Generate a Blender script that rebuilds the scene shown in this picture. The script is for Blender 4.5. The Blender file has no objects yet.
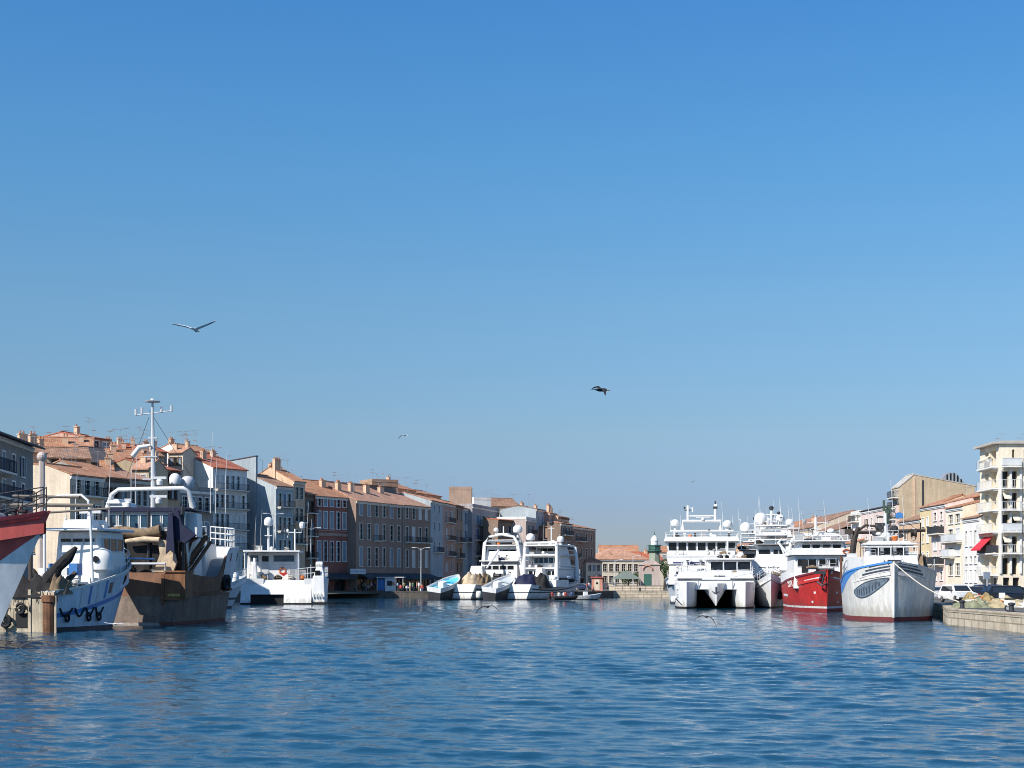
import bpy, bmesh, math, random
import numpy as np
from mathutils import Vector, Matrix, geometry
R = math.radians
random.seed(7)
scene = bpy.context.scene
C = scene.collection

# ------------------------------------------------------------------ camera, sky, sun, exposure
F = 1500.0            # focal length in pixels of a 1024 wide frame
HZ = 580.0            # row of the horizon
CH = 3.3              # eye height above the water
cam_d = bpy.data.cameras.new('camera')
cam = bpy.data.objects.new('camera', cam_d); C.objects.link(cam)
cam.location = (0, 0, CH); cam.rotation_euler = (R(90), 0, 0)
cam_d.sensor_width = 36.0; cam_d.lens = F / 1024 * 36.0
cam_d.shift_y = (HZ - 384.0) / 1024.0
cam_d.clip_start = 0.5; cam_d.clip_end = 9000
scene.camera = cam

SUN_AZ, SUN_EL = 48.0, 40.0      # degrees left of straight behind the camera; above the horizon
a, e = R(SUN_AZ), R(SUN_EL)
sun_dir = Vector((-math.sin(a) * math.cos(e), -math.cos(a) * math.cos(e), math.sin(e)))
world = bpy.data.worlds.new('World'); scene.world = world; world.use_nodes = True
wn = world.node_tree; wn.nodes.clear()
sky = wn.nodes.new('ShaderNodeTexSky'); sky.sky_type = 'NISHITA'; sky.sun_disc = False
sky.sun_elevation = e; sky.sun_rotation = math.atan2(sun_dir.x, sun_dir.y)
sky.altitude = 0; sky.air_density = 1.79; sky.dust_density = 0.21; sky.ozone_density = 4.34
SKY_K, SKY_C = 1.143, 0.010
bg = wn.nodes.new('ShaderNodeBackground'); bg.inputs['Strength'].default_value = 0.118
wo = wn.nodes.new('ShaderNodeOutputWorld')
tcw = wn.nodes.new('ShaderNodeTexCoord')          # read the sky a little above the true elevation: clear sea air, no yellow band at the horizon
sx = wn.nodes.new('ShaderNodeSeparateXYZ'); cx = wn.nodes.new('ShaderNodeCombineXYZ'); mz = wn.nodes.new('ShaderNodeMath'); mz.operation = 'MULTIPLY_ADD'
mz.inputs[1].default_value = SKY_K; mz.inputs[2].default_value = SKY_C
nz = wn.nodes.new('ShaderNodeVectorMath'); nz.operation = 'NORMALIZE'
wn.links.new(tcw.outputs['Generated'], sx.inputs[0]); wn.links.new(sx.outputs[0], cx.inputs[0]); wn.links.new(sx.outputs[1], cx.inputs[1])
wn.links.new(sx.outputs[2], mz.inputs[0]); wn.links.new(mz.outputs[0], cx.inputs[2]); wn.links.new(cx.outputs[0], nz.inputs[0]); wn.links.new(nz.outputs[0], sky.inputs[0])
tint = wn.nodes.new('ShaderNodeMix'); tint.data_type = 'RGBA'; tint.blend_type = 'MULTIPLY'; tint.inputs[0].default_value = 1; 
ramp = wn.nodes.new('ShaderNodeValToRGB'); wn.links.new(sx.outputs[2], ramp.inputs[0])      # white balance of the air, from horizon to zenith
STOPS = [(0.0, (.43, .59, 1.17)), (.053, (.436, .60, 1.178)), (.096, (.532, .70, 1.07)), (.177, (.542, .80, 1.107)), (.273, (.447, .857, 1.227)), (.361, (.365, .825, 1.30)), (.75, (.55, .85, 1.15))]
while len(ramp.color_ramp.elements) < len(STOPS): ramp.color_ramp.elements.new(.5)
for el, (ps, cl) in zip(ramp.color_ramp.elements, STOPS): el.position = ps; el.color = (*[v / 1.4 for v in cl], 1)
wn.links.new(ramp.outputs[0], tint.inputs[7])
wn.links.new(sky.outputs[0], tint.inputs[6]); wn.links.new(tint.outputs[2], bg.inputs[0]); wn.links.new(bg.outputs[0], wo.inputs[0])
sun_l = bpy.data.lights.new('sun', 'SUN'); sun_l.energy = 5.0; sun_l.angle = R(0.53); sun_l.color = (1, 0.945, 0.86)
sun_o = bpy.data.objects.new('sun', sun_l); C.objects.link(sun_o)
sun_o.rotation_euler = sun_dir.to_track_quat('Z', 'Y').to_euler()
vs = scene.view_settings
vs.view_transform = 'Standard'; vs.look = 'None'; vs.exposure = 0.38; vs.gamma = 1.0; vs.use_curve_mapping = False
try:
    scene.cycles.max_bounces = 6; scene.cycles.filter_width = 1.0; scene.cycles.use_denoising = True
except Exception: pass

# ------------------------------------------------------------------ materials
MATS = {}
def mat(name, col, rough=0.8, var=0.18, scale=0.6, streak=0.0, stain=None, stain_amt=0.0, bump=0.0, bscale=8.0, metal=0.0, spec=0.4, pattern=None, wl=None, split=None):
    """Principled surface: base colour broken up by large and small noise, optional vertical streaks, coloured stains and a tile/brick/plank pattern on the metre UVs."""
    if name in MATS: return MATS[name]
    m = bpy.data.materials.new(name); m.use_nodes = True; MATS[name] = m
    nt = m.node_tree; N = nt.nodes; Lk = nt.links
    b = N['Principled BSDF']
    b.inputs['Roughness'].default_value = rough; b.inputs['Metallic'].default_value = metal
    b.inputs['Specular IOR Level'].default_value = spec
    tc = N.new('ShaderNodeTexCoord')
    geo = N.new('ShaderNodeNewGeometry')
    oi = N.new('ShaderNodeObjectInfo')
    def noise(vec, sc, det=4, rgh=0.6):
        n = N.new('ShaderNodeTexNoise'); n.inputs['Scale'].default_value = sc
        n.inputs['Detail'].default_value = det; n.inputs['Roughness'].default_value = rgh
        Lk.new(vec, n.inputs['Vector']); return n.outputs['Fac']
    def mapr(v, a0, a1, b0, b1):
        n = N.new('ShaderNodeMapRange'); Lk.new(v, n.inputs[0])
        for i, x in enumerate((a0, a1, b0, b1)): n.inputs[i + 1].default_value = x
        return n.outputs[0]
    def math_(op, u, v):
        n = N.new('ShaderNodeMath'); n.operation = op
        for i, x in enumerate((u, v)):
            if isinstance(x, (int, float)): n.inputs[i].default_value = x
            else: Lk.new(x, n.inputs[i])
        return n.outputs[0]
    def mix(fac, A, B, bt='MIX'):
        n = N.new('ShaderNodeMix'); n.data_type = 'RGBA'; n.blend_type = bt
        for s, x in ((n.inputs[0], fac), (n.inputs[6], A), (n.inputs[7], B)):
            if isinstance(x, (int, float)): s.default_value = x
            elif isinstance(x, tuple): s.default_value = x if len(x) == 4 else (*x, 1)
            else: Lk.new(x, s)
        return n.outputs[2]
    pos = geo.outputs['Position']
    big = noise(pos, scale, 5); small = noise(pos, scale * 9, 3)
    f = math_('ADD', mapr(big, .25, .75, 1 - var, 1 + var), mapr(small, .25, .75, -var * .5, var * .5))
    if streak:
        mp = N.new('ShaderNodeMapping'); mp.inputs['Scale'].default_value = (1.6, 1.6, 0.09); Lk.new(pos, mp.inputs[0])
        f = math_('MULTIPLY', f, mapr(noise(mp.outputs[0], 1.5, 5, .7), .35, .7, 1 - streak, 1.04))
    cc = N.new('ShaderNodeCombineColor')
    for i in range(3): Lk.new(f, cc.inputs[i])
    base = mix(1.0, (*col,), cc.outputs[0], 'MULTIPLY')
    if pattern:
        kind, pa, amt = pattern
        uv = tc.outputs['UV']
        if kind == 'tile':      # ridges running down the slope, rows across, tile by tile colour
            br = N.new('ShaderNodeTexBrick'); Lk.new(uv, br.inputs['Vector'])
            br.inputs['Scale'].default_value = 1; br.inputs['Brick Width'].default_value = 0.28; br.inputs['Row Height'].default_value = 0.42
            br.inputs['Mortar Size'].default_value = 0.035; br.offset = 0
            br.inputs['Color1'].default_value = (1, 1, 1, 1); br.inputs['Color2'].default_value = (.62, .58, .55, 1); br.inputs['Mortar'].default_value = (.42, .36, .33, 1)
            base = mix(amt, base, mix(1.0, base, br.outputs[0], 'MULTIPLY'))
            base = mix(math_('MULTIPLY', mapr(noise(pos, .9, 5, .7), .5, .75, 0, 1), .5), base, (.60, .43, .32))
        elif kind == 'block':
            br = N.new('ShaderNodeTexBrick'); Lk.new(uv, br.inputs['Vector'])
            br.inputs['Scale'].default_value = 1; br.inputs['Brick Width'].default_value = pa[0]; br.inputs['Row Height'].default_value = pa[1]
            br.inputs['Mortar Size'].default_value = pa[2]
            br.inputs['Color1'].default_value = (1, 1, 1, 1); br.inputs['Color2'].default_value = (.74, .72, .68, 1); br.inputs['Mortar'].default_value = (.35, .33, .3, 1)
            base = mix(amt, base, mix(1.0, base, br.outputs[0], 'MULTIPLY'))
        elif kind == 'plank':
            w = N.new('ShaderNodeTexWave'); Lk.new(uv, w.inputs['Vector']); w.bands_direction = pa[0]
            w.inputs['Scale'].default_value = pa[1]; w.inputs['Distortion'].default_value = pa[2]
            base = mix(mapr(w.outputs[1], .0, .25, amt, 0), base, mix(1.0, base, (.3, .3, .3), 'MULTIPLY'))
    if stain:
        mp = N.new('ShaderNodeMapping'); mp.inputs['Scale'].default_value = (1.1, 1.1, 0.3); Lk.new(pos, mp.inputs[0])
        s = mapr(noise(mp.outputs[0], 1.3, 6, .72), .66 - .3 * stain_amt, .78, 0, min(1, .35 + stain_amt))
        base = mix(s, base, stain)
    if split:   # two-tone paint: another colour forward of a line across the hull and above a height
        so_ = N.new('ShaderNodeSeparateXYZ'); Lk.new(tc.outputs['Object'], so_.inputs[0])
        base = mix(math_('MULTIPLY', math_('GREATER_THAN', so_.outputs[1], split[0]), math_('GREATER_THAN', so_.outputs[2], split[1])), base, split[2])
    if wl:      # weed and scum line a little above the water, ragged
        sp = N.new('ShaderNodeSeparateXYZ'); Lk.new(pos, sp.inputs[0])
        mp = N.new('ShaderNodeMapping'); mp.inputs['Scale'].default_value = (2.2, 2.2, .25); Lk.new(pos, mp.inputs[0])
        h_ = math_('ADD', sp.outputs[2], mapr(noise(mp.outputs[0], 1.2, 5, .75), .3, .7, -.55, .75))
        base = mix(mapr(h_, wl[0] - .1, wl[0] + .35, wl[2], 0), base, wl[1])
    Lk.new(base, b.inputs['Base Color'])
    if bump:
        bp = N.new('ShaderNodeBump'); bp.inputs['Strength'].default_value = bump; bp.inputs['Distance'].default_value = 0.05
        Lk.new(noise(pos, bscale, 4), bp.inputs['Height']); Lk.new(bp.outputs[0], b.inputs['Normal'])
    return m

RUST = (.16, .065, .028)
def glass(name, col=(.012, .014, .016), rough=.08):
    if name in MATS: return MATS[name]
    m = mat(name, col, .16, .5, 1.7, spec=.35)
    return m
W_ = lambda: mat('white_paint', (.76, .755, .74), .42, .07, .6, streak=.16, stain=(.42, .33, .25), stain_amt=.03, wl=(.5, (.30, .27, .20), .55))
M_white = W_()
M_white_dirty = mat('weathered_white_paint', (.72, .71, .67), .5, .08, .5, streak=.22, stain=(.34, .22, .13), stain_amt=.18)
M_grey = mat('grey_paint', (.30, .31, .32), .55, .15)
M_lgrey = mat('pale_grey_paint', (.52, .53, .54), .5, .12)
M_dark = mat('dark_paint', (.035, .037, .042), .55, .3)
M_black = mat('black_rubber', (.014, .014, .015), .8, .3)
M_rust = mat('rusty_steel', (.19, .085, .042), .8, .55, 1.1, streak=.45, stain=(.36, .17, .08), stain_amt=.42, bump=.3)
M_steel = mat('galvanised_steel', (.38, .39, .40), .45, .15, metal=.4)
M_glass = glass('dark_glass')
M_glass_blue = mat('tinted_blue_glass', (.03, .075, .12), .1, .4, 1.2, spec=.6)
M_orange = mat('orange_plastic', (.62, .16, .03), .5)
M_red = mat('red_paint', (.50, .035, .03), .42, .16, .5, streak=.2)
M_deck = mat('deck_paint', (.22, .24, .25), .8, .25)
M_blue = mat('blue_paint', (.045, .17, .42), .45, .15)
M_bluetarp = mat('navy_tarpaulin', (.009, .012, .042), .7, .3, 2)
M_cream_net = mat('cream_netting', (.52, .40, .27), .95, .35, 2.5, bump=.8, bscale=5)
M_dark_net = mat('dark_netting', (.022, .02, .02), .95, .5, 2.5, bump=.8, bscale=5)
M_brown_net = mat('brown_netting', (.20, .14, .085), .95, .45, 2.5, bump=.8, bscale=5)
M_rope = mat('pale_rope', (.55, .50, .42), .9, .2)
M_wood = mat('varnished_wood', (.20, .085, .03), .5, .3)
M_skin = mat('skin', (.48, .28, .19), .6, .08)

# ------------------------------------------------------------------ mesh builder
class MB:
    def __init__(s): s.v = []; s.f = []; s.m = []; s.mi = 0
    def mat(s, i): s.mi = i; return s
    def add(s, vs, fs):
        o = len(s.v); s.v += [tuple(p) for p in vs]
        for f in fs: s.f.append([o + i for i in f]); s.m.append(s.mi)
        return s
    def quad(s, *p): return s.add(p, [list(range(len(p)))])
    def box(s, x0, x1, y0, y1, z0, z1, tx=0, ty0=0, ty1=0, rot=None, at=None):
        """tx: sides lean in at the top; ty0/ty1: front/back lean in at the top"""
        vs = [(x0, y0, z0), (x1, y0, z0), (x1, y1, z0), (x0, y1, z0), (x0 + tx, y0 + ty0, z1), (x1 - tx, y0 + ty0, z1), (x1 - tx, y1 - ty1, z1), (x0 + tx, y1 - ty1, z1)]
        if rot is not None:
            c = Vector(at) if at else Vector(((x0 + x1) / 2, (y0 + y1) / 2, (z0 + z1) / 2))
            vs = [rot @ (Vector(v) - c) + c for v in vs]
        return s.add(vs, [[3, 2, 1, 0], [4, 5, 6, 7], [0, 1, 5, 4], [1, 2, 6, 5], [2, 3, 7, 6], [3, 0, 4, 7]])
    def tube(s, pts, r, n=6, close=False):
        pts = [Vector(p) for p in pts]; k = len(pts)
        rs = r if isinstance(r, (list, tuple)) else [r] * k
        rings = []
        for i, p in enumerate(pts):
            if close: d = pts[(i + 1) % k] - pts[i - 1]
            else: d = pts[min(i + 1, k - 1)] - pts[max(i - 1, 0)]
            if d.length < 1e-9: d = Vector((0, 0, 1))
            d.normalize()
            up = Vector((0, 0, 1)) if abs(d.z) < .95 else Vector((1, 0, 0))
            u = d.cross(up).normalized(); w = u.cross(d)
            rings.append([p + (u * math.cos(t) + w * math.sin(t)) * rs[i] for t in [2 * math.pi * j / n for j in range(n)]])
        vs = [v for g in rings for v in g]; fs = []
        for i in range(k if close else k - 1):
            i2 = (i + 1) % k
            for j in range(n): fs.append([i * n + j, i * n + (j + 1) % n, i2 * n + (j + 1) % n, i2 * n + j])
        if not close: fs += [list(range(n))[::-1], [(k - 1) * n + j for j in range(n)]]
        return s.add(vs, fs)
    def lathe(s, c, prof, n=14, axis='z'):
        c = Vector(c); vs = []; fs = []
        for (r, z) in prof:
            for j in range(n):
                t = 2 * math.pi * j / n; a_, b_ = r * math.cos(t), r * math.sin(t)
                vs.append(c + (Vector((a_, b_, z)) if axis == 'z' else Vector((z, a_, b_)) if axis == 'x' else Vector((a_, z, b_))))
        for i in range(len(prof) - 1):
            for j in range(n): fs.append([i * n + j, i * n + (j + 1) % n, (i + 1) * n + (j + 1) % n, (i + 1) * n + j])
        fs += [list(range(n))[::-1], [(len(prof) - 1) * n + j for j in range(n)]]
        return s.add(vs, fs)
    def ball(s, c, r, sz=1.0, n=12, k=7):
        return s.lathe(c, [(max(r * math.sin(math.pi * i / k), .002), -r * sz * math.cos(math.pi * i / k)) for i in range(k + 1)], n)
    def dome(s, c, r, n=14):     # satellite dome: short skirt and round top
        return s.lathe(c, [(r * .55, 0), (r * .9, .15 * r), (r, .5 * r), (r, .95 * r), (r * .93, 1.35 * r), (r * .7, 1.72 * r), (r * .38, 1.93 * r), (.01, 2 * r)], n)
    def prism(s, poly, ax, a0, a1):
        """extrude a 2-D polygon along an axis: ax 'x' -> poly is (y,z), 'y' -> (x,z), 'z' -> (x,y)"""
        g = {'x': lambda p, t: (t, p[0], p[1]), 'y': lambda p, t: (p[0], t, p[1]), 'z': lambda p, t: (p[0], p[1], t)}[ax]
        n = len(poly); vs = [g(p, a0) for p in poly] + [g(p, a1) for p in poly]
        fs = [list(range(n))[::-1], [n + i for i in range(n)]] + [[i, (i + 1) % n, n + (i + 1) % n, n + i] for i in range(n)]
        return s.add(vs, fs)
    def grid(s, rows):
        n = len(rows[0]); vs = [p for r in rows for p in r]
        return s.add(vs, [[i * n + j, i * n + j + 1, (i + 1) * n + j + 1, (i + 1) * n + j] for i in range(len(rows) - 1) for j in range(n - 1)])

def mesh_of(mb, name, mats, smooth=None, fixn=True):
    me = bpy.data.meshes.new(name)
    me.from_pydata(mb.v, [], mb.f)
    mats = mats if isinstance(mats, (list, tuple)) else [mats]
    for m in mats: me.materials.append(m)
    me.polygons.foreach_set('material_index', mb.m)
    if fixn:
        bm = bmesh.new(); bm.from_mesh(me); bmesh.ops.recalc_face_normals(bm, faces=bm.faces); bm.to_mesh(me); bm.free()
    me.update()
    uvl = me.uv_layers.new(name='UVMap')
    Z = Vector((0, 0, 1))
    for p in me.polygons:
        n = p.normal
        if abs(n.z) > .97: t, b = Vector((1, 0, 0)), Vector((0, 1, 0))
        else: t = Z.cross(n).normalized(); b = n.cross(t)
        for li in p.loop_indices:
            co = me.vertices[me.loops[li].vertex_index].co
            uvl.data[li].uv = (t.dot(co), b.dot(co))
    if smooth:
        for p in me.polygons: p.use_smooth = True
        try: me.set_sharp_from_angle(angle=R(smooth))
        except Exception: pass
    return me

CREATED = []
def part(parent, name, mats, mb, smooth=None, bevel=0, loc=None, rz=None, label=None):
    o = bpy.data.objects.new(name, mesh_of(mb, name, mats, smooth)); C.objects.link(o); CREATED.append(o)
    if parent is not None: o.parent = parent
    if loc: o.location = loc
    if rz is not None: o.rotation_euler.z = rz
    if bevel:
        md = o.modifiers.new('edge', 'BEVEL'); md.width = bevel; md.segments = 2; md.limit_method = 'ANGLE'; md.angle_limit = R(40)
    if label: o['label'] = label
    return o
def thing(name, label, cat, loc=(0, 0, 0), rz=0, group=None):
    o = bpy.data.objects.new(name, None); C.objects.link(o)
    o.empty_display_size = .5
    o.location = loc; o.rotation_euler = (0, 0, rz); o['label'] = label; o['category'] = cat
    if group: o['group'] = group
    return o
def tag(o, label, cat, group=None):
    o['label'] = label; o['category'] = cat
    if group: o['group'] = group
    return o
def structure(o, kind='structure'): o['kind'] = kind; return o
def at(px, D): return (px - 512.0) * D / F
def zat(py, D): return CH + (HZ - py) * D / F
def copy_tree(o, parent=None):
    c = o.copy(); C.objects.link(c); c.parent = parent
    for ch in o.children: copy_tree(ch, c)
    return c

# ------------------------------------------------------------------ water
def make_water():
    rng = np.random.default_rng(5)
    dense = np.linspace(-27, 27, 640)
    side = np.concatenate([np.arange(-180, -27, 9.0)])
    ang = np.concatenate([side, dense, -side[::-1]])[:-1]
    r = 9.0 * np.exp(np.arange(0, 1100) * 0.0035); r = r[r < 330]
    r = np.concatenate([[0.5, 3, 6], r, [420, 600]])
    A, Rr = np.meshgrid(np.radians(ang), r)
    X = Rr * np.sin(A); Y = Rr * np.cos(A)
    Zz = np.zeros_like(X)
    dr = np.gradient(r)[:, None]
    inside = (np.abs(np.degrees(A)) <= 27.01)
    wind = R(186)
    for i in range(130):
        lam = float(np.exp(rng.uniform(np.log(.36), np.log(2.5))))
        th = wind + (rng.normal(0, .36) if i % 4 else rng.uniform(-3.1, 3.1))
        k = 2 * np.pi / lam
        amp = .0029 * lam ** 1.1 / (1 + (lam / 1.9) ** 2) ** .6 * rng.uniform(.5, 1.3)
        kx, ky = k * np.sin(th), k * np.cos(th)
        ph = rng.uniform(0, 6.28)
        fade = np.clip((lam / (dr * 2.2)) - 1, 0, 1)      # drop what the mesh is too coarse to carry
        s = (np.exp(1.5 * np.sin(kx * X + ky * Y + ph + .7 * np.sin(.31 * X - .17 * Y + i) + .5 * np.sin(.9 * X + .2 * Y + 2 * i))) - 1.65) / 1.35
        Zz += amp * fade * s
    gust = .85 + .18 * np.sin(.05 * X + .031 * Y + 1.0) * np.sin(.021 * X - .045 * Y) + .1 * np.sin(.13 * Y + .05 * X)
    Zz = Zz * gust * inside
    nr, na = X.shape
    vs = np.stack([X, Y, Zz], -1).reshape(-1, 3).astype(np.float32)
    i = np.arange(nr - 1)[:, None]; j = np.arange(na)[None, :]; j2 = (j + 1) % na
    q = np.stack([i * na + j, i * na + j2, (i + 1) * na + j2, (i + 1) * na + j], -1).reshape(-1, 4)
    q = q[:, ::-1]
    me = bpy.data.meshes.new('water')
    me.vertices.add(len(vs)); me.vertices.foreach_set('co', vs.ravel())
    me.loops.add(q.size); me.loops.foreach_set('vertex_index', q.ravel().astype(np.int32))
    me.polygons.add(len(q)); me.polygons.foreach_set('loop_start', np.arange(0, q.size, 4, dtype=np.int32))
    me.polygons.foreach_set('loop_total', np.full(len(q), 4, np.int32))
    me.update(calc_edges=True)
    me.polygons.foreach_set('use_smooth', np.ones(len(q), bool))
    m = bpy.data.materials.new('harbour_water'); m.use_nodes = True
    nt = m.node_tree; N = nt.nodes; L = nt.links; b = N['Principled BSDF']
    b.inputs['Base Color'].default_value = (.008, .052, .095, 1)
    b.inputs['Roughness'].default_value = .06; b.inputs['IOR'].default_value = 1.33
    g = N.new('ShaderNodeNewGeometry')
    hs = None
    for sc, det, w, mp in ((5.0, 3, .30, (.6, 1.6, 1)), (14.0, 2, .14, (.7, 1.4, 1))):
        mm = N.new('ShaderNodeMapping'); mm.inputs['Scale'].default_value = mp; mm.inputs['Rotation'].default_value = (0, 0, .25)
        L.new(g.outputs['Position'], mm.inputs[0])
        n = N.new('ShaderNodeTexNoise'); n.inputs['Scale'].default_value = sc; n.inputs['Detail'].default_value = det
        L.new(mm.outputs[0], n.inputs['Vector'])
        mu = N.new('ShaderNodeMath'); mu.operation = 'MULTIPLY'; mu.inputs[1].default_value = w; L.new(n.outputs[0], mu.inputs[0])
        if hs is None: hs = mu.outputs[0]
        else:
            ad = N.new('ShaderNodeMath'); L.new(hs, ad.inputs[0]); L.new(mu.outputs[0], ad.inputs[1]); hs = ad.outputs[0]
    bp = N.new('ShaderNodeBump'); bp.inputs['Strength'].default_value = .28; bp.inputs['Distance'].default_value = .12
    L.new(hs, bp.inputs['Height']); L.new(bp.outputs[0], b.inputs['Normal'])
    me.materials.append(m)
    o = bpy.data.objects.new('water', me); C.objects.link(o); structure(o)
make_water()

# ------------------------------------------------------------------ land, quays, hill
M_asphalt = mat('asphalt', (.11, .105, .10), .9, .25, .4)
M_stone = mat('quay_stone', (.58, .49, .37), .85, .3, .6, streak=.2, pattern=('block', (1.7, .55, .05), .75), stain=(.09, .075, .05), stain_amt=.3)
M_stone_dark = mat('shaded_quay_stone', (.15, .13, .11), .85, .3, .6, streak=.3, pattern=('block', (1.7, .55, .05), .6), stain=(.04, .045, .03), stain_amt=.3)  # darker copy of the quay stone, shade put into its colour
M_ground = mat('hill_ground', (.20, .17, .11), .95, .3, .05)
QZ = 1.2
QUAY = [(-39, -60), (-38.5, 60), (-38, 150), (-43.5, 205), (-43, 245), (-34.5, 275), (-14.6, 277), (-13.5, 297), (13.5, 299), (11.5, 268), (19.2, 285), (31, 283), (44, 283), (42, 160), (37.2, 130), (32, 110), (31.4, 86), (31, 40), (31, -60)]
outer = [(1800, -60), (1800, 4000), (-1800, 4000), (-1800, -60)]
poly = [Vector((x, y, 0)) for x, y in QUAY + outer]
tris = geometry.tessellate_polygon([poly])
g = MB(); g.add([(p.x, p.y, QZ) for p in poly], [list(t) for t in tris])
gm = mesh_of(g, 'ground', M_asphalt)
if gm.polygons[0].normal.z < 0: gm.flip_normals()
structure((lambda o: (C.objects.link(o), o)[1])(bpy.data.objects.new('ground', gm)))
def quay_wall(pts, label, m, t=.7):
    mb = MB()
    for (x0, y0), (x1, y1) in zip(pts[:-1], pts[1:]):
        d = Vector((x1 - x0, y1 - y0, 0)); L = d.length; d.normalize(); n = Vector((d.y, -d.x, 0))   # n points to the water side: pts run with the water on their right
        a0 = Vector((x0, y0, 0)); a1 = Vector((x1, y1, 0))
        for (o0, o1, z0, z1) in ((-t, .06, -1.5, QZ - .22), (-t, .10, QZ - .22, QZ + .03)):
            q = [a0 + n * o0, a1 + n * o0, a1 + n * o1, a0 + n * o1]
            mb.add([(v.x, v.y, z0) for v in q] + [(v.x, v.y, z1) for v in q], [[0, 1, 2, 3], [4, 5, 6, 7], [0, 1, 5, 4], [1, 2, 6, 5], [2, 3, 7, 6], [3, 0, 4, 7]])
    o = part(None, 'quay_wall', m, mb); tag(o, label, 'quay wall'); return o
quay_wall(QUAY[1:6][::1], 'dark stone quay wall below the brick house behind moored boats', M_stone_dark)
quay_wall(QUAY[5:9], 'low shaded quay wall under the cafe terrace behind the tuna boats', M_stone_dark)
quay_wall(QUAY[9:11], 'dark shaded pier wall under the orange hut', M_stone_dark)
quay_wall(QUAY[10:13], 'sunlit pale stone pier wall below the small green lighthouse', M_stone)
quay_wall(QUAY[12:16], 'quay wall hidden in shade behind the row of bow-on boats', M_stone)
quay_wall(QUAY[15:18], 'sunlit pale block quay wall beside the white trawler with nets above', M_stone)

def make_hill():
    mb = MB(); rows = []
    for i in range(26):
        y = 90 + i * 22.0; row = []
        for j in range(26):
            s = j / 25.0
            x0 = -62 if y < 215 else -62 + (y - 215) * .62
            x = x0 - s * 260
            h = 1.15 + 34 * (1 - math.cos(min(1, s * 1.7) * math.pi)) / 2 * max(0, 1 - max(0, (y - 250) / 110)) * min(1, max(0, (y - 100) / 90))
            row.append((x, y, h - (.3 if j == 0 else 0)))
        rows.append(row)
    mb.grid(rows)
    structure(part(None, 'hill', M_ground, mb, smooth=60))
make_hill()
# ------------------------------------------------------------------ houses
def plaster(n, c, streak=.22, **k): return mat('plaster_' + n, c, .9, .16, .35, streak=streak, stain=tuple(x * .55 for x in c), stain_amt=.12, **k)
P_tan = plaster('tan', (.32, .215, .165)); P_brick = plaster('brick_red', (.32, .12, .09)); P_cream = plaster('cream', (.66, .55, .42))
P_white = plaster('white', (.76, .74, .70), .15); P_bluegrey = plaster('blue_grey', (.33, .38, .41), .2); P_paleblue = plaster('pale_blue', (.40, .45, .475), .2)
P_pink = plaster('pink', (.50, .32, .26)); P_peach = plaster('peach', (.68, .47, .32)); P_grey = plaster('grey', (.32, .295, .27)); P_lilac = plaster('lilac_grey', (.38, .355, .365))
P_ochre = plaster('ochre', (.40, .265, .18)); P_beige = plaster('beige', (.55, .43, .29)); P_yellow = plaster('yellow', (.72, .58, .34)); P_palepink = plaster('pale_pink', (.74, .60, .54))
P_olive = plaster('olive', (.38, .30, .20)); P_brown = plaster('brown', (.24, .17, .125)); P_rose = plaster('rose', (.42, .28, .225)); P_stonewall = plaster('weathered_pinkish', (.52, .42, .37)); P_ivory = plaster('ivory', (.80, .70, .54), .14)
P_darkgrey = plaster('slate_grey', (.2, .2, .21))
T_orange = mat('roof_tile_orange', (.50, .245, .14), .9, .3, .4, pattern=('tile', 0, .8))
T_pink = mat('roof_tile_pink', (.55, .31, .21), .9, .3, .4, pattern=('tile', 0, .8))
T_brown = mat('roof_tile_brown', (.36, .21, .14), .9, .3, .4, pattern=('tile', 0, .8))
T_red = mat('roof_tile_red', (.50, .15, .08), .9, .3, .4, pattern=('tile', 0, .8))
T_flat = mat('flat_roof_gravel', (.42, .39, .35), .95, .2)
T_slate = mat('dark_roof', (.07, .065, .07), .8, .3)
F_pale = mat('window_surround_pale', (.66, .62, .55), .7, .1); F_white = mat('window_surround_white', (.74, .73, .70), .6, .06)
F_dark = mat('window_frame_brown', (.12, .085, .06), .7, .2); F_same = {}
S_grey = mat('shutter_grey_blue', (.26, .31, .36), .7, .15, pattern=('plank', ('Y', 5, 0), .5)); S_white = mat('shutter_white', (.66, .65, .63), .7, .1, pattern=('plank', ('Y', 5, 0), .5))
S_brown = mat('shutter_brown', (.13, .08, .05), .7, .2, pattern=('plank', ('Y', 5, 0), .5)); S_green = mat('shutter_green', (.10, .17, .13), .7, .2); S_blue = mat('shutter_blue', (.12, .2, .32), .7, .2)
M_iron = mat('balcony_iron', (.03, .032, .035), .6, .2)
M_panel = mat('balcony_panel', (.60, .61, .61), .5, .15)
M_pot = mat('chimney_pot', (.42, .19, .11), .9, .2)
M_awn_dark = mat('awning_dark', (.045, .05, .06), .8, .3); M_awn_green = mat('awning_green', (.03, .08, .06), .8, .3); M_awn_red = mat('awning_red', (.6, .03, .05), .8, .2); M_awn_cream = mat('awning_cream', (.62, .56, .45), .8, .1)

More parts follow.
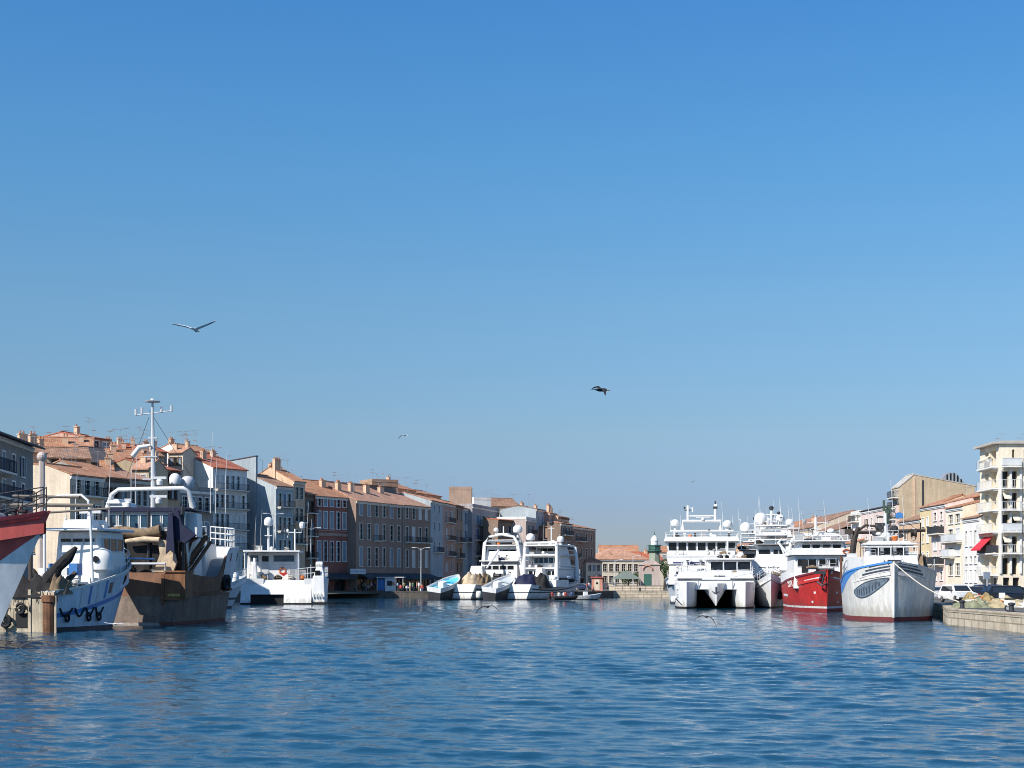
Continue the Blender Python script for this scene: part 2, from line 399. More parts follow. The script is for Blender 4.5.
WCACHE = {}
def window(parent, loc, rz, w, h, fm, sh=None, state='glass', name='window'):
    """surround, sill and glazing bars; the pane and the shutters are sub-parts"""
    k = (round(w, 2), round(h, 2), fm.name)
    if k not in WCACHE:
        sw = .13; m = MB()
        m.box(-w / 2 - sw, -w / 2, -.06, .04, -.0, h).box(w / 2, w / 2 + sw, -.06, .04, 0, h).box(-w / 2 - sw, w / 2 + sw, -.07, .04, h, h + sw)
        m.box(-w / 2 - sw - .05, w / 2 + sw + .05, -.14, .04, -.12, 0)
        m.box(-.03, .03, .10, .17, 0, h)
        for z in ([h * .36, h * .7] if h > 1.5 else [h * .5]): m.box(-w / 2, w / 2, .11, .16, z - .025, z + .025)
        WCACHE[k] = mesh_of(m, 'window', fm)
    o = bpy.data.objects.new(name, WCACHE[k]); C.objects.link(o); o.parent = parent; o.location = loc; o.rotation_euler.z = rz
    def sub(nm, key, fn):
        if key not in WCACHE: WCACHE[key] = fn()
        q = bpy.data.objects.new(nm, WCACHE[key]); C.objects.link(q); q.parent = o; return q
    if state == 'shut':
        sub('shutter', (k[0], k[1], sh.name, 'c'), lambda: mesh_of(MB().box(-w / 2, -.012, .02, .06, .01, h - .01).box(.012, w / 2, .02, .06, .01, h - .01), 'shutter', sh))
    else:
        sub('pane', (k[0], k[1], 'p'), lambda: mesh_of(MB().box(-w / 2, w / 2, .185, .21, 0, h), 'pane', M_glass))
        if state == 'open':
            for s in (-1, 1):
                f = w / 2 - .02
                sub('shutter', (k[0], k[1], sh.name, s), lambda: mesh_of(MB().box(s * (w / 2 + .03) if s > 0 else -w / 2 - .03 - f, (w / 2 + .03 + f) if s > 0 else -w / 2 - .03, -.12, -.075, .0, h), 'shutter', sh))
    return o

def wall_plane(mb, ox, oy, dx, dy, W, z0, z1, ops, depth=.22):
    nx, ny = dy, -dx
    P = lambda u, z, d=0: (ox + dx * u - nx * d, oy + dy * u - ny * d, z)
    us = sorted({0, W} | {round(v, 4) for o in ops for v in (o[0], o[0] + o[2])}); zs = sorted({z0, z1} | {round(v, 4) for o in ops for v in (o[1], o[1] + o[3])})
    for a0, a1 in zip(us[:-1], us[1:]):
        for b0, b1 in zip(zs[:-1], zs[1:]):
            uc, zc = (a0 + a1) / 2, (b0 + b1) / 2
            if any(o[0] < uc < o[0] + o[2] and o[1] < zc < o[1] + o[3] for o in ops): continue
            mb.quad(P(a0, b0), P(a1, b0), P(a1, b1), P(a0, b1))
    for o in ops:
        u, z, w, h = o[:4]; d = o[4] if len(o) > 4 else depth
        mb.quad(P(u, z), P(u, z + h), P(u, z + h, d), P(u, z, d)); mb.quad(P(u + w, z), P(u + w, z, d), P(u + w, z + h, d), P(u + w, z + h))
        mb.quad(P(u, z + h), P(u + w, z + h), P(u + w, z + h, d), P(u, z + h, d)); mb.quad(P(u, z), P(u, z, d), P(u + w, z, d), P(u + w, z))

def railing_mb(W, d, h=1.0, step=.22, r=.022):
    m = MB(); pts = [(0, 0), (0, -d), (W, -d), (W, 0)]
    for z in (.08, h): m.tube([(x, y, z) for x, y in pts], r * 1.3, 4)
    for (x0, y0), (x1, y1) in zip(pts[:-1], pts[1:]):
        L = math.hypot(x1 - x0, y1 - y0); n = max(1, int(L / step))
        for i in range(n + 1):
            x = x0 + (x1 - x0) * i / n; y = y0 + (y1 - y0) * i / n; m.box(x - r * .7, x + r * .7, y - r * .7, y + r * .7, .08, h)
    return m
def balcony(parent, u, z, W, d=.85, slab=None, rail=None, panel=False, at_y=0, rz=None, loc=None):
    o = part(parent, 'balcony', slab or F_pale, MB().box(0, W, -d - .05, .05, -.16, 0).box(.12, .28, -d * .8, .05, -.34, -.16).box(W - .28, W - .12, -d * .8, .05, -.34, -.16), loc=loc or (u, at_y, z), rz=rz)
    if panel: part(o, 'railing', rail or M_panel, MB().box(0, W, -d, -d + .06, .06, .95).box(0, .06, -d + .06, 0, .06, .95).box(W - .06, W, -d + .06, 0, .06, .95).box(-.03, W + .03, -d - .03, -d + .08, .951, 1.0))
    else: part(o, 'railing', rail or M_iron, railing_mb(W, d))
    return o
def chimney(parent, x, y, z, w=.9, d=.6, h=1.4, m=None):
    o = part(parent, 'chimney', m or P_peach, MB().box(x - w / 2, x + w / 2, y - d / 2, y + d / 2, z - 1.6, z + h).box(x - w / 2 - .08, x + w / 2 + .08, y - d / 2 - .08, y + d / 2 + .08, z + h, z + h + .12))
    pm = MB()
    for i in range(max(1, int(w / .4))): pm.lathe((x - w / 2 + .22 + i * .4, y, z + h + .12), [(.12, 0), (.14, .05), (.1, .35), (.12, .38)], 8)
    part(o, 'chimney_pot', M_pot, pm)
def antenna(parent, x, y, z, h=2.6, kind=0, rnd=random):
    m = MB(); m.tube([(x, y, z - 1.2), (x, y, z + h)], .022, 5)
    a_ = rnd.uniform(0, 3.1); dx, dy = math.cos(a_), math.sin(a_)
    for zz in ((h - .1,) if kind == 0 else (h - .1, h - .7)):
        m.tube([(x - dx * .7, y - dy * .7, z + zz), (x + dx * .6, y + dy * .6, z + zz)], .016, 4)
        for t in (-.65, -.42, -.2, .05, .3, .55): m.tube([(x + dx * t - dy * .32, y + dy * t + dx * .32, z + zz), (x + dx * t + dy * .32, y + dy * t - dx * .32, z + zz)], .011, 4)
    if kind == 2: m.ball((x + .25, y - .2, z + .3), .3, .8, 8, 5)
    return part(parent, 'antenna', M_steel, m)

def house(label, P1, P2, H, floors, cols, wm, roofm, depth=10, rise=2.2, roof='gable', ridge=.5, ww=1.0, rows=None, fm=None, sh=None, p_shut=.3, p_open=.3, balc=(), ground='shop', gm_awn=None,
          chim=(), ant=0, base=QZ, name='house', cat='house', side=None, corn=True, ov=.35, group=None, seed=1, shrink=1.0, back=None, panel=False, rail=None, cornm=None, margin=.09, pipe=False):
    """P1, P2: ground points (x, y) of the facade's ends as seen from the street, left then right; H: world height of the eave; rows: (bottom, top) world heights of the window rows"""
    rnd = random.Random(seed)
    v = Vector((P2[0] - P1[0], P2[1] - P1[1])); W = v.length
    t = thing(name, label, cat, (P1[0], P1[1], base), math.atan2(v.y, v.x), group)
    Hl = H - base; fm = fm or F_pale; sh = sh or S_grey
    if rows is None:
        g0 = 3.6 if ground != 'win' else 0; n = floors - (1 if g0 else 0); fh = (Hl - g0 - .5) / n
        rows = [(base + g0 + fh * i + fh * .24, base + g0 + fh * i + fh * .80) for i in range(n)]
    ops, wins = [], []
    cs = [W * (margin + (1 - 2 * margin) * (i + .5) / cols) for i in range(cols)] if cols else []
    w = min(ww, W / max(cols, 1) * .52)
    for z0, z1 in rows:
        for u in cs:
            ops.append((u - w / 2, z0 - base, w, z1 - z0)); wins.append((u, z0 - base, w, z1 - z0))
    shops = []
    if ground == 'shop':
        n = max(1, int(W / 3.4)); 
        for i in range(n):
            u = W * (i + .5) / n; sw = W / n * .7; ops.append((u - sw / 2, .15, sw, 2.6)); shops.append((u, .15, sw, 2.6))
    top = {'gable': lambda y: Hl + (rise * y / (ridge * depth) if y < ridge * depth else rise * (depth - y) / max(1e-6, (1 - ridge) * depth)), 'shed': lambda y: Hl + rise * y / depth}.get(roof, lambda y: Hl)
    if roof == 'gable' and back is not None:      # uneven eaves: back is the height of the rear eave
        top = lambda y: Hl + rise * y / (ridge * depth) if y < ridge * depth else (back - base) + (Hl + rise - back + base) * (depth - y) / ((1 - ridge) * depth)
    mb = MB()
    wall_plane(mb, 0, 0, 1, 0, W, 0, Hl, ops)
    sl, sr = [], []
    for s_, u, z, w_, h_ in (side or ()):
        (sl if s_ == 'l' else sr).append((u - w_ / 2, z - base, w_, h_))
    wall_plane(mb, 0, depth, 0, -1, depth, 0, Hl if back is None else min(Hl, back - base), sl); wall_plane(mb, W, 0, 0, 1, depth, 0, Hl if back is None else min(Hl, back - base), sr)
    hb = min(Hl, back - base) if back is not None else Hl
    pts = [(0, hb)] + ([(0, Hl)] if back is not None else []) + ([(ridge * depth, Hl + rise)] if roof == 'gable' else []) + ([(depth, top(depth))] if (roof == 'shed' or back is not None) else []) + [(depth, hb)]
    if roof in ('gable', 'shed'):
        clean = []
        for p in pts:
            if not clean or abs(p[0] - clean[-1][0]) + abs(p[1] - clean[-1][1]) > 1e-6: clean.append(p)
        for x in (0, W): mb.quad(*[(x, y, z) for y, z in clean])
    mb.quad((0, depth, 0), (W, depth, 0), (W, depth, top(depth)), (0, depth, top(depth)))
    part(t, 'wall', wm, mb)
    # roof
    rm = MB(); so = .06
    if roof in ('gable', 'shed'):
        yr = ridge * depth if roof == 'gable' else depth
        s1 = rise / yr; y_b = depth + (.25 if roof == 'gable' else .05)
        zb = top(depth) - (rise / ((1 - ridge) * depth) * .25 if roof == 'gable' and back is None else .1)
        prof = [(-ov, Hl - ov * s1 + .02), (yr, Hl + rise + .02)] + ([(y_b, zb + .02)] if roof == 'gable' else [(y_b, Hl + rise + .02)])
        rm.prism(prof + [(y, z + .16) for y, z in prof[::-1]], 'x', -so, W + so)
        if roof == 'gable': rm.tube([(-so, yr, Hl + rise + .19), (W + so, yr, Hl + rise + .19)], .13, 6)
    elif roof == 'hip':
        i = min(W, depth) * .5 * .95; e_ = ov
        a_ = [(-e_, -e_, Hl + .02), (W + e_, -e_, Hl + .02), (W + e_, depth + e_, Hl + .02), (-e_, depth + e_, Hl + .02)]
        r0, r1 = ((i, depth / 2, Hl + rise), (W - i, depth / 2, Hl + rise)) if W >= depth else ((W / 2, i, Hl + rise), (W / 2, depth - i, Hl + rise))
        if W >= depth: rm.add(a_ + [r0, r1], [[0, 1, 5, 4], [1, 2, 5], [2, 3, 4, 5], [3, 0, 4], [3, 2, 1, 0]])
        else: rm.add(a_ + [r0, r1], [[0, 1, 4], [1, 2, 5, 4], [2, 3, 5], [3, 0, 4, 5], [3, 2, 1, 0]])
    else:
        rm.box(.2, W - .2, .2, depth - .2, Hl - .3, Hl - .12)
        part(t, 'parapet', cornm or wm, MB().box(-.04, W + .04, -.05, .22, Hl, Hl + .55).box(-.04, W + .04, depth - .22, depth + .05, Hl, Hl + .55).box(-.04, .22, .22, depth - .22, Hl, Hl + .55).box(W - .22, W + .04, .22, depth - .22, Hl, Hl + .55))
    part(t, 'roof', roofm, rm)
    if corn:
        c = MB().box(.0, W, -.2, .02, Hl - .34, Hl - .14).box(.0, W, -.11, .02, Hl - .5, Hl - .342)
        part(t, 'cornice', cornm or fm, c)
    for u, z, w_, h_ in wins:
        q = rnd.random(); st = 'shut' if q < p_shut else 'open' if (q < p_shut + p_open and W / cols > w_ * 2.1) else 'glass'
        window(t, (u, 0, z), 0, w_, h_, fm, sh, st)
    for k, (s_, u, z, w_, h_) in enumerate(side or ()):
        window(t, (0, depth - u, z - base) if s_ == 'l' else (W, u, z - base), R(-90) if s_ == 'l' else R(90), w_, h_, fm, sh, 'glass')
    for u, z, w_, h_ in shops:
        o = part(t, 'shopfront', F_dark, MB().box(-w_ / 2, -w_ / 2 + .12, .08, .16, 0, h_).box(w_ / 2 - .12, w_ / 2, .08, .16, 0, h_).box(-w_ / 2 + .12, w_ / 2 - .12, .08, .16, h_ - .35, h_).box(-.05, .05, .08, .16, 0, h_ - .35), loc=(u, 0, z))
        part(o, 'pane', M_glass, MB().box(-w_ / 2, w_ / 2, .17, .2, 0, h_))
    if gm_awn:
        n = max(1, int(W / 5)); 
        for i in range(n):
            u0, u1 = W * i / n + .2, W * (i + 1) / n - .2
            part(t, 'awning', gm_awn, MB().prism([(0.02, 3.35), (-2.3, 2.55), (-2.3, 2.2), (-2.33, 2.2), (-2.33, 2.58), (.02, 3.41)], 'x', u0, u1))
    for b in balc:                     # (row index, first column, last column)
        r_, c0, c1 = b[:3]; z = rows[r_][0] - base - .12
        u0, u1 = max(.05, cs[c0] - w * .95), min(W - .05, cs[c1] + w * .95)
        balcony(t, u0, z, u1 - u0, panel=panel, rail=rail)
    for x, y, w_, h_ in chim: chimney(t, x * W, y * depth, top(y * depth), w_, .6, h_)
    for i in range(ant): 
        y = rnd.uniform(.15, .7) * depth; antenna(t, rnd.uniform(.1, .9) * W, y, top(y), rnd.uniform(1.4, 3.4), rnd.choice((0, 0, 1)), rnd)
    if pipe: part(t, 'downpipe', M_grey, MB().tube([(W - .15, -.1, 0), (W - .15, -.1, Hl - .4)], .07, 6))
    return t
def gp(px, D): return (at(px, D), D)
def rws(D, *ps): return [(zat(b, D), zat(a_, D)) for a_, b in ps][::-1]      # rows of the photograph (top, bottom) at a distance -> heights
def onrow(P1, th, px):      # where a line from P1 heading th degrees right of straight away meets the column px
    s, c = math.sin(R(th)), math.cos(R(th)); k = (px - 512) / F
    tt = (k * P1[1] - P1[0]) / (s - k * c); return (P1[0] + s * tt, P1[1] + c * tt)

# ---- the left bank, near to far
p = gp(-44, 112); q = gp(33, 136)
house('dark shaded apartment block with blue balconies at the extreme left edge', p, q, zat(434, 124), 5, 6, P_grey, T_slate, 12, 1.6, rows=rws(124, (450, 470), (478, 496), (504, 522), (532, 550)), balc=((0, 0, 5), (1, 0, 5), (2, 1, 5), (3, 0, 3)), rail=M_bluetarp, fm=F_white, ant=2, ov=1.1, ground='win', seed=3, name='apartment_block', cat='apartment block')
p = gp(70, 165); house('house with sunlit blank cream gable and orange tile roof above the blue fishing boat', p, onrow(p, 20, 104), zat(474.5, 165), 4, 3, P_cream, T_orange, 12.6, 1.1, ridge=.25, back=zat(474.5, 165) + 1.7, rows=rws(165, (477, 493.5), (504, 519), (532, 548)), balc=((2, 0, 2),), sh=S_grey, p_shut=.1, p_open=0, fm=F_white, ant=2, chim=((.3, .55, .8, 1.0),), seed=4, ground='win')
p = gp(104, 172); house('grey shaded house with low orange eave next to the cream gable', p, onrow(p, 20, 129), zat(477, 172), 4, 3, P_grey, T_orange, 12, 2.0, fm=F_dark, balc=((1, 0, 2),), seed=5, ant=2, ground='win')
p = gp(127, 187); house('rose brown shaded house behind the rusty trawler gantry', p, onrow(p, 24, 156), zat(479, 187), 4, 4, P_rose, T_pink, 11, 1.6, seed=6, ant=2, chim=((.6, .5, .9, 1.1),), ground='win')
p = gp(157, 207); house('olive tan house with small windows and dark red roof edge', p, onrow(p, 24, 180), zat(469, 207), 4, 3, P_olive, T_red, 11, 1.5, rows=rws(207, (473, 481), (489, 498), (508, 520)), seed=7, ant=3, p_shut=.2, ground='win', fm=F_dark, ww=.8)
p = gp(178, 217); house('low grey house with flat dark roof left of the white block', p, onrow(p, 30, 213), zat(489, 217), 4, 4, P_grey, T_slate, 8, .5, roof='flat', rows=rws(217, (496, 509), (521, 535), (548, 562)), seed=8, ground='win', balc=((2, 0, 3), (1, 1, 2)), fm=F_white)
p = gp(213, 250); W1 = house('white four storey block with grey balcony bands and sunlit gable', p, onrow(p, 33, 247), zat(467.5, 250), 6, 6, P_white, T_red, 12, 2.9, ridge=.62, rows=rws(250, (474.5, 488), (494, 507), (513.5, 528), (535, 548), (555, 568)), fm=F_white, sh=S_white, p_shut=.4, p_open=0, balc=((4, 0, 5), (3, 0, 5), (2, 0, 5), (1, 0, 5)), rail=M_iron, chim=((.25, .35, .9, 1.3), (.75, .5, .8, 1.0)), ant=6, seed=9, name='apartment_block', cat='apartment block', ww=.8, margin=.04, corn=False, ground='win')
for ob in W1.children:
    if ob.name.startswith('wall'): pass
p = gp(276, 257.5); q = onrow(p, 33, 293)
house('pale blue house with three windows and iron balcony beside the tall party wall', p, q, zat(486, 257.5), 5, 3, P_paleblue, T_brown, 13, 2.1, ridge=.45, rows=rws(257.5, (493, 506), (517, 530), (540, 553)), fm=F_pale, sh=S_blue, p_shut=.2, p_open=0, balc=((2, 0, 2), (1, 0, 2)), rail=M_iron, seed=10, ant=1)
s33, c33 = math.sin(R(33)), math.cos(R(33))
q = (p[0] - c33 * 4.4, p[1] + s33 * 4.4)
fw = thing('party_wall', 'tall blue grey fire wall with slanting shadow above the pale blue house', 'wall', (q[0] - .25 * c33 * 0, q[1], 12), R(57))
part(fw, 'wall', P_bluegrey, MB().prism([(0, 0), (8, 0), (8, zat(462, 263) - 12), (0, zat(456.5, 260) - 12)], 'x', -.25, .2))
part(fw, 'coping', T_slate, MB().prism([(-.1, zat(456.5, 260) - 12 + .01), (8.1, zat(462, 263) - 12), (8.1, zat(462, 263) - 11.85), (-.1, zat(456.5, 260) - 11.84)], 'x', -.35, .3))
p = onrow(gp(276, 258.6), 33, 293.3); house('narrow pale grey house with peach sunlit side under an orange roof', p, onrow(p, 33, 305), zat(481, p[1]), 5, 2, P_peach, T_orange, 11, 2.6, rows=rws(p[1], (487, 499), (508, 521), (530, 543)), fm=F_pale, balc=((1, 0, 1), (0, 0, 1)), chim=((.2, .4, 1.6, 1.8), (.6, .62, .9, 1.2)), ant=2, seed=11)
p = gp(304.5, 268); house('narrow brown house with iron balconies left of the red brick house', p, onrow(p, 33, 315.5), zat(494, 268), 5, 2, P_brown, T_brown, 9, 1.2, rows=rws(268, (501, 512), (522, 535), (545, 557)), balc=((2, 0, 1), (1, 0, 1), (0, 0, 1)), fm=F_dark, seed=12, ant=1)
p = gp(315, 270); q = onrow(p, 33, 348); N2 = house('red brick house with pale arched windows and string course', p, q, zat(495.7, 270), 4, 5, P_brick, T_orange, 13, 3.2, rows=rws(270, (498, 505.5), (511, 528), (541, 561)), fm=F_white, sh=S_grey, p_shut=.35, p_open=0, ww=.95, gm_awn=M_awn_dark, chim=((.72, .3, 1.2, 1.3),), ant=2, seed=13, margin=.02)
part(N2, 'string_course', P_rose, MB().box(0, (Vector(q) - Vector(p)).length, -.16, .02, zat(535.5, 270) - QZ, zat(532.5, 270) - QZ).box(0, (Vector(q) - Vector(p)).length, -.10, .02, zat(530.5, 270) - QZ, zat(529.7, 270) - QZ))
p = gp(356, 277); q = onrow(p, 23, 403); house('long tan house with six bays of pale framed windows and row of chimneys', p, q, zat(500.5, 277), 4, 6, P_tan, T_pink, 14, 3.6, ridge=.55, rows=rws(277, (503.5, 515), (523, 539), (547, 566)), fm=F_pale, sh=S_grey, p_shut=.35, p_open=0, ww=1.15, gm_awn=M_awn_dark, balc=((1, 2, 2),), chim=((.04, .3, 1.3, 1.5), (.3, .3, 1.5, 1.5), (.62, .3, 1.5, 1.5)), ant=3, seed=14, pipe=True, margin=.02)
p = q; q = onrow(p, 23, 430); house('tan house with four bays and white half shutters right of the long tan house', p, q, zat(504.8, p[1]), 4, 4, P_tan, T_pink, 14, 3.2, ridge=.55, rows=rws(p[1], (507.5, 518), (526.5, 541), (550, 567)), fm=F_pale, sh=S_white, p_shut=.5, p_open=0, ww=1.15, gm_awn=M_awn_dark, balc=((1, 0, 0), (1, 1, 1), (1, 2, 2), (1, 3, 3)), chim=((.1, .4, 1.5, 1.2),), ant=3, seed=15, margin=.02)
p = gp(318, 285); house('dark attic storey set back above the brick house roof', p, gp(396, 306), zat(481, 285), 1, 0, P_darkgrey, T_brown, 6, .5, roof='shed', base=12, rows=[], ground='none', corn=False, ant=4, seed=16)
p = gp(372, 309); house('tan roof block with aerials behind the long tan house', p, gp(398, 312), zat(481.5, 309), 1, 2, P_ochre, T_flat, 6, .5, roof='flat', base=12, rows=[(20.6, 21.8)], ground='none', corn=False, ant=4, seed=17, p_open=0)
p = gp(394, 318); house('sunlit peach gable with tile roof behind the four bay tan house', p, onrow(p, 20, 416), zat(488, 318), 1, 2, P_peach, T_orange, 8, 1.4, base=12, rows=[], ground='none', corn=False, ant=4, seed=18, chim=((.5, .5, .9, 1.2),))
p = gp(416, 330); house('sunlit peach block with orange roof and a thin metal flue', p, onrow(p, 18, 441), zat(493, 330), 1, 2, P_peach, T_orange, 9, 1.2, base=12, rows=[], ground='none', corn=False, ant=6, seed=19)
p = gp(430.5, 306); q = onrow(p, 10, 443); house('narrow pale blue house between the tan and the pink houses', p, q, zat(500.3, 306), 5, 2, P_paleblue, T_pink, 11, 1.6, rows=rws(306, (504, 511), (521.5, 530), (541, 551)), fm=F_pale, sh=S_blue, p_shut=.3, p_open=0, balc=((0, 0, 1),), rail=M_bluetarp, seed=20, ant=1)
p = q; q = onrow(p, 10, 455); house('pink house with balconies right of the narrow pale blue house', p, q, zat(502.8, p[1]), 5, 2, P_pink, T_orange, 11, 1.6, rows=rws(p[1], (510, 521), (528, 539), (545, 555), (563, 571)), fm=F_pale, sh=S_white, p_shut=.3, balc=((3, 0, 1), (2, 0, 1), (1, 0, 1)), seed=21, ant=2, ground='win')
p = q; q = onrow(p, 10, 463); house('ochre house with iron balcony behind the first tuna boat', p, q, zat(505, p[1]), 5, 2, P_ochre, T_orange, 11, 1.6, rows=rws(p[1], (509, 519), (530, 541), (548, 557), (563, 571)), fm=F_dark, balc=((2, 0, 1), (1, 0, 1)), seed=22, ant=1, ground='win')
p = q; q = onrow(p, 10, 473); house('blue grey narrow house with tall windows left of the lilac house', p, q, zat(508, p[1]), 5, 2, P_bluegrey, T_orange, 11, 1.8, rows=rws(p[1], (512, 524), (530, 541), (549, 559), (565, 572)), fm=F_pale, sh=S_blue, p_shut=.3, balc=((2, 0, 1),), seed=23, ant=1, ground='win')
p = gp(449, 352); house('square tan roof tower with crenelled top above the row', p, gp(471.5, 352), zat(489, 352), 1, 2, plaster('tower_tan', (.40, .28, .21)), T_flat, 6, .5, roof='flat', base=12, rows=[], ground='none', corn=False, ant=2, seed=24, name='roof_tower', cat='tower')
p = gp(472.3, 343); q = onrow(p, 14, 498.5); house('lilac grey house with dark loggia under a heavy cornice', p, q, zat(506, 343), 5, 4, P_lilac, T_flat, 11, 1, roof='flat', rows=rws(343, (514, 523), (528, 539), (545, 555), (561, 570)), fm=F_pale, sh=S_blue, p_shut=.3, p_open=0, balc=((3, 1, 2), (2, 0, 3), (1, 0, 3)), seed=25, ground='win', ww=2.6)
p = gp(474, 366); house('white penthouse above the lilac grey house', p, gp(491, 368), zat(499.5, 366), 1, 2, P_white, T_flat, 6, .4, roof='flat', base=12, rows=[], ground='none', corn=False, ant=2, seed=26)
p = gp(491, 388); house('tan tiled house behind the white terrace parapet', p, gp(521, 392), zat(506, 388), 1, 3, P_cream, T_brown, 10, 2.2, base=12, rows=[(19.5, 20.8)], ground='none', corn=False, ant=5, seed=27, p_open=0)
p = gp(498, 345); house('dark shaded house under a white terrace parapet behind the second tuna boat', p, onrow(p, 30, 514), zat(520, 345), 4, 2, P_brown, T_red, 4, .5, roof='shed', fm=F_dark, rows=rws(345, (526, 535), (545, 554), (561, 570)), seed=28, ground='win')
p = gp(526, 350); house('house with blank pinkish side wall between the two tuna boats', p, onrow(p, 14, 536), zat(519, 350), 5, 2, P_stonewall, T_flat, 7, .5, roof='flat', cornm=P_white, rows=rws(350, (525, 533), (540, 549), (556, 565)), fm=F_pale, balc=((2, 0, 1), (1, 0, 1)), seed=29, ant=1, ground='win')
p = gp(536, 362); house('tall blue grey house with peach sunlit side wall', p, onrow(p, 16, 545), zat(509, 362), 5, 2, P_paleblue, T_brown, 9, .8, rows=rws(362, (515, 525), (533, 542), (550, 559)), fm=F_pale, sh=S_blue, balc=((1, 0, 1),), seed=30, ant=1, chim=((.4, .5, 1.4, .8),), ground='win')
p = gp(549, 369); house('narrow house with salmon sunlit gable in the middle of the far row', p, onrow(p, 16, 557), zat(513, 369), 5, 2, P_pink, T_orange, 9, 1.0, fm=F_pale, balc=((1, 0, 1), (2, 0, 1)), seed=31, ant=1, ground='win', chim=((.5, .5, 1.2, 1.0),))
p = gp(558, 372); house('tan house with dormer box on its roof behind the second tuna boat mast', p, onrow(p, 16, 569), zat(516.5, 372), 5, 2, P_peach, T_orange, 9, 1.0, fm=F_dark, balc=((1, 0, 1), (2, 0, 1), (0, 0, 1)), seed=32, ant=1, ground='win', chim=((.4, .4, 1.9, 2.2), (.9, .5, 1.5, 1.6)))
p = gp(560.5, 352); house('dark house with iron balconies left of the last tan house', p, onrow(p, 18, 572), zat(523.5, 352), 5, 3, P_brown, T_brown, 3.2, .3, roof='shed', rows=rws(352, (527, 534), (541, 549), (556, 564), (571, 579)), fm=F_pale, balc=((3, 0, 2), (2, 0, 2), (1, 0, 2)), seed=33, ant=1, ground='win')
p = gp(572, 362); q = onrow(p, 18, 595.5); house('last tan house of the row with orange roof beside open sky', p, q, zat(526.5, 362), 5, 4, P_tan, T_orange, 12, 1.6, roof='hip', rows=rws(362, (532, 540), (547.5, 557), (566, 577)), fm=F_pale, sh=S_brown, p_shut=.3, p_open=0, balc=((2, 0, 1), (1, 0, 0)), seed=34, ant=1, ww=1.5, chim=((.2, .4, .9, 1.0),))
# ---- the hill behind the left bank
p = gp(83, 225); house('pink house with white windows on top of the hill', p, onrow(p, 20, 110), zat(436.5, 225), 2, 3, P_pink, T_red, 8, .7, base=14, rows=rws(225, (439, 446.5)), fm=F_white, p_open=0, p_shut=.2, ant=2, seed=40, ground='none', chim=((.1, .2, .7, 1.2),), corn=False)
p = gp(28, 212); house('long low house with broad terracotta roof below the pink hilltop house', p, gp(92, 214), zat(457.5, 212), 1, 4, P_cream, T_orange, 14, 3.4, base=12, rows=[], ground='none', corn=False, ant=2, seed=41, chim=((.55, .35, .8, 1.0), (.18, .2, .8, 1.4), (.8, .4, .7, .9)))
p = gp(46, 190); house('tan house with three dark openings under a tile roof behind the cream gable', p, gp(91, 192), zat(457.5, 190), 1, 3, P_beige, T_brown, 8, 1.5, base=8, rows=rws(190, (460, 464)), ground='none', corn=False, ant=1, seed=42, p_open=0, p_shut=0, ww=1.4, fm=F_dark)
p = gp(22, 178); house('small brown house with chimney left of the cream gable', p, gp(47, 180), zat(452, 178), 1, 2, P_beige, T_brown, 7, 1.4, base=6, rows=[], ground='none', corn=False, ant=1, seed=43, chim=((.3, .3, 1.0, 1.4), (.8, .4, .8, 1.2)))
p = gp(90, 205); house('brown house with dark shaded roof beneath the pink hilltop house', p, gp(113, 207), zat(462, 205), 1, 2, P_brown, T_slate, 8, 2.2, base=10, rows=[], ground='none', corn=False, ant=1, seed=44)
p = gp(111, 216); house('tan house with bright orange roof left of the trawler mast', p, gp(146, 218), zat(461, 216), 1, 2, P_beige, T_orange, 11, 2.0, base=10, rows=rws(216, (464, 470)), ground='none', corn=False, ant=2, seed=45, p_open=0, chim=((.2, .4, .8, 1.0),))
p = gp(108, 244); house('pinkish house with jumbled roofs on the skyline left of the mast', p, gp(140, 247), zat(449, 244), 1, 3, P_pink, T_pink, 9, 1.3, base=16, rows=[], ground='none', corn=False, ant=5, seed=46, chim=((.12, .2, 1.0, 1.2), (.6, .4, .8, 1.0)))
p = gp(138, 240); house('weathered house with red roof on the skyline behind the mast', p, gp(167, 243), zat(451, 240), 1, 3, P_rose, T_red, 9, 1.2, base=16, rows=[], ground='none', corn=False, ant=5, seed=47, chim=((.5, .3, .8, 1.0), (.8, .3, .7, 1.2)))
p = gp(188, 258); house('upper white house with blank sunlit wall above the olive house', p, onrow(p, 33, 216), zat(451, 258), 4, 3, P_white, T_orange, 9, 1.4, base=10, ground='none', corn=False, ant=5, seed=48, chim=((.2, .6, .9, 1.2),))
p = gp(146, 226); house('small tan house with terracotta roof right of the mast', p, gp(163, 228), zat(463, 226), 1, 2, P_olive, T_orange, 8, 1.6, base=10, rows=[], ground='none', corn=False, ant=2, seed=49)
p = gp(-30, 225); house('plain house with terracotta roof behind the dark apartment block', p, gp(32, 228), zat(446, 225), 1, 4, P_beige, T_orange, 12, 1.6, base=12, rows=[], ground='none', corn=False, ant=2, seed=50)

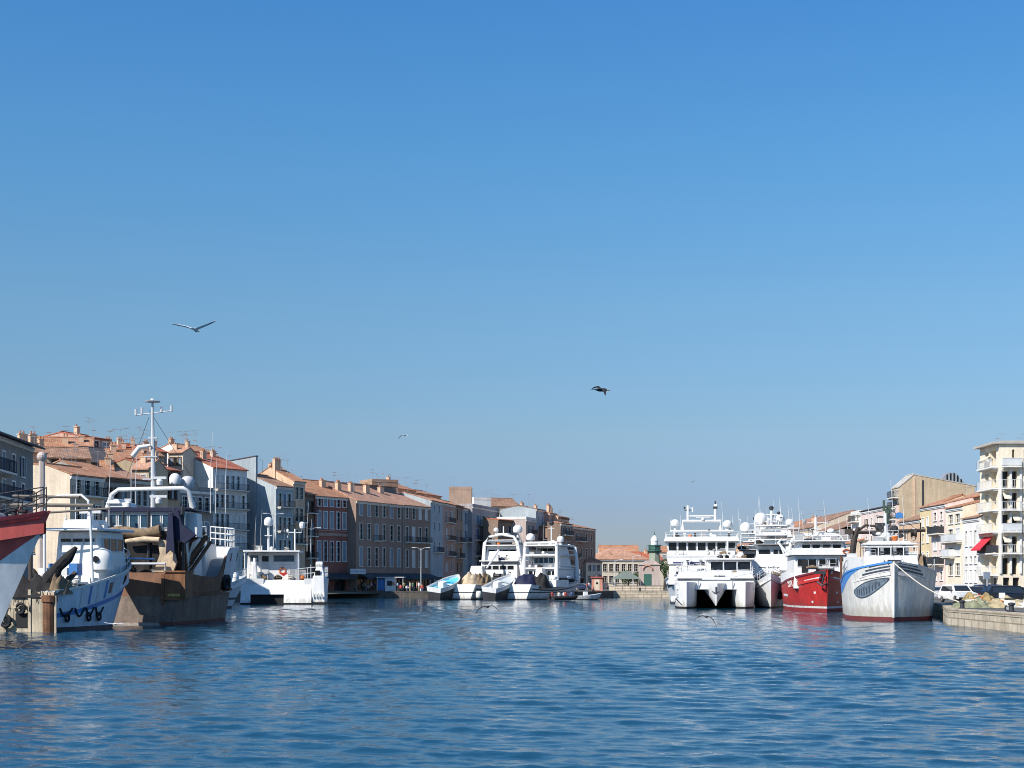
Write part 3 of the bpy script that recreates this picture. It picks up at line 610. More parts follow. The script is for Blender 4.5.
for i, (px, D, w_, py, wm, rm, dp, rs, lab) in enumerate((
    (38, 196, 16, 455, P_peach, T_pink, 6, 1.2, 'small peach hill house with pink tiles left of the three dark openings'),
    (118, 232, 17, 453, P_cream, T_red, 7, 1.3, 'cream hill house with red tiles in the jumble left of the mast'),
    (131, 202, 18, 469, P_beige, T_pink, 6, 1.4, 'beige hill house with pink tiles just above the rose brown house'),
    (150, 236, 14, 456, P_peach, T_brown, 6, 1.2, 'peach hill house with brown tiles behind the trawler mast foot'),
    (100, 190, 14, 470, P_ochre, T_orange, 6, 1.2, 'ochre hill house with orange tiles right of the cream gable roof'),
    (168, 248, 15, 453, P_cream, T_pink, 6, 1.0, 'cream hill house touching the upper white house on the skyline'))):
    house(lab, gp(px, D), gp(px + w_, D + 1.5 - (i % 3)), zat(py, D), 1, 2 + i % 2, wm, rm, dp, rs, base=zat(py, D) - 5.5, rows=[(zat(py, D) - 2.0, zat(py, D) - .8)], ground='none', corn=False, ant=1 + i % 3, seed=500 + i, p_open=0, chim=((.2 + .1 * (i % 5), .3, .7, .9), (.8, .5, .6, 1.1)), fm=F_dark if i % 2 else F_pale, ww=.8)
# ---- the far end of the basin
p = gp(597, 398); q = gp(650, 402); house('pale two storey harbour house with terracotta hipped roof', p, q, zat(559.5, 398), 2, 7, P_ivory, T_pink, 14, 3.4, roof='hip', rows=rws(398, (564, 571), (576, 582.5)), fm=F_pale, sh=S_brown, p_shut=.1, p_open=0, seed=60, ground='win', ww=1.2, chim=((.3, .2, .8, 1.6), (.75, .3, .8, 1.6)))
p = gp(600, 430); house('cream gabled hall rising behind the harbour house', p, gp(640, 430), zat(556, 430), 2, 0, P_cream, T_orange, 14, 3.0, rows=[], ground='none', seed=61, corn=False)
p = gp(632, 425); house('red tiled house behind the green lighthouse', p, gp(664, 428), zat(560, 425), 2, 4, P_ivory, T_red, 10, 2.2, rows=rws(425, (563, 569)), ground='none', seed=62, chim=((.6, .4, .8, 1.0),), p_open=0)
p = gp(658, 440); house('cream house between lighthouse and white ship', p, gp(690, 440), zat(552, 440), 3, 4, P_cream, T_orange, 10, 1.6, rows=rws(440, (555, 560), (565, 571)), ground='none', seed=63, p_open=0)
p = gp(586, 372); house('slim ivory house at the end of the far row', p, gp(602, 375), zat(562, 372), 3, 3, P_ivory, T_orange, 8, 1.2, seed=64, ground='win', ww=.9, rows=rws(372, (565, 571), (576, 583)))

# ---- the right bank: facades face left, far end first
XR = 60.0
def rp(px, X=XR): return (X, X * F / (px - 512.0))
def right(label, pxa, pxb, eave_py, X=XR, **k):
    P2 = rp(pxb, X); P1 = rp(pxa, X)
    if k.pop('near', True): H = zat(eave_py, P2[1])
    rws_ = k.pop('rpx', None)
    if rws_: k['rows'] = rws(P2[1], *rws_)
    return house(label, P1, P2, H, k.pop('floors', 4), k.pop('cols', 3), k.pop('wm'), k.pop('roofm'), **k)
def zr(px, X, py): return zat(py, X * F / (px - 512.0))
right('far peach house with orange roof behind the white fishing boats', 731, 760, 543, X=62, wm=P_peach, roofm=T_orange, depth=14, rise=3, seed=70, ant=4, cols=6, rpx=((556, 561), (566, 572)), ridge=.6)
right('peach gabled house with orange roof left of the red trawler mast', 757, 786, 531, X=61, wm=P_peach, roofm=T_orange, depth=13, rise=3, seed=71, ant=3, cols=6, rpx=((544, 551), (557, 564), (571, 578)), ridge=.6, side=[('r', 3, zr(786, 61, 556), .9, 1.5), ('r', 8, zr(786, 61, 556), .9, 1.5)])
right('cream house with brown tile roof above the red trawler', 786, 813, 527, X=60.5, wm=P_cream, roofm=T_brown, depth=14, rise=3.2, seed=72, ant=3, cols=5, rpx=((541, 548), (556, 564), (572, 580)), ridge=.6, chim=((.3, .3, .8, 1.2),), side=[('r', 3, zr(813, 60.5, 548), .9, 1.5), ('r', 6, zr(813, 60.5, 548), .9, 1.5)])
right('grey white gabled house with small windows above the red trawler bow', 813, 840, 529, X=60, wm=P_lilac, roofm=T_brown, depth=12, rise=2.7, seed=73, ant=2, cols=4, rpx=((539, 547), (555, 563), (572, 580)), ridge=.62, side=[('r', 4.5, zr(840, 60, 534), .7, 1.3), ('r', 8.8, zr(840, 60, 534), .7, 1.3), ('r', 6, zr(840, 60, 550), .9, 1.4)])
right('cream house with terracotta roof left of the dark trawl gallows', 836, 853, 543, X=59, wm=P_cream, roofm=T_orange, depth=10, rise=1.6, seed=74, cols=3, rpx=((548, 555), (564, 572)), ant=1)
right('slim white house with dark loggia left of the long pink house', 851, 861, 513, X=61, wm=P_white, roofm=T_flat, depth=8, rise=.5, roof='flat', seed=75, cols=2, floors=5, rpx=((515, 520), (530, 538), (546, 554), (562, 571)), ant=1, balc=((3, 0, 1), (2, 0, 1), (1, 0, 1)), rail=M_iron)
right('long pale pink house behind the white trawler mast', 861, 896, 505, X=61, wm=P_palepink, roofm=T_slate, depth=10, rise=.8, roof='shed', seed=76, cols=5, floors=5, rpx=((514, 524), (533, 543), (552, 562), (570, 579)), ant=3, sh=S_brown, fm=F_white, p_shut=.3, balc=((2, 0, 1), (1, 3, 4)))
P2 = (61.5, 238.0); P1 = (61.5, 243.0)
BB = house('big beige block with blank wall and dark drain stripe on the right bank', P1, P2, zat(487, 238), 6, 2, P_beige, T_flat, 12, zat(475, 238) - zat(487, 238), ridge=.19, back=zat(486, 238), rows=rws(238, (490, 496), (501, 507), (512, 518), (523, 530)), fm=F_white, seed=77, ant=0, balc=((3, 0, 1), (2, 0, 1), (1, 0, 1), (0, 0, 1)), ground='win', corn=False, ov=.1)
Wb = 5.0
part(BB, 'expansion_joint', M_dark, MB().box(Wb, Wb + .04, 3.55, 3.85, 8, zat(478, 238) - QZ - .35))
part(BB, 'pilaster', P_peach, MB().box(Wb, Wb + .06, 2.1, 2.5, 8, zat(476.5, 238) - QZ - .3))
lm = MB(); z0 = zat(482, 238) - QZ - .6
o = part(BB, 'roof_lantern', M_steel, MB().prism([(6.2, z0), (11.2, z0), (9.2, z0 + 2.2), (8.0, z0 + 2.2)], 'x', 1.2, 3.6))
for i in range(9): lm.box(1.6, 3.2, 6.55 + i * .5, 6.68 + i * .5, z0 + .05, z0 + .3)
for i in range(8):
    u = 6.7 + i * .56; zt = min((u - 6.2) / 1.8, (11.2 - u) / 2.0, 1) * 2.2
    lm.box(3.6, 3.68, u, u + .22, z0 + .1, z0 + max(.3, zt - .1))
part(o, 'pane', M_glass, lm)
right('peach house with white double cornice left of the yellow house', 899, 921, 519, X=60, wm=P_peach, roofm=T_brown, depth=9, rise=1.4, seed=78, cols=2, floors=4, rpx=((528, 538), (547, 555), (565, 575)), fm=F_white, sh=S_brown, p_shut=.3, ww=1.2)
right('narrow yellow house with wall lamp bracket on the right bank', 920, 931, 506, X=60, wm=P_yellow, roofm=T_orange, depth=9, rise=1.5, seed=79, cols=2, floors=5, rpx=((517, 525), (533, 542), (552, 561), (571, 579)), fm=F_white, sh=S_white, p_shut=.5, p_open=0, ww=.9, balc=((1, 0, 1),), ant=1)
right('pale pink house with black balcony panels right of the yellow house', 931, 946, 503.5, X=60, wm=P_palepink, roofm=T_pink, depth=10, rise=1.2, seed=80, cols=2, floors=5, rpx=((511, 519), (524, 532), (541, 549), (556, 563), (572, 580)), fm=F_white, sh=S_white, p_shut=.4, p_open=0, ww=1.3, balc=((3, 0, 1), (1, 0, 1)), panel=True, rail=M_dark, ant=1, ground='win')
right('white house with wide dark top floor loggia on the right bank', 946, 963, 506, X=60, wm=P_ivory, roofm=T_orange, depth=10, rise=1.2, seed=81, cols=2, floors=5, rpx=((513, 522), (528, 540), (547, 555), (563, 575)), fm=F_white, sh=S_white, p_shut=.45, p_open=0, ww=2.1, balc=((2, 0, 1), (1, 0, 0)), panel=True, rail=M_panel, ant=2, ground='win')
right('bright white house with stepped roofline beside the corner apartment block', 963, 979.5, 517, X=60, wm=P_white, roofm=T_brown, depth=9, rise=1.0, seed=82, cols=3, floors=4, rpx=((530, 545), (556, 563), (570, 582)), fm=F_white, sh=S_white, p_shut=.6, p_open=0, ww=.9, ground='win')
p2 = rp(980, 64); p1 = rp(958, 64)
house('brown rendered house with orange roof edge behind the bright white house', p1, p2, zat(496, p2[1]), 5, 3, P_olive, T_orange, 8, 1.4, rows=rws(p2[1], (502, 510)), seed=83, ground='none', fm=F_dark, ww=1.2, p_open=0)

def corner_block():
    X0, Y0 = 60.4, 186.0; W = 7.6; DY = 20.0     # W along the canal, DY along the street to the right
    H = zat(444, 186) - QZ; fh = H / 7.05
    t = thing('apartment_block', 'seven storey cream apartment block with loggias and red awning at the right edge', 'apartment block', (X0, Y0 + W, QZ), R(-90))
    # local: x runs from far to near along the canal, -y is the canal side, the street side is x = W
    mb = MB(); fops = []; sops = []
    for f in range(1, 7):
        z = f * fh
        fops.append((1.9, z + .12, 1.6, fh - .6, .5)); fops.append((4.2, z + .12, 2.3, fh - .5, 1.4))
        if f < 6:
            for u, w in ((.45, .75), (1.62, .62), (3.1, .72), (4.5, .75), (6.2, .8), (8.0, .8), (10, .8), (12, .8)): sops.append((u, z + .1, w, fh - .65, .55))
        else:
            for u, w in ((1.62, .3), (3.05, .28), (3.6, .28), (6.2, .3), (8, .3)): sops.append((u, z + .25, w, fh - .8, .3))
    fops.append((1.0, .1, 2.4, 2.5, .4)); fops.append((4.4, .1, 2.2, 2.5, .4))
    for u, w in ((.5, .8), (1.7, .8), (3.1, .8), (4.5, 1.0), (6.5, 2)): sops.append((u, .1, w, 2.3, .4))
    wall_plane(mb, 0, 0, 1, 0, W, 0, H, fops); wall_plane(mb, W, 0, 0, 1, DY, 0, H, sops)
    wall_plane(mb, 0, DY, 0, -1, DY, 0, H, []); mb.quad((0, DY, 0), (W, DY, 0), (W, DY, H), (0, DY, H))
    part(t, 'wall', P_ivory, mb)
    for (u, z, w, h, d) in fops: 
        part(t, 'window', F_white, MB().box(u, u + .1, d - .1, d, z, z + h).box(u + w - .1, u + w, d - .1, d, z, z + h).box(u + w / 2 - .05, u + w / 2 + .05, d - .1, d, z, z + h))
        part(t.children[-1], 'pane', M_glass, MB().box(u - .05, u + w + .05, d + .0, d + .04, z - .03, z + h + .03))
    for (u, z, w, h, d) in sops:
        o = part(t, 'window', F_dark, MB().box(W - d, W - d + .08, u, u + .07, z, z + h).box(W - d, W - d + .08, u + w - .07, u + w, z, z + h))
        part(o, 'pane', M_glass, MB().box(W - d - .04, W - d, u - .03, u + w + .03, z - .03, z + h + .03))
    part(t, 'roof', T_flat, MB().box(-.3, W + .35, -.8, DY + .3, H + .02, H + .3).box(.4, W - .3, .4, DY - .3, H + .301, H + .45))
    rnd = random.Random(3)
    for f in range(1, 7):
        z = f * fh
        balcony(t, 1.3, z + .08, 6.1, .8, F_white, M_panel if f != 2 else M_dark, f == 2)
        for u0, w in ((.25, 2.3), (2.85, 2.6), (5.9, 3.2), (9.6, 3.4)):
            if f == 1: continue
            q = balcony(t, 0, 0, w, .8, F_white, M_panel, (f + int(u0)) % 3 == 0, loc=(W, u0, z + .06), rz=R(90))
    for u in (0, 1.28, 2.52, 4.0, 5.5, 7.3, 9.2): part(t, 'pilaster', P_white, MB().box(W, W + .2, u, u + .24, 2.9, 6 * fh - .3))
    # red awning let down over a first floor loggia, slanted white blinds elsewhere
    zz = 3 * fh
    part(t, 'awning', M_awn_red, MB().prism([(-.02, zz - .55), (-1.6, zz - 2.05), (-1.62, zz - 2.25), (-1.57, zz - 2.25), (-1.55, zz - 2.08), (0, zz - .49)], 'x', 1.5, 5.2), label='red awning hanging in front of a dark balcony')
    part(t, 'parasol', M_awn_cream, MB().prism([(-.1, H - 1.2), (-1.0, H - 1.75), (-1.0, H - 1.8), (-.1, H - 1.25)], 'x', 2.2, 4.6))
    for u, f in ((.45, 4), (1.62, 3), (3.1, 3), (.45, 2), (3.1, 5)):
        part(t, 'blind', M_awn_cream, MB().prism([(W, f * fh + 2.1), (W + .75, f * fh + 1.4), (W + .75, f * fh + 1.36), (W, f * fh + 2.06)], 'y', u, u + .8))
    part(t, 'awning', M_orange, MB().box(W + .25, W + .3, 4.3, 5.6, fh * 2 - .1 - 1.2, fh * 2 - .2), label='orange cloth hung over a balcony rail')
    zs = [(x, y) for x in (1, 3, 5) for y in (1, 4, 8)]
    for i in range(4): antenna(t, rnd.uniform(.5, 6), rnd.uniform(.5, 8), H + .3, rnd.uniform(.8, 1.6), 0, rnd)
corner_block()
# ------------------------------------------------------------------ boats
def sm(x): x = max(0, min(1, x)); return x * x * (3 - 2 * x)
class Hull:
    """stern at y = 0, bow at +y, x to starboard, water at z = 0"""
    def __init__(s, L, B, sheer, tw=.8, bluff=2.4, wl=.9, wbluff=1.8, rake=1.5, srake=0., bow0=.55, flare=1.25, zmin=-.6, stern_len=.3, wtw=None):
        s.L, s.B, s.sheer, s.tw, s.bluff, s.wl, s.wbluff, s.rake, s.srake, s.bow0, s.flare, s.zmin, s.stern_len = L, B, sheer, tw, bluff, wl, wbluff, rake, srake, bow0, flare, zmin, stern_len
        s.wtw = tw if wtw is None else wtw
    def zs(s, t):
        if callable(s.sheer): return s.sheer(t)
        a, m, b = s.sheer
        return a + (b - a) * t + (m - (a + b) / 2) * 4 * t * (1 - t)
    def hb(s, t, tw, bl, k):
        w = s.B / 2 * k * (tw + (1 - tw) * sm(t / s.stern_len))
        if t > s.bow0: w *= max(0, 1 - ((t - s.bow0) / (1 - s.bow0)) ** bl)
        return w
    def pt(s, t, z, side=1, out=0):
        zt = s.zs(t); k = max(0, min(1.0, (z - s.zmin) / (zt - s.zmin)))
        wd, ww = s.hb(t, s.tw, s.bluff, 1), s.hb(t, s.wtw, s.wbluff, s.wl)
        x = ww + (wd - ww) * k ** s.flare
        y = t * (s.L - s.rake * (1 - k) - 0) - s.srake * (1 - t) * (k - .3)
        return Vector((side * (x + out), y, z))
    def nrm(s, t, z, side):
        a = s.pt(min(t + .01, 1), z, side) - s.pt(max(t - .01, 0), z, side); b = s.pt(t, z + .05, side) - s.pt(t, z - .05, side)
        n = a.cross(b); n.normalize()
        if n.x * side < 0: n = -n
        return n
    def lev(s, l, t):
        k, v = l
        if callable(v): v = v(t)
        return min(v, s.zs(t) - .02) if k == 'a' else s.zs(t) + v
    def build(s, parent, levels, mats, name='hull', bul=.9, deckm=None, n=30, loc=None, sub=3, deck=True):
        """levels: list of (('a' absolute | 'r' below the sheer, value), material index of the band below it)"""
        mb = MB()
        ts = [1 - (1 - i / n) ** 1.5 for i in range(n + 1)]
        L = [(('a', s.zmin), 0)] + levels
        for side in (-1, 1):
            for i in range(1, len(L)):
                mb.mat(L[i][1]); rows = []
                for j in range(sub + 1):
                    rows.append([tuple(s.pt(t, s.lev(L[i - 1][0], t) * (1 - j / sub) + s.lev(L[i][0], t) * j / sub, side)) for t in ts])
                mb.grid(rows)
        for i in range(1, len(L)):      # transom
            mb.mat(L[i][1])
            for j in range(sub):
                za = s.lev(L[i - 1][0], 0) * (1 - j / sub) + s.lev(L[i][0], 0) * j / sub; zb = s.lev(L[i - 1][0], 0) * (1 - (j + 1) / sub) + s.lev(L[i][0], 0) * (j + 1) / sub
                mb.quad(s.pt(0, za, -1), s.pt(0, za, 1), s.pt(0, zb, 1), s.pt(0, zb, -1))
        mb.mat(L[-1][1])
        ti = [min(t, .985) for t in ts]
        def inner(t, z, side):
            p = s.pt(t, s.zs(t), side); p.x = side * max(.0, abs(p.x) - .14); p.y = min(p.y, s.L - .25) if t > .9 else p.y; p.z = z
            if t == 0: p.y += .12
            return tuple(p)
        for side in (-1, 1):
            mb.grid([[tuple(s.pt(t, s.zs(t), side)) for t in ts], [inner(t, s.zs(t), side) for t in ti], [inner(t, s.zs(t) - bul, side) for t in ti]])
        mb.quad(s.pt(0, s.zs(0), -1), s.pt(0, s.zs(0), 1), inner(0, s.zs(0), 1), inner(0, s.zs(0), -1)); mb.quad(inner(0, s.zs(0), -1), inner(0, s.zs(0), 1), inner(0, s.zs(0) - bul, 1), inner(0, s.zs(0) - bul, -1))
        o = part(parent, name, mats, mb, smooth=50, loc=loc)
        if deck:
            d = MB(); d.grid([[inner(t, s.zs(t) - bul + .01, -1) for t in ti], [inner(t, s.zs(t) - bul + .01, 1) for t in ti]])
            part(parent, 'deck', deckm or M_deck, d, loc=loc)
        return o
    def strip(s, parent, name, m, side, f_lo, f_hi, t0, t1, n=24, out=.02, th=.03, loc=None):
        """a painted or raised band lying on the hull between two height curves"""
        mb = MB(); lo, hi, lo2, hi2 = [], [], [], []
        for i in range(n + 1):
            t = t0 + (t1 - t0) * i / n
            for f, A, B_ in ((f_lo, lo, lo2), (f_hi, hi, hi2)):
                p = s.pt(t, f(t), side); nn = s.nrm(t, f(t), side)
                A.append(tuple(p + nn * out)); B_.append(tuple(p - nn * th))
        mb.grid([lo2, lo, hi, hi2])
        return part(parent, name, m, mb, smooth=40, loc=loc)
    def glyphs(s, parent, m, side, t0, z0, h, text, dirn=1, w=None, slope=0, out=.02, name='lettering'):
        """block capitals set along the hull, drawn as strokes lying on the plating"""
        G = {'A': '0,0 .5,1 1,0|.2,.4 .8,.4', 'R': '0,0 0,1 .9,.95 .9,.55 0,.5|.4,.5 1,0', 'I': '.5,0 .5,1', 'C': '1,.1 .4,0 0,.3 0,.7 .4,1 1,.9', 'S': '0,.05 .8,.05 .95,.3 .1,.6 .2,.95 1,.95', 'T': '.5,0 .5,1|0,1 1,1', 'L': '0,1 0,0 .9,0', 'E': '1,0 0,0 0,1 1,1|0,.5 .8,.5', 'N': '0,0 0,1 1,0 1,1', 'O': '.5,0 0,.3 0,.7 .5,1 1,.7 1,.3 .5,0', 'F': '0,0 0,1 1,1|0,.5 .8,.5', '1': '.2,.8 .5,1 .5,0', '0': '.5,0 .1,.3 .1,.7 .5,1 .9,.7 .9,.3 .5,0', '7': '0,1 1,1 .3,0', '3': '0,1 1,1 .4,.6 1,.3 .6,0 0,.05', '8': '.5,.5 .1,.75 .5,1 .9,.75 .5,.5 .05,.25 .5,0 .95,.25 .5,.5', 'M': '0,0 0,1 .5,.4 1,1 1,0', 'U': '0,1 0,.2 .5,0 1,.2 1,1'}
        mb = MB(); w = w or h * .62; t = t0; dt = w / s.L
        for k, ch in enumerate(text):
            if ch != ' ':
                for stroke in G[ch].split('|'):
                    pts = []
                    for q in stroke.split():
                        u, v = map(float, q.split(',')); tt = t + dirn * dt * u; zz = z0 + h * v + slope * (tt - t0) * s.L
                        pts.append(s.pt(tt, zz, side) + s.nrm(tt, zz, side) * out)
                    mb.tube(pts, h * .075, 4)
            t += dirn * dt * 1.4
        return part(parent, name, m, mb)

def rail(parent, pts, h=1.0, m=None, step=1.1, rows=(.5, 1.0), r=.03, name='railing', closed=False):
    mb = MB(); pts = [Vector(p) for p in pts]
    if closed: pts.append(pts[0])
    for k in rows: mb.tube([p + Vector((0, 0, h * k)) for p in pts], r, 5)
    for a_, b_ in zip(pts[:-1], pts[1:]):
        n = max(1, int((b_ - a_).length / step))
        for i in range(n + 1):
            p = a_.lerp(b_, i / n); mb.tube([p, p + Vector((0, 0, h))], r * .9, 5)
    return part(parent, name, m or M_white, mb)
def panes(parent, host, wall, u0, u1, z0, z1, n, gap=.12, m=None, frame=None, name='window'):
    """n panes in a row on a wall: wall = ('y', y, -1|1) faces along y, ('x', x, -1|1) along x. Each pane stands 2 cm proud inside a slim frame."""
    ax, c, sg = wall; w = (u1 - u0 - gap * (n - 1)) / n
    for i in range(n):
        a0 = u0 + i * (w + gap); a1 = a0 + w; f = MB(); g = MB(); e_ = .05
        def bx(b, p0, p1, q0, q1, d0, d1):
            d0, d1 = sorted((c + sg * d0, c + sg * d1))
            if ax == 'y': b.box(p0, p1, d0, d1, q0, q1)
            else: b.box(d0, d1, p0, p1, q0, q1)
        bx(f, a0 - e_, a0, z0 - e_, z1 + e_, -.05, .05); bx(f, a1, a1 + e_, z0 - e_, z1 + e_, -.05, .05); bx(f, a0, a1, z0 - e_, z0, -.05, .05); bx(f, a0, a1, z1, z1 + e_, -.05, .05)
        bx(g, a0, a1, z0, z1, -.05, .02)
        o = part(parent, name, frame or M_lgrey, f); part(o, 'pane', m or M_glass, g)
def whip(parent, p, h, r=.03, m=None): return part(parent, 'whip_antenna', m or M_white, MB().tube([p, (p[0], p[1], p[2] + h * .5), (p[0] + .03 * h, p[1], p[2] + h)], [r, r * .8, r * .3], 5))
def radome(parent, p, r, post=.5):
    return part(parent, 'radome', M_white, MB().lathe((p[0], p[1], p[2]), [(r * .35, 0), (r * .22, .1), (r * .22, post)], 8).dome((p[0], p[1], p[2] + post), r), smooth=50)
def radar(parent, p, w=1.6): 
    o = part(parent, 'radar', M_white, MB().lathe(p, [(.22, 0), (.25, .3), (.16, .42)], 10), smooth=40)
    part(o, 'scanner', M_lgrey, MB().box(p[0] - w / 2, p[0] + w / 2, p[1] - .09, p[1] + .09, p[2] + .43, p[2] + .62)); return o
def fender(parent, p, r=.28, L=.9, m=None): return part(parent, 'fender', m or M_white_dirty, MB().lathe(p, [(.05, -L / 2), (r * .8, -L * .42), (r, -L * .25), (r, L * .25), (r * .8, L * .42), (.05, L / 2)], 10), smooth=60)
def tyre(parent, p, r=.45, ax='x'):
    m = MB(); ring = [(p[0], p[1] + r * math.cos(2 * math.pi * i / 14), p[2] + r * math.sin(2 * math.pi * i / 14)) if ax == 'x' else (p[0] + r * math.cos(2 * math.pi * i / 14), p[1], p[2] + r * math.sin(2 * math.pi * i / 14)) for i in range(14)]
    m.tube(ring, r * .33, 8, close=True); return part(parent, 'tyre_fender', M_black, m, smooth=60)
def raft(parent, p, L=1.2, r=.32, ax='x'):
    return part(parent, 'life_raft', M_white, MB().lathe(p, [(r * .7, -L / 2), (r, -L / 2 + .1), (r, -.03), (r * 1.06, -.03), (r * 1.06, .03), (r, .03), (r, L / 2 - .1), (r * .7, L / 2)], 12, ax), smooth=40)
def heap(parent, name, m, c, sx, sy, h, seed=0, n=18, rough=.3):
    rnd = random.Random(seed); ph = [rnd.uniform(0, 6) for _ in range(8)]; rows = []
    for i in range(n + 1):
        row = []
        for j in range(n + 1):
            u, v = i / n * 2 - 1, j / n * 2 - 1; d = max(abs(u), abs(v)); 
            k = max(0, 1 - (u * u + v * v) ** 1.3 * .75) if d < 1 else 0
            z = h * k * (1 + rough * math.sin(5 * u + ph[0]) * math.sin(4 * v + ph[1]) + rough * .6 * math.sin(11 * u + ph[2] + 3 * v) + rnd.uniform(-.08, .08))
            row.append((c[0] + u * sx, c[1] + v * sy, c[2] + max(z, 0 if d < 1 else -.05)))
        rows.append(row)
    return part(parent, name, m, MB().grid(rows), smooth=70)
def net_drum(parent, p, L=2.4, r=.8, m=None):
    o = part(parent, 'net_drum', M_rust, MB().lathe(p, [(r * 1.25, -L / 2 - .06), (r * 1.25, -L / 2), (.2, -L / 2), (.2, L / 2), (r * 1.25, L / 2), (r * 1.25, L / 2 + .06)], 16, 'x'))
    part(o, 'net', m or M_dark_net, MB().lathe(p, [(r * .85, -L / 2 + .02), (r, -L * .3), (r * .93, 0), (r * 1.02, L * .25), (r * .85, L / 2 - .02)], 16, 'x'), smooth=60); return o
def boat(name, label, cat, px, D, heading, group=None, bow=None):
    """heading: degrees clockwise from straight away; when bow is given (px, D) mark where the bow stands and bow is the hull length"""
    x, y = at(px, D), D
    if bow: x -= math.sin(R(heading)) * bow; y -= math.cos(R(heading)) * bow
    return thing(name, label, cat, (x, y, 0), -R(heading), group)

def clutter(t, x0, x1, y0, y1, z, n, seed, tall=1.0):
    """working gear lying about on a deck: each piece a part of the boat"""
    rnd = random.Random(seed)
    for i in range(n):
        x, y, k = rnd.uniform(x0, x1), rnd.uniform(y0, y1), rnd.randrange(8); h = rnd.uniform(.4, 1.0) * tall
        if k == 0: part(t, 'fish_crate', rnd.choice((M_white_dirty, M_blue, M_white_dirty, M_grey, M_lgrey)), MB().box(x - .4, x + .4, y - .3, y + .3, z, z + h * .6).box(x - .36, x + .36, y - .26, y + .26, z + h * .6, z + h * .6 + .02))
        elif k == 1: part(t, 'buoy', rnd.choice((M_orange, M_white_dirty, M_white_dirty, M_grey)), MB().ball((x, y, z + .3), .3, 1.15, 10, 6), smooth=60)
        elif k == 2: part(t, 'rope_coil', rnd.choice((M_rope, M_dark, M_brown_net)), MB().tube([(x + .32 * math.cos(a_), y + .32 * math.sin(a_), z + .1 + .04 * a_) for a_ in [j * .7 for j in range(18)]], .055, 5))
        elif k == 3: part(t, 'vent', rnd.choice((M_white_dirty, M_grey)), MB().lathe((x, y, z), [(.12, 0), (.12, h), (.26, h + .02), (.26, h + .22), (.05, h + .3)], 10))
        elif k == 4: part(t, 'locker', rnd.choice((M_white_dirty, M_grey, M_lgrey)), MB().box(x - .45, x + .45, y - .35, y + .35, z, z + h * 1.1, .03).box(x - .48, x + .48, y - .38, y + .38, z + h * 1.1, z + h * 1.1 + .06))
        elif k == 5: part(t, 'pipe_frame', rnd.choice((M_lgrey, M_dark, M_steel)), MB().tube([(x - .5, y, z), (x - .5, y, z + h * 1.7), (x + .5, y, z + h * 1.7), (x + .5, y, z)], .05).tube([(x - .5, y, z + h * .9), (x + .5, y, z + h * .9)], .04))
        elif k == 6: part(t, 'net_bundle', rnd.choice((M_dark_net, M_brown_net, M_bluetarp)), MB().tube([(x - .6, y, z + .2), (x - .1, y + .1, z + .4), (x + .5, y, z + .22)], [.2, .36, .18], 7), smooth=60)
        else: part(t, 'deck_lamp', M_dark, MB().tube([(x, y, z), (x, y, z + h * 1.6)], .035).box(x - .16, x + .16, y - .1, y + .12, z + h * 1.6, z + h * 1.6 + .2))
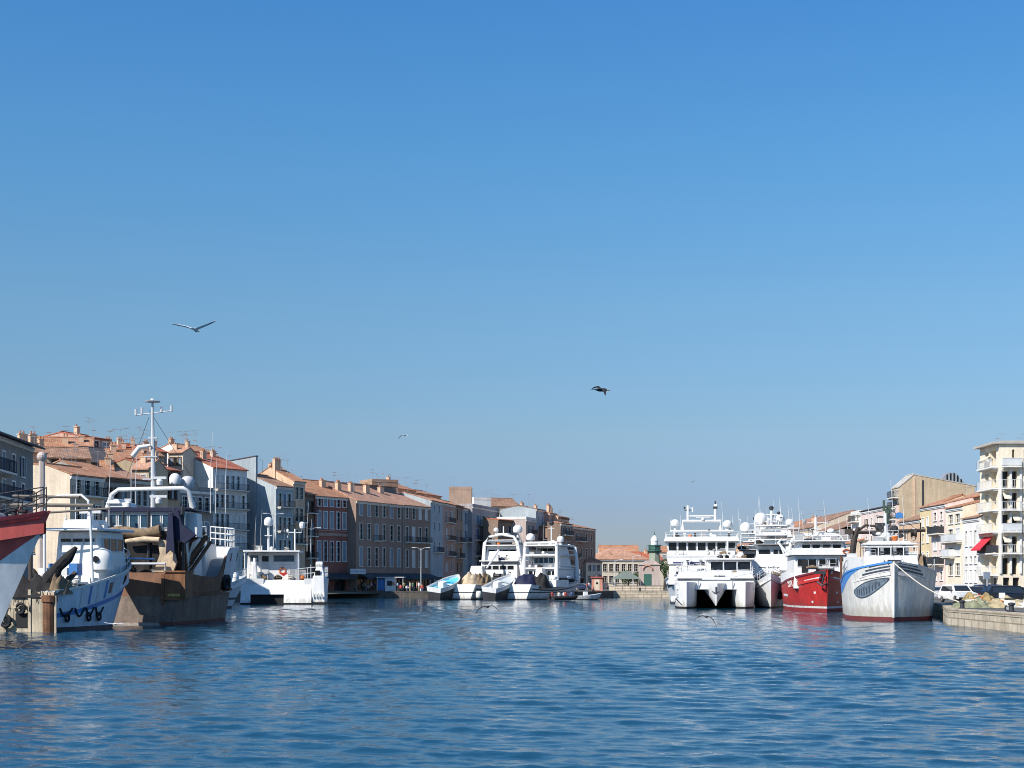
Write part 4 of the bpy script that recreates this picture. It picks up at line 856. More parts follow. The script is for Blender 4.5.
# ---- A: big trawler bow cutting in from the left edge
def boat_red_white():
    L = 21; t = boat('fishing_trawler', 'large trawler bow with faded red band over white hull, cut by the left edge', 'fishing boat', 51, 70, 106, bow=L)
    h = Hull(L, 7.4, (4.6, 4.9, 6.55), tw=.85, bluff=2.0, wl=.86, wbluff=1.6, rake=3.6, bow0=.5, flare=1.5)
    pinkred = mat('faded_red_paint', (.56, .10, .085), .55, .15, .6, streak=.25, stain=(.25, .1, .08), stain_amt=.25); palehull = mat('pale_blue_white_hull', (.76, .77, .78), .45, .08, .5, streak=.2, stain=(.4, .33, .28), stain_amt=.1)
    h.build(t, [(('a', .35), 0), (('r', lambda s_: max(-1.0 - 19 * (1 - s_), -3.9)), 1), (('r', -.02), 2)], [M_dark, palehull, pinkred], bul=1.0)
    h.strip(t, 'rubbing_strake', mat('dark_red_paint', (.2, .03, .04), .6), 1, lambda q: h.zs(q) - .12, lambda q: h.zs(q) + .03, .02, .99, out=.07)
    h.strip(t, 'rubbing_strake', mat('dark_red_paint', (.2, .03, .04), .6), -1, lambda q: h.zs(q) - .12, lambda q: h.zs(q) + .03, .02, .99, out=.07)
    h.strip(t, 'hawse_pipe', M_black, -1, lambda q: h.zs(q) - 1.35, lambda q: h.zs(q) - 1.0, .79, .815, n=4)
    h.strip(t, 'rust_patch', mat('scraped_hull', (.3, .18, .12), .8, .4, 2), -1, lambda q: h.zs(q) - 1.5, lambda q: h.zs(q) - .25, .90, .955, n=6, out=.012)
    for s_ in (-1, 1): rail(t, [h.pt(q, h.zs(q), s_) - Vector((s_ * .1, 0, 0)) for q in (.5, .6, .7, .8, .88, .94, .985)], 1.15, M_dark, 1.5, (.35, .7, 1.0), .028)
    part(t, 'foredeck', mat('bright_red_deck', (.62, .08, .07), .6, .15), MB().grid([[tuple(h.pt(q, h.zs(q) - .35, -1) * Vector((.9, 1, 1)) if False else (h.pt(q, h.zs(q), -1).x * .95, h.pt(q, h.zs(q), -1).y, h.zs(q) - .3)) for q in (.8, .87, .93, .98)], [(h.pt(q, h.zs(q), 1).x * .95, h.pt(q, h.zs(q), 1).y, h.zs(q) - .3) for q in (.8, .87, .93, .98)]]))
    part(t, 'wheelhouse', M_white, MB().box(-2.6, 2.6, 7.0, 13.6, 4.2, 7.4, .3, .3, 1.3), bevel=.15)
    panes(t, None, ('x', -2.4, -1), 8, 12.2, 6.0, 6.9, 4)
    part(t, 'tarpaulin', mat('pale_blue_tarp', (.42, .50, .60), .7, .12, 2), MB().prism([(-2.2, 5.4), (2.2, 5.4), (1.2, 6.9), (.2, 7.45), (-1.0, 7.0)], 'y', 13.6, 16.2))
    part(t, 'bollard', M_dark, MB().lathe((-.4, 19.3, 6.0), [(.14, 0), (.14, .5), (.2, .52), (.2, .62)], 8).lathe((.4, 19.3, 6.0), [(.14, 0), (.14, .5), (.2, .52), (.2, .62)], 8))
    part(t, 'anchor_winch', M_grey, MB().lathe((0, 17.9, 6.2), [(.3, -.6), (.3, .6), (.45, .62), (.45, .7)], 12, 'x').box(-.4, .4, 17.5, 18.3, 5.5, 6.0))
    part(t, 'mast', M_white, MB().tube([(0, 9, 7.2), (0, 9, 12.5)], .12)); part(t, 'mooring_rope', M_rope, MB().tube([(-.6, 19.0, 6.9), (-2.2, 17.6, 6.3), (-2.9, 16.5, 6.2)], .03))
boat_red_white()

# ---- B: white and blue boat, stern to us
def boat_blue_white():
    t = boat('fishing_boat', 'white and blue fishing boat with tan weathered stern and dark net gallows', 'fishing boat', 25, 95, 13)
    h = Hull(12.8, 5.2, (2.6, 3.5, 4.9), tw=.80, bluff=2.6, wl=.9, wbluff=1.7, rake=2.4, bow0=.55, flare=1.3, stern_len=.22)
    tan = mat('tan_stern_paint', (.56, .47, .34), .75, .25, .8, streak=.5, stain=(.14, .10, .07), stain_amt=.4); pb = mat('light_blue_hull', (.58, .65, .72), .5, .1, .5, streak=.25, stain=(.3, .22, .15), stain_amt=.15)
    h.build(t, [(('a', .3), 0), (('r', -1.75), 1), (('r', -1.45), 2), (('r', -.0), 1)], [M_dark, pb, M_blue], bul=1.1)
    part(t, 'stern_plate', tan, MB().box(-2.35, 2.1, -.14, -.02, -.3, 2.55).box(-2.4, -1.2, -.24, -.142, -.3, 2.62).box(.6, 2.3, -.20, -.142, -.3, 2.3).box(-2.42, 2.2, -.19, -.143, 1.5, 1.66).box(-.9, -.7, -.18, -.143, -.3, 2.5))
    part(t, 'stern_roller', M_rust, MB().lathe((1.75, -.05, 0), [(.42, -.3), (.42, 1.9), (.5, 1.92), (.5, 2.3), (.3, 2.35)], 12))
    for s_ in (1, -1):
        for i in range(5):
            q = .2 + i * .085; h.strip(t, 'bulwark_stay', M_blue if i % 2 else M_lgrey, s_, lambda q: h.zs(q) - 1.35, lambda q: h.zs(q) - .15, q, q + .022, n=2)
    h.strip(t, 'porthole', M_glass, 1, lambda q: h.zs(q) - 1.15, lambda q: h.zs(q) - .35, .68, .73, n=3, out=.03); h.strip(t, 'porthole', M_glass, 1, lambda q: h.zs(q) - 1.1, lambda q: h.zs(q) - .4, .50, .53, n=3, out=.03)
    h.strip(t, 'rubbing_strake', M_white_dirty, 1, lambda q: h.zs(q) - .12, lambda q: h.zs(q) + .05, .0, .99, out=.06); h.strip(t, 'rubbing_strake', M_white_dirty, -1, lambda q: h.zs(q) - .12, lambda q: h.zs(q) + .05, .0, .99, out=.06)
    tyre(t, (-1.1, -.42, .7), .34, 'y'); tyre(t, (-.1, -.36, 1.5), .3, 'y')
    part(t, 'stern_opening', M_black, MB().box(-.55, .35, -.2, -.145, .3, 1.2)); part(t, 'stern_pillar', tan, MB().box(-2.5, -2.2, -.3, -.1, -.3, 2.8).box(.36, .56, -.26, -.1, -.3, 2.7))
    heap(t, 'draped_net', M_dark_net, (-.3, .5, 2.2), 2.2, .8, 1.25, 13, rough=.4); heap(t, 'draped_net', M_brown_net, (1.7, 1.3, 2.4), .7, 1.2, 1.1, 14, rough=.4)
    m = MB()
    for k in range(9): m.tube([(-2.2 + .5 * k, -.1, 2.7), (-2.0 + .5 * k, -.32, 1.9 - .3 * (k % 3)), (-1.8 + .5 * k, -.1, 2.65)], .035, 5)
    part(t, 'hanging_rope', M_dark, m)
    # chains and tyres hanging low on the side
    m = MB()
    for i in range(4):
        q0, q1 = .05 + i * .11, .14 + i * .11; pts = [h.pt(q0 + (q1 - q0) * k / 6, 1.5 - .55 * math.sin(math.pi * k / 6), 1, .06) for k in range(7)]; m.tube(pts, .06, 5)
    part(t, 'fender_chain', M_black, m)
    for q in (.1, .3, .42): 
        p = h.pt(q, .9, 1, .15); tyre(t, p, .24)
    # shelter, wheelhouse and radar arch
    part(t, 'wheelhouse', M_white, MB().box(-1.7, 1.7, 6.4, 10.6, 3.0, 6.6, .2, .25, .5), bevel=.1)
    panes(t, None, ('y', 6.62, -1), -1.25, 1.25, 5.2, 6.1, 3); panes(t, None, ('x', 1.62, 1), 7.1, 9.8, 5.3, 6.1, 3)
    part(t, 'wheelhouse_roof', M_white, MB().box(-2.0, 2.0, 5.6, 10.9, 6.62, 6.8), bevel=.06)
    part(t, 'shelter_roof', mat('sky_blue_canopy', (.25, .45, .72), .6, .1), MB().box(-2.2, 2.2, 10.6, 13.6, 4.75, 4.87), bevel=.04)
    arch = MB(); pts = [(-1.2, 4.4, 3), (-1.2, 4.4, 8.2), (-.9, 4.4, 8.75), (.0, 4.4, 8.9), (1.5, 4.4, 8.9), (2.0, 4.4, 8.5), (2.15, 4.4, 7.2), (2.3, 4.4, 3.2)]
    part(t, 'gallows_arch', M_white, arch.tube(pts, .09, 8))
    part(t, 'boom', mat('weathered_boom', (.16, .14, .12), .8, .3), MB().tube([(-3.6, 4.2, 8.3), (2.4, 4.4, 8.2)], .14).tube([(-3.6, 4.0, 7.6), (3.6, 4.4, 8.0)], .08).tube([(-3.4, 4.2, 8.9), (1.4, 4.3, 8.75)], .10))
    part(t, 'mast', mat('pinkish_mast', (.45, .38, .34), .6, .15), MB().tube([(-2.1, 5.6, 2.5), (-2.1, 5.6, 11.4)], [.24, .2]).ball((-2.1, 5.6, 11.6), .34))
    part(t, 'net_gallows', M_brown_net if False else M_dark_net, MB().tube([(-.5, 0, -.2), (.1, .1, .5), (.7, .0, 1.2), (1.0, .3, 1.9), (1.7, .3, 2.5), (2.2, .5, 3.2)], [.75, .5, .55, .34, .36, .12], 9), loc=(.6, .9, 2.2))
    part(t, 'net_davit', mat('dark_davit', (.08, .06, .05), .8, .3), MB().tube([(.2, .3, 2.0), (.2, .3, 5.0)], .12).tube([(1.0, 1.4, 2.2), (2.2, 2.4, 3.8)], [.3, .16]).tube([(-.8, .3, 2.0), (-.8, .4, 4.6)], .1))
    part(t, 'stern_pole', M_lgrey, MB().tube([(-.45, -.05, 2.2), (-.45, -.05, 6.1)], .16))
    heap(t, 'net_pile', M_dark_net, (-.6, 2.6, 1.6), 1.9, 1.9, 1.7, 3)
    o = part(t, 'helm_console', M_white, MB().lathe((1.65, 6.9, 4.0), [(.75, 0), (.8, .7), (.6, 1.25), (.1, 1.5)], 12), smooth=50); part(o, 'porthole', M_glass, MB().lathe((1.6, 6.1, 4.7), [(.22, -.06), (.22, .06)], 12, 'y'))
    for i in range(4): part(t, 'fish_crate', M_blue if i % 2 else M_white_dirty, MB().box(-1.9 + i * .75, -1.3 + i * .75, 4.8, 5.5, 3.6, 4.1 + .3 * (i % 2)))
    part(t, 'roof_rack', M_white, MB().box(-1.2, 1.1, 6.6, 8.6, 6.82, 7.4, .2).tube([(-.9, 6.6, 7.4), (-.9, 6.6, 8.3), (1.0, 6.6, 8.3), (1.0, 6.6, 7.4)], .07))
    clutter(t, -1.9, 1.9, 1.0, 4.2, 2.0, 10, 71, 1.4); clutter(t, -1.5, 1.5, 6.8, 9.5, 6.8, 4, 72, .7)
    raft(t, (0, 9.4, 7.1)); radar(t, (.5, 7.4, 7.4)); whip(t, (1.3, 8.5, 6.8), 5); whip(t, (-1.5, 9, 6.8), 4)
    rail(t, [h.pt(q, h.zs(q), s_) - Vector((s_ * .1, 0, 0)) for s_ in (1,) for q in (.62, .72, .82, .9, .97)], .8, M_white)
boat_blue_white()

# ---- C: the rusty stern trawler
def boat_rusty():
    t = boat('fishing_trawler', 'rusty brown stern trawler with tall aerial mast and blue tarpaulins', 'fishing boat', 140, 109, 2.5)
    h = Hull(21, 7.2, lambda q: 3.85 - .35 * sm(q / .3) + 2.2 * sm((q - .40) / .2) + .5 * q * q, tw=.80, bluff=2.6, wl=.84, wbluff=1.8, rake=2.6, bow0=.70, flare=1.2, srake=-1.2, stern_len=.35)
    lower = mat('scraped_brown_hull', (.20, .145, .11), .7, .35, .7, streak=.4, stain=(.10, .05, .03), stain_amt=.35); white = mat('white_bow_paint', (.62, .66, .70), .5, .1, .5, streak=.25, stain=(.3, .2, .14), stain_amt=.15)
    h.build(t, [(('a', .25), 0), (('a', 2.1), 1), (('r', -.0), 2)], [mat('antifouling_rust', (.15, .05, .03), .85, .3), lower, mat('rust_and_white_hull', (.19, .085, .042), .7, .3, 1.0, streak=.3, stain=(.30, .15, .08), stain_amt=.25, split=(11.6, 2.3, (.66, .68, .70)))], bul=.9)
    h.strip(t, 'bow_plating', white, 1, lambda q: h.zs(q) - 2.0 - .3 * (1 - q), lambda q: h.zs(q) + .06, .54, .995, out=.05); h.strip(t, 'bow_plating', white, -1, lambda q: h.zs(q) - 2.1, lambda q: h.zs(q) + .06, .54, .995, out=.05)
    h.strip(t, 'rubbing_strake', M_rust, 1, lambda q: 2.0 + q * .6, lambda q: 2.2 + q * .6, 0, .97, out=.12); h.strip(t, 'rubbing_strake', M_rust, -1, lambda q: 2.0 + q * .6, lambda q: 2.2 + q * .6, 0, .97, out=.12)
    for q in (.62, .74, .84): h.strip(t, 'porthole', M_dark, 1, lambda q: h.zs(q) - 1.1, lambda q: h.zs(q) - .4, q, q + .02, n=2, out=.07)
    for k, q in enumerate((.58, .63)): tyre(t, h.pt(q, 3.1, 1, .15), .5)
    # stern: sloping ramp plate, brown bulwark above, hopper box on the quarter
    rp_ = mat('ramp_worn_steel', (.60, .47, .35), .45, .3, .7, streak=.5, stain=(.14, .06, .03), stain_amt=.35)
    part(t, 'stern_ramp', rp_, MB().prism([(-.35, -.3), (.1, -.3), (1.1, 2.1), (.75, 2.1)], 'x', -2.85, 1.55))
    part(t, 'stern_bulwark', M_rust, MB().prism([(.70, 2.1), (1.15, 2.1), (1.5, 3.7), (1.2, 3.7)], 'x', -2.8, 1.5).box(-2.8, 1.6, .5, .85, 1.98, 2.12).box(1.5, 1.72, .2, .8, -.2, 3.72))
    for k in range(6): part(t, 'stern_rib', M_rust, MB().prism([(.58, 2.1), (.7, 2.1), (1.22, 3.7), (1.08, 3.7)], 'x', -2.7 + k * .82, -2.62 + k * .82))
    part(t, 'stern_cap', M_rust, MB().box(-2.85, 1.7, 1.1, 1.6, 3.705, 3.80)); part(t, 'ramp_lip', mat('worn_lip', (.42, .36, .30), .5, .3, 2, streak=.3), MB().box(-2.85, 1.5, -.42, -.28, -.05, .22))
    clutter(t, -2.6, 2.0, 1.8, 3.4, 2.8, 9, 61, 1.3); clutter(t, -2.5, 2.5, 12, 17, 3.6, 8, 62)
    part(t, 'deckhouse', M_white_dirty, MB().box(-2.2, 2.2, 10.5, 14.5, 3.0, 6.2, .1), bevel=.08)
    part(t, 'stern_rail', M_lgrey, MB().tube([(-2.7, 1.3, 3.72), (-2.7, 1.3, 4.5), (1.5, 1.3, 4.5), (1.5, 1.3, 3.72)], .10))
    part(t, 'hopper_box', mat('hopper_rust', (.24, .11, .05), .8, .35, .8, streak=.3, stain=(.1, .04, .02), stain_amt=.4), MB().box(1.75, 3.25, .2, 2.6, 2.0, 3.85).box(1.7, 3.3, .1, 2.65, 3.86, 3.98).box(1.7, 3.3, .1, .3, 1.86, 2.0))
    part(t, 'name_plate', M_orange if False else mat('yellow_plate', (.5, .34, .1), .6, .4, 4), MB().box(2.0, 2.9, .12, .196, 2.1, 2.3))
    n0 = len(CREATED)
    part(t, 'tow_gallows', M_rust, MB().tube([(2.6, 2.8, 3.6), (3.9, 6.0, 6.6)], .2).tube([(3.1, 3.0, 3.4), (4.1, 6.6, 6.2)], .14).tube([(2.7, 3.6, 3.8), (3.3, 3.8, 6.2), (3.9, 5.6, 6.9)], .13).box(2.5, 3.4, 2.6, 2.9, 3.3, 6.1, .25))
    m = MB()
    for i in range(7): m.tube([(2.6 + i * .12, 3.1 + i * .4, 3.5 + i * .3), (3.6 + i * .05, 3.4 + i * .35, 4.6 + i * .22)], .05, 5)
    part(t, 'chain_bundle', M_rust, m)
    part(t, 'net_panel', M_cream_net, MB().prism([(.9, 3.9), (2.35, 3.9), (2.6, 4.6), (2.2, 6.2), (1.2, 6.3), (1.35, 5.2)], 'y', 3.0, 3.3))
    part(t, 'net_bolster', M_cream_net, MB().tube([(-1.0, 4.2, 6.15), (.4, 4.1, 6.3), (1.6, 4.0, 6.25)], [.16, .22, .2], 8), smooth=60)
    heap(t, 'net_pile', M_dark_net, (-.6, 2.6, 2.5), 2.3, 1.2, 2.6, 5)
    part(t, 'net_curtain', M_dark_net, MB().box(-3.3, 2.6, 6.4, 7.0, 3.4, 6.95))
    part(t, 'net_bundle', M_brown_net, MB().tube([(-3.0, 6.3, 7.0), (-1.5, 6.2, 7.15), (.2, 6.2, 6.95), (1.5, 6.2, 7.2)], [.3, .42, .38, .45], 8), smooth=60)
    part(t, 'deck_post', M_dark, MB().tube([(-3.0, 3.2, 3), (-3.0, 3.2, 8.4)], .12).tube([(-1.3, 3.2, 3), (-1.3, 3.2, 8.4)], .10).tube([(.6, 3.2, 4), (.6, 3.2, 8.4)], .10).tube([(2.35, 3.2, 4), (2.5, 3.2, 8.6)], .10))
    # wheelhouse across the ship, blue awning roof
    part(t, 'wheelhouse', M_white_dirty, MB().box(-3.0, 3.2, 9.2, 14.2, 3.4, 8.5, .1, .1, .6), bevel=.08)
    panes(t, None, ('y', 9.26, -1), -2.7, 2.9, 7.2, 8.15, 7, .22, M_glass_blue, M_white); panes(t, None, ('x', 3.14, 1), 9.7, 13.2, 7.2, 8.15, 4, .2, M_glass_blue)
    part(t, 'door', M_lgrey, MB().box(-2.25, -1.4, 9.12, 9.2, 5.4, 7.4)); part(t, 'equipment_box', M_white, MB().box(3.0, 3.9, 9.9, 11.4, 6.5, 8.3, .06), bevel=.06)
    part(t, 'awning_roof', M_bluetarp, MB().box(-3.5, 3.5, 2.55, 8.4, 8.52, 8.70).box(-3.5, 3.5, 2.5, 2.55, 8.38, 8.70), bevel=.03); part(t, 'roof', M_white, MB().box(-3.2, 3.5, 10.4, 14.6, 8.53, 8.7), bevel=.04)
    part(t, 'tarpaulin', M_bluetarp, MB().prism([(1.7, 6.2), (2.2, 8.4), (2.6, 8.4), (2.9, 7.4), (3.9, 6.6), (3.1, 6.0), (2.5, 6.3)], 'y', 4.4, 4.9)); part(t, 'tarpaulin', M_bluetarp, MB().prism([(1.8, 5.2), (2.1, 5.5), (2.45, 5.2), (2.3, 8.2), (2.0, 8.2)], 'y', 4.0, 4.25))
    # gantry, mast with aerial yard, domes
    part(t, 'gantry_leg', M_dark, MB().tube([(-3.15, 3.4, 3), (-3.15, 3.4, 8.8)], .14).tube([(3.1, 3.4, 3), (3.1, 3.4, 8.8)], .14))
    part(t, 'gantry', M_white, MB().tube([(-3.1, 10.0, 8.7), (-2.7, 9.6, 9.7), (-2.2, 9.5, 10.05), (2.7, 9.5, 10.15), (3.1, 9.6, 9.9), (3.3, 10.0, 8.7)], [.26, .17, .16, .16, .17, .24], 8), smooth=60)
    part(t, 'mast', M_lgrey, MB().tube([(.35, 9.8, 8.7), (.35, 9.8, 13.0), (.3, 9.8, 18.3)], [.2, .17, .08], 8).tube([(-.95, 9.8, 17.2), (1.75, 9.8, 17.55)], .05).tube([(-.95, 9.8, 17.2), (-.95, 9.8, 17.7)], .1).tube([(1.0, 9.8, 17.45), (1.0, 9.8, 17.9)], .1).tube([(1.75, 9.8, 17.5), (1.75, 9.8, 18.0)], .09).tube([(-.5, 9.8, 17.3), (-.5, 9.8, 17.85)], .09).box(.0, .65, 9.7, 9.9, 15.2, 15.3).box(-.3, .7, 9.6, 10, 13.6, 13.7).box(-.4, .9, 9.6, 10, 11.7, 11.8).lathe((.3, 9.8, 18.3), [(.55, 0), (.6, .08), (.15, .2), (.1, .3)], 10))
    m = MB()
    for i in range(9): m.box(.15, .55, 9.78, 9.84, 9.2 + i * .45, 9.25 + i * .45)
    part(t, 'ladder', M_white, m); part(t, 'loudhailer', M_white, MB().tube([(.2, 9.6, 14.6), (-.6, 9.5, 14.45), (-1.1, 9.5, 13.7), (-1.15, 9.5, 13.5)], [.12, .2, .2, .1], 8), smooth=60)
    radome(t, (1.85, 10.4, 10.2), .44, .25); part(t, 'radar_dome', M_lgrey, MB().lathe((2.6, 11.2, 10.2), [(.35, 0), (.52, .3), (.52, .65), (.35, .9), (.05, .98)], 12), smooth=60)
    radar(t, (.9, 9.3, 9.0), 1.3); radar(t, (-1.4, 9.3, 8.74), .5); radar(t, (.9, 9.6, 10.4), 1.0)
    part(t, 'skylight', M_white, MB().box(-2.9, -1.3, 9.6, 11.6, 8.74, 9.1, .2, .2, .2), bevel=.05)
    part(t, 'dinghy_cover', M_white, MB().box(-3.2, -2.0, 9.4, 11.8, 9.0, 9.4, .3, .3, .3), bevel=.1)
    for x, z in ((-3.3, 5.5), (-2.95, 5), (3.1, 6.5), (3.5, 4.5), (4.3, 5)): whip(t, (x, 10.6, 8.6), z)
    part(t, 'stay', M_dark, MB().tube([(.3, 3.2, 16.0), (3.0, 18.5, 6.6)], .02, 4).tube([(.3, 3.2, 15.5), (-3.2, 6.2, 8.8)], .02, 4))
    for o in [q for q in CREATED[n0:] if q.parent is t]:
        o.location.x -= .55
        if o.name.split('.')[0] in ('wheelhouse', 'window', 'door', 'equipment_box', 'roof'): o.location.y -= 6.45
        if o.name.split('.')[0] == 'tarpaulin': o.location.y -= 3.0; o.location.x += .35
        if o.name.split('.')[0] == 'net_panel': o.location.y -= 1.4; o.location.x += .2
        if o.name.split('.')[0] == 'net_bolster': o.location.y -= 2.6
        if o.name.split('.')[0] in ('net_curtain', 'net_drum'): o.location.y -= 4.3
        if o.name.split('.')[0] == 'net_bundle': o.location.y -= 4.2; o.location.z -= .25
        if o.name.split('.')[0] in ('deck_post', 'gantry_leg'): o.location.y -= 1.2
        if o.name.split('.')[0] in ('gantry', 'mast', 'ladder', 'loudhailer', 'radome', 'radar_dome', 'radar', 'skylight', 'dinghy_cover'): o.location.y -= 6.6; o.location.x += .25
        if o.name.split('.')[0] in ('mast', 'ladder', 'loudhailer'): o.scale.z = .88; o.location.z = .5
    # white railed bow gallery
    gal = [(3.3, 12.5, 5.9), (3.4, 14.5, 5.95), (3.1, 16.6, 6.1), (2.2, 18.8, 6.2), (.2, 20.2, 6.4)]
    rail(t, gal, 1.5, M_white, .55, (.33, .66, 1.0), .05); rail(t, [(-p[0], p[1], p[2]) for p in gal], 1.5, M_white, 1.0, (.5, 1.0), .04)
boat_rusty()

# ---- D: white hull half hidden behind the trawler
def boat_half_hidden():
    L = 16; t = boat('fishing_boat', 'white boat with dark letters on its bow, half hidden behind the rusty trawler', 'fishing boat', 247, 178, 38, bow=L)
    h = Hull(L, 5.4, (2.4, 2.6, 3.9), tw=.85, bluff=2.2, wl=.82, wbluff=1.6, rake=2.8, bow0=.5, flare=1.4)
    w = mat('shaded_white_hull', (.62, .65, .68), .5, .06, .5, streak=.1)
    h.build(t, [(('a', .25), 0), (('a', 1.0), 1), (('a', 1.25), 2), (('r', 0), 1)], [M_dark, w, M_dark], bul=.8)
    h.glyphs(t, M_lgrey, 1, .60, 1.9, 1.0, 'ARIC', 1)
    part(t, 'wheelhouse', M_white, MB().box(-1.6, 1.6, 4, 8.4, 2, 5.2, .15, .2, .5), bevel=.08); panes(t, None, ('x', 1.5, 1), 4.6, 7.8, 3.9, 4.8, 3)
    fender(t, h.pt(.8, h.zs(.8) + .3, 1, -.3), .45, 1.3, M_white); rail(t, [h.pt(q, h.zs(q), 1) for q in (.5, .6, .7, .8, .9, .98)], .9)
    part(t, 'mast', M_white, MB().tube([(0, 6, 5.1), (0, 6, 9.5)], .08))
boat_half_hidden()

# ---- E: white catamaran with sloping stern platform
def boat_cat_left():
    t = boat('catamaran', 'white fishing catamaran with sloping stern platform and two low dark openings', 'catamaran', 283, 203, -4)
    W = 11.4; half = W / 2
    h = Hull(13, 3.0, (3.5, 3.4, 3.9), tw=.95, bluff=2.2, wl=.9, wbluff=1.6, rake=1.6, bow0=.55)
    for x in (-half + 1.6, half - 1.5): h.build(t, [(('a', .25), 0), (('r', 0), 1)], [M_dark, M_white], bul=.3, loc=(x, .8, 0))
    x0, x1 = -half, half - 1.9
    pl = MB()      # stern platform: raked plate with a cut-out between the hulls
    zt = 3.3; sl = 1.35
    def row(z): return .0 + sl * z / zt * 1.0
    cells = [(x0 + .0, x0 + 1.3, .2, zt), (x0 + 1.3, x0 + 5.8, 1.35, zt), (x0 + 5.8, x1, .2, zt)]
    for a0, a1, z0, z1 in cells: pl.prism([(row(z0) - .3, z0), (row(z1) - .3, z1), (row(z1) + 1.6, z1), (row(z0) + 1.6, z0)], 'x', a0, a1)
    part(t, 'stern_platform', M_white, pl); part(t, 'waterline_stripe', M_black, MB().box(x0 + 5.8, half, -.2, .1, -.1, .24).box(x0, x0 + 1.3, -.2, .1, -.1, .24))
    part(t, 'recess_shade', M_black, MB().box(x0 + 1.31, x0 + 5.79, .62, .74, -.1, 1.7))  # black sheet standing in for the shade inside the stern recess
    part(t, 'cross_deck', M_white, MB().box(-half + .4, half - .4, 1.6, 14.5, 1.9, 3.3)); 
    part(t, 'engine_house', M_white, MB().box(half - 1.85, half - .1, .2, 3.2, .25, 3.9, .12, .5).box(half - 1.6, half - .2, .9, 3.6, 3.9, 5.1, .3, .3, .2), bevel=.1)
    part(t, 'hatch', M_glass, MB().box(half - 1.45, half - .75, .78, .95, 3.2, 4.6)); raft(t, (half - .9, 1.8, 5.45), 1.0, .36)
    part(t, 'cabin', M_white, MB().box(-half + .4, half - 4.0, 4.0, 10.0, 3.3, 7.1, .15, .15, .9), bevel=.1)
    part(t, 'cabin_roof', M_white, MB().box(-half + .1, half - 3.6, 2.2, 10.0, 7.12, 7.35), bevel=.06)
    panes(t, None, ('y', 4.12, -1), -half + .9, -half + 2.0, 5.4, 6.7, 1, m=M_glass_blue); panes(t, None, ('y', 4.12, -1), -half + 2.5, -half + 3.4, 5.8, 6.6, 1); panes(t, None, ('y', 4.12, -1), -half + 4.1, half - 4.5, 5.5, 6.7, 1, m=M_glass_blue)
    part(t, 'door', M_lgrey, MB().box(-half + 2.5, -half + 3.4, 3.97, 4.03, 3.6, 5.6)); part(t, 'lifebuoy', M_orange, MB().tube([(-.4 + .4 * math.cos(i * .63), 3.95, 4.6 + .4 * math.sin(i * .63)) for i in range(10)], .1, 6, close=True))
    part(t, 'roof_post', M_white, MB().tube([(-half + .3, 2.4, 3.3), (-half + .3, 2.4, 7.1)], .09).tube([(half - 3.8, 2.4, 3.3), (half - 3.8, 2.4, 7.1)], .09).tube([(-half + 1.5, 2.3, 3.3), (-half + 1.7, 2.4, 6.3)], .25))
    part(t, 'net_hauler', M_white, MB().box(-half + 1.2, -half + 2.1, 2.0, 2.9, 3.3, 5.7, .2), bevel=.15)
    part(t, 'fish_bin', M_grey, MB().box(half - 5.0, half - 2.8, 2.4, 3.6, 3.32, 4.7)); part(t, 'warning_sign', M_red, MB().prism([(-.8, 4.3), (.6, 4.3), (-.1, 3.8)], 'y', 2.2, 2.25))
    rail(t, [(half - 4.0, 2.0, 3.3), (half - 1.0, 1.6, 3.6), (half - .3, 4, 3.6), (half - .3, 12, 3.7)], 1.5, M_lgrey, 1.2, (.5, 1.0), .05); rail(t, [(-half + .3, 1.4, 3.3), (-half + .3, 3.6, 3.3)], 1.4, M_lgrey, .8, (.5, 1.0), .05)
    part(t, 'mast', M_white, MB().tube([(-2.4, 5, 7.3), (-2.4, 5, 10.6)], .17).box(-2.9, -1.9, 4.6, 5.4, 9.4, 9.5)); radome(t, (-2.4, 5, 10.6), .62, .2)
    part(t, 'light_mast', M_white, MB().tube([(1.2, 5.5, 7.3), (1.2, 5.5, 10.4)], .12).tube([(.2, 5.5, 9.2), (.3, 5.5, 9.9), (2.1, 5.5, 9.9), (2.2, 5.5, 10.6)], .07).lathe((2.2, 5.5, 10.5), [(.3, 0), (.4, .3), (.4, .7), (.1, .9)], 10).lathe((.2, 5.5, 9.9), [(.12, 0), (.2, .3), (.1, .5)], 8))
    for x, hh in ((-3.6, 6.0), (-4.4, 5.0), (2.8, 6.8), (3.3, 4.5), (-.4, 3.2)): whip(t, (x, 6.5, 7.3), hh)
    clutter(t, -half + .8, half - 2.6, 1.9, 3.8, 3.32, 9, 81, 1.0); clutter(t, -half + 1, half - 4.5, 4, 9, 7.36, 6, 82, .6)
    m = MB()
    for i in range(5): m.tube([(half - 1.7 + i * .38, .05, 1.0), (half - 1.7 + i * .38, .12, 1.55)], .1, 6)
    part(t, 'fender_row', M_white_dirty, m)
boat_cat_left()

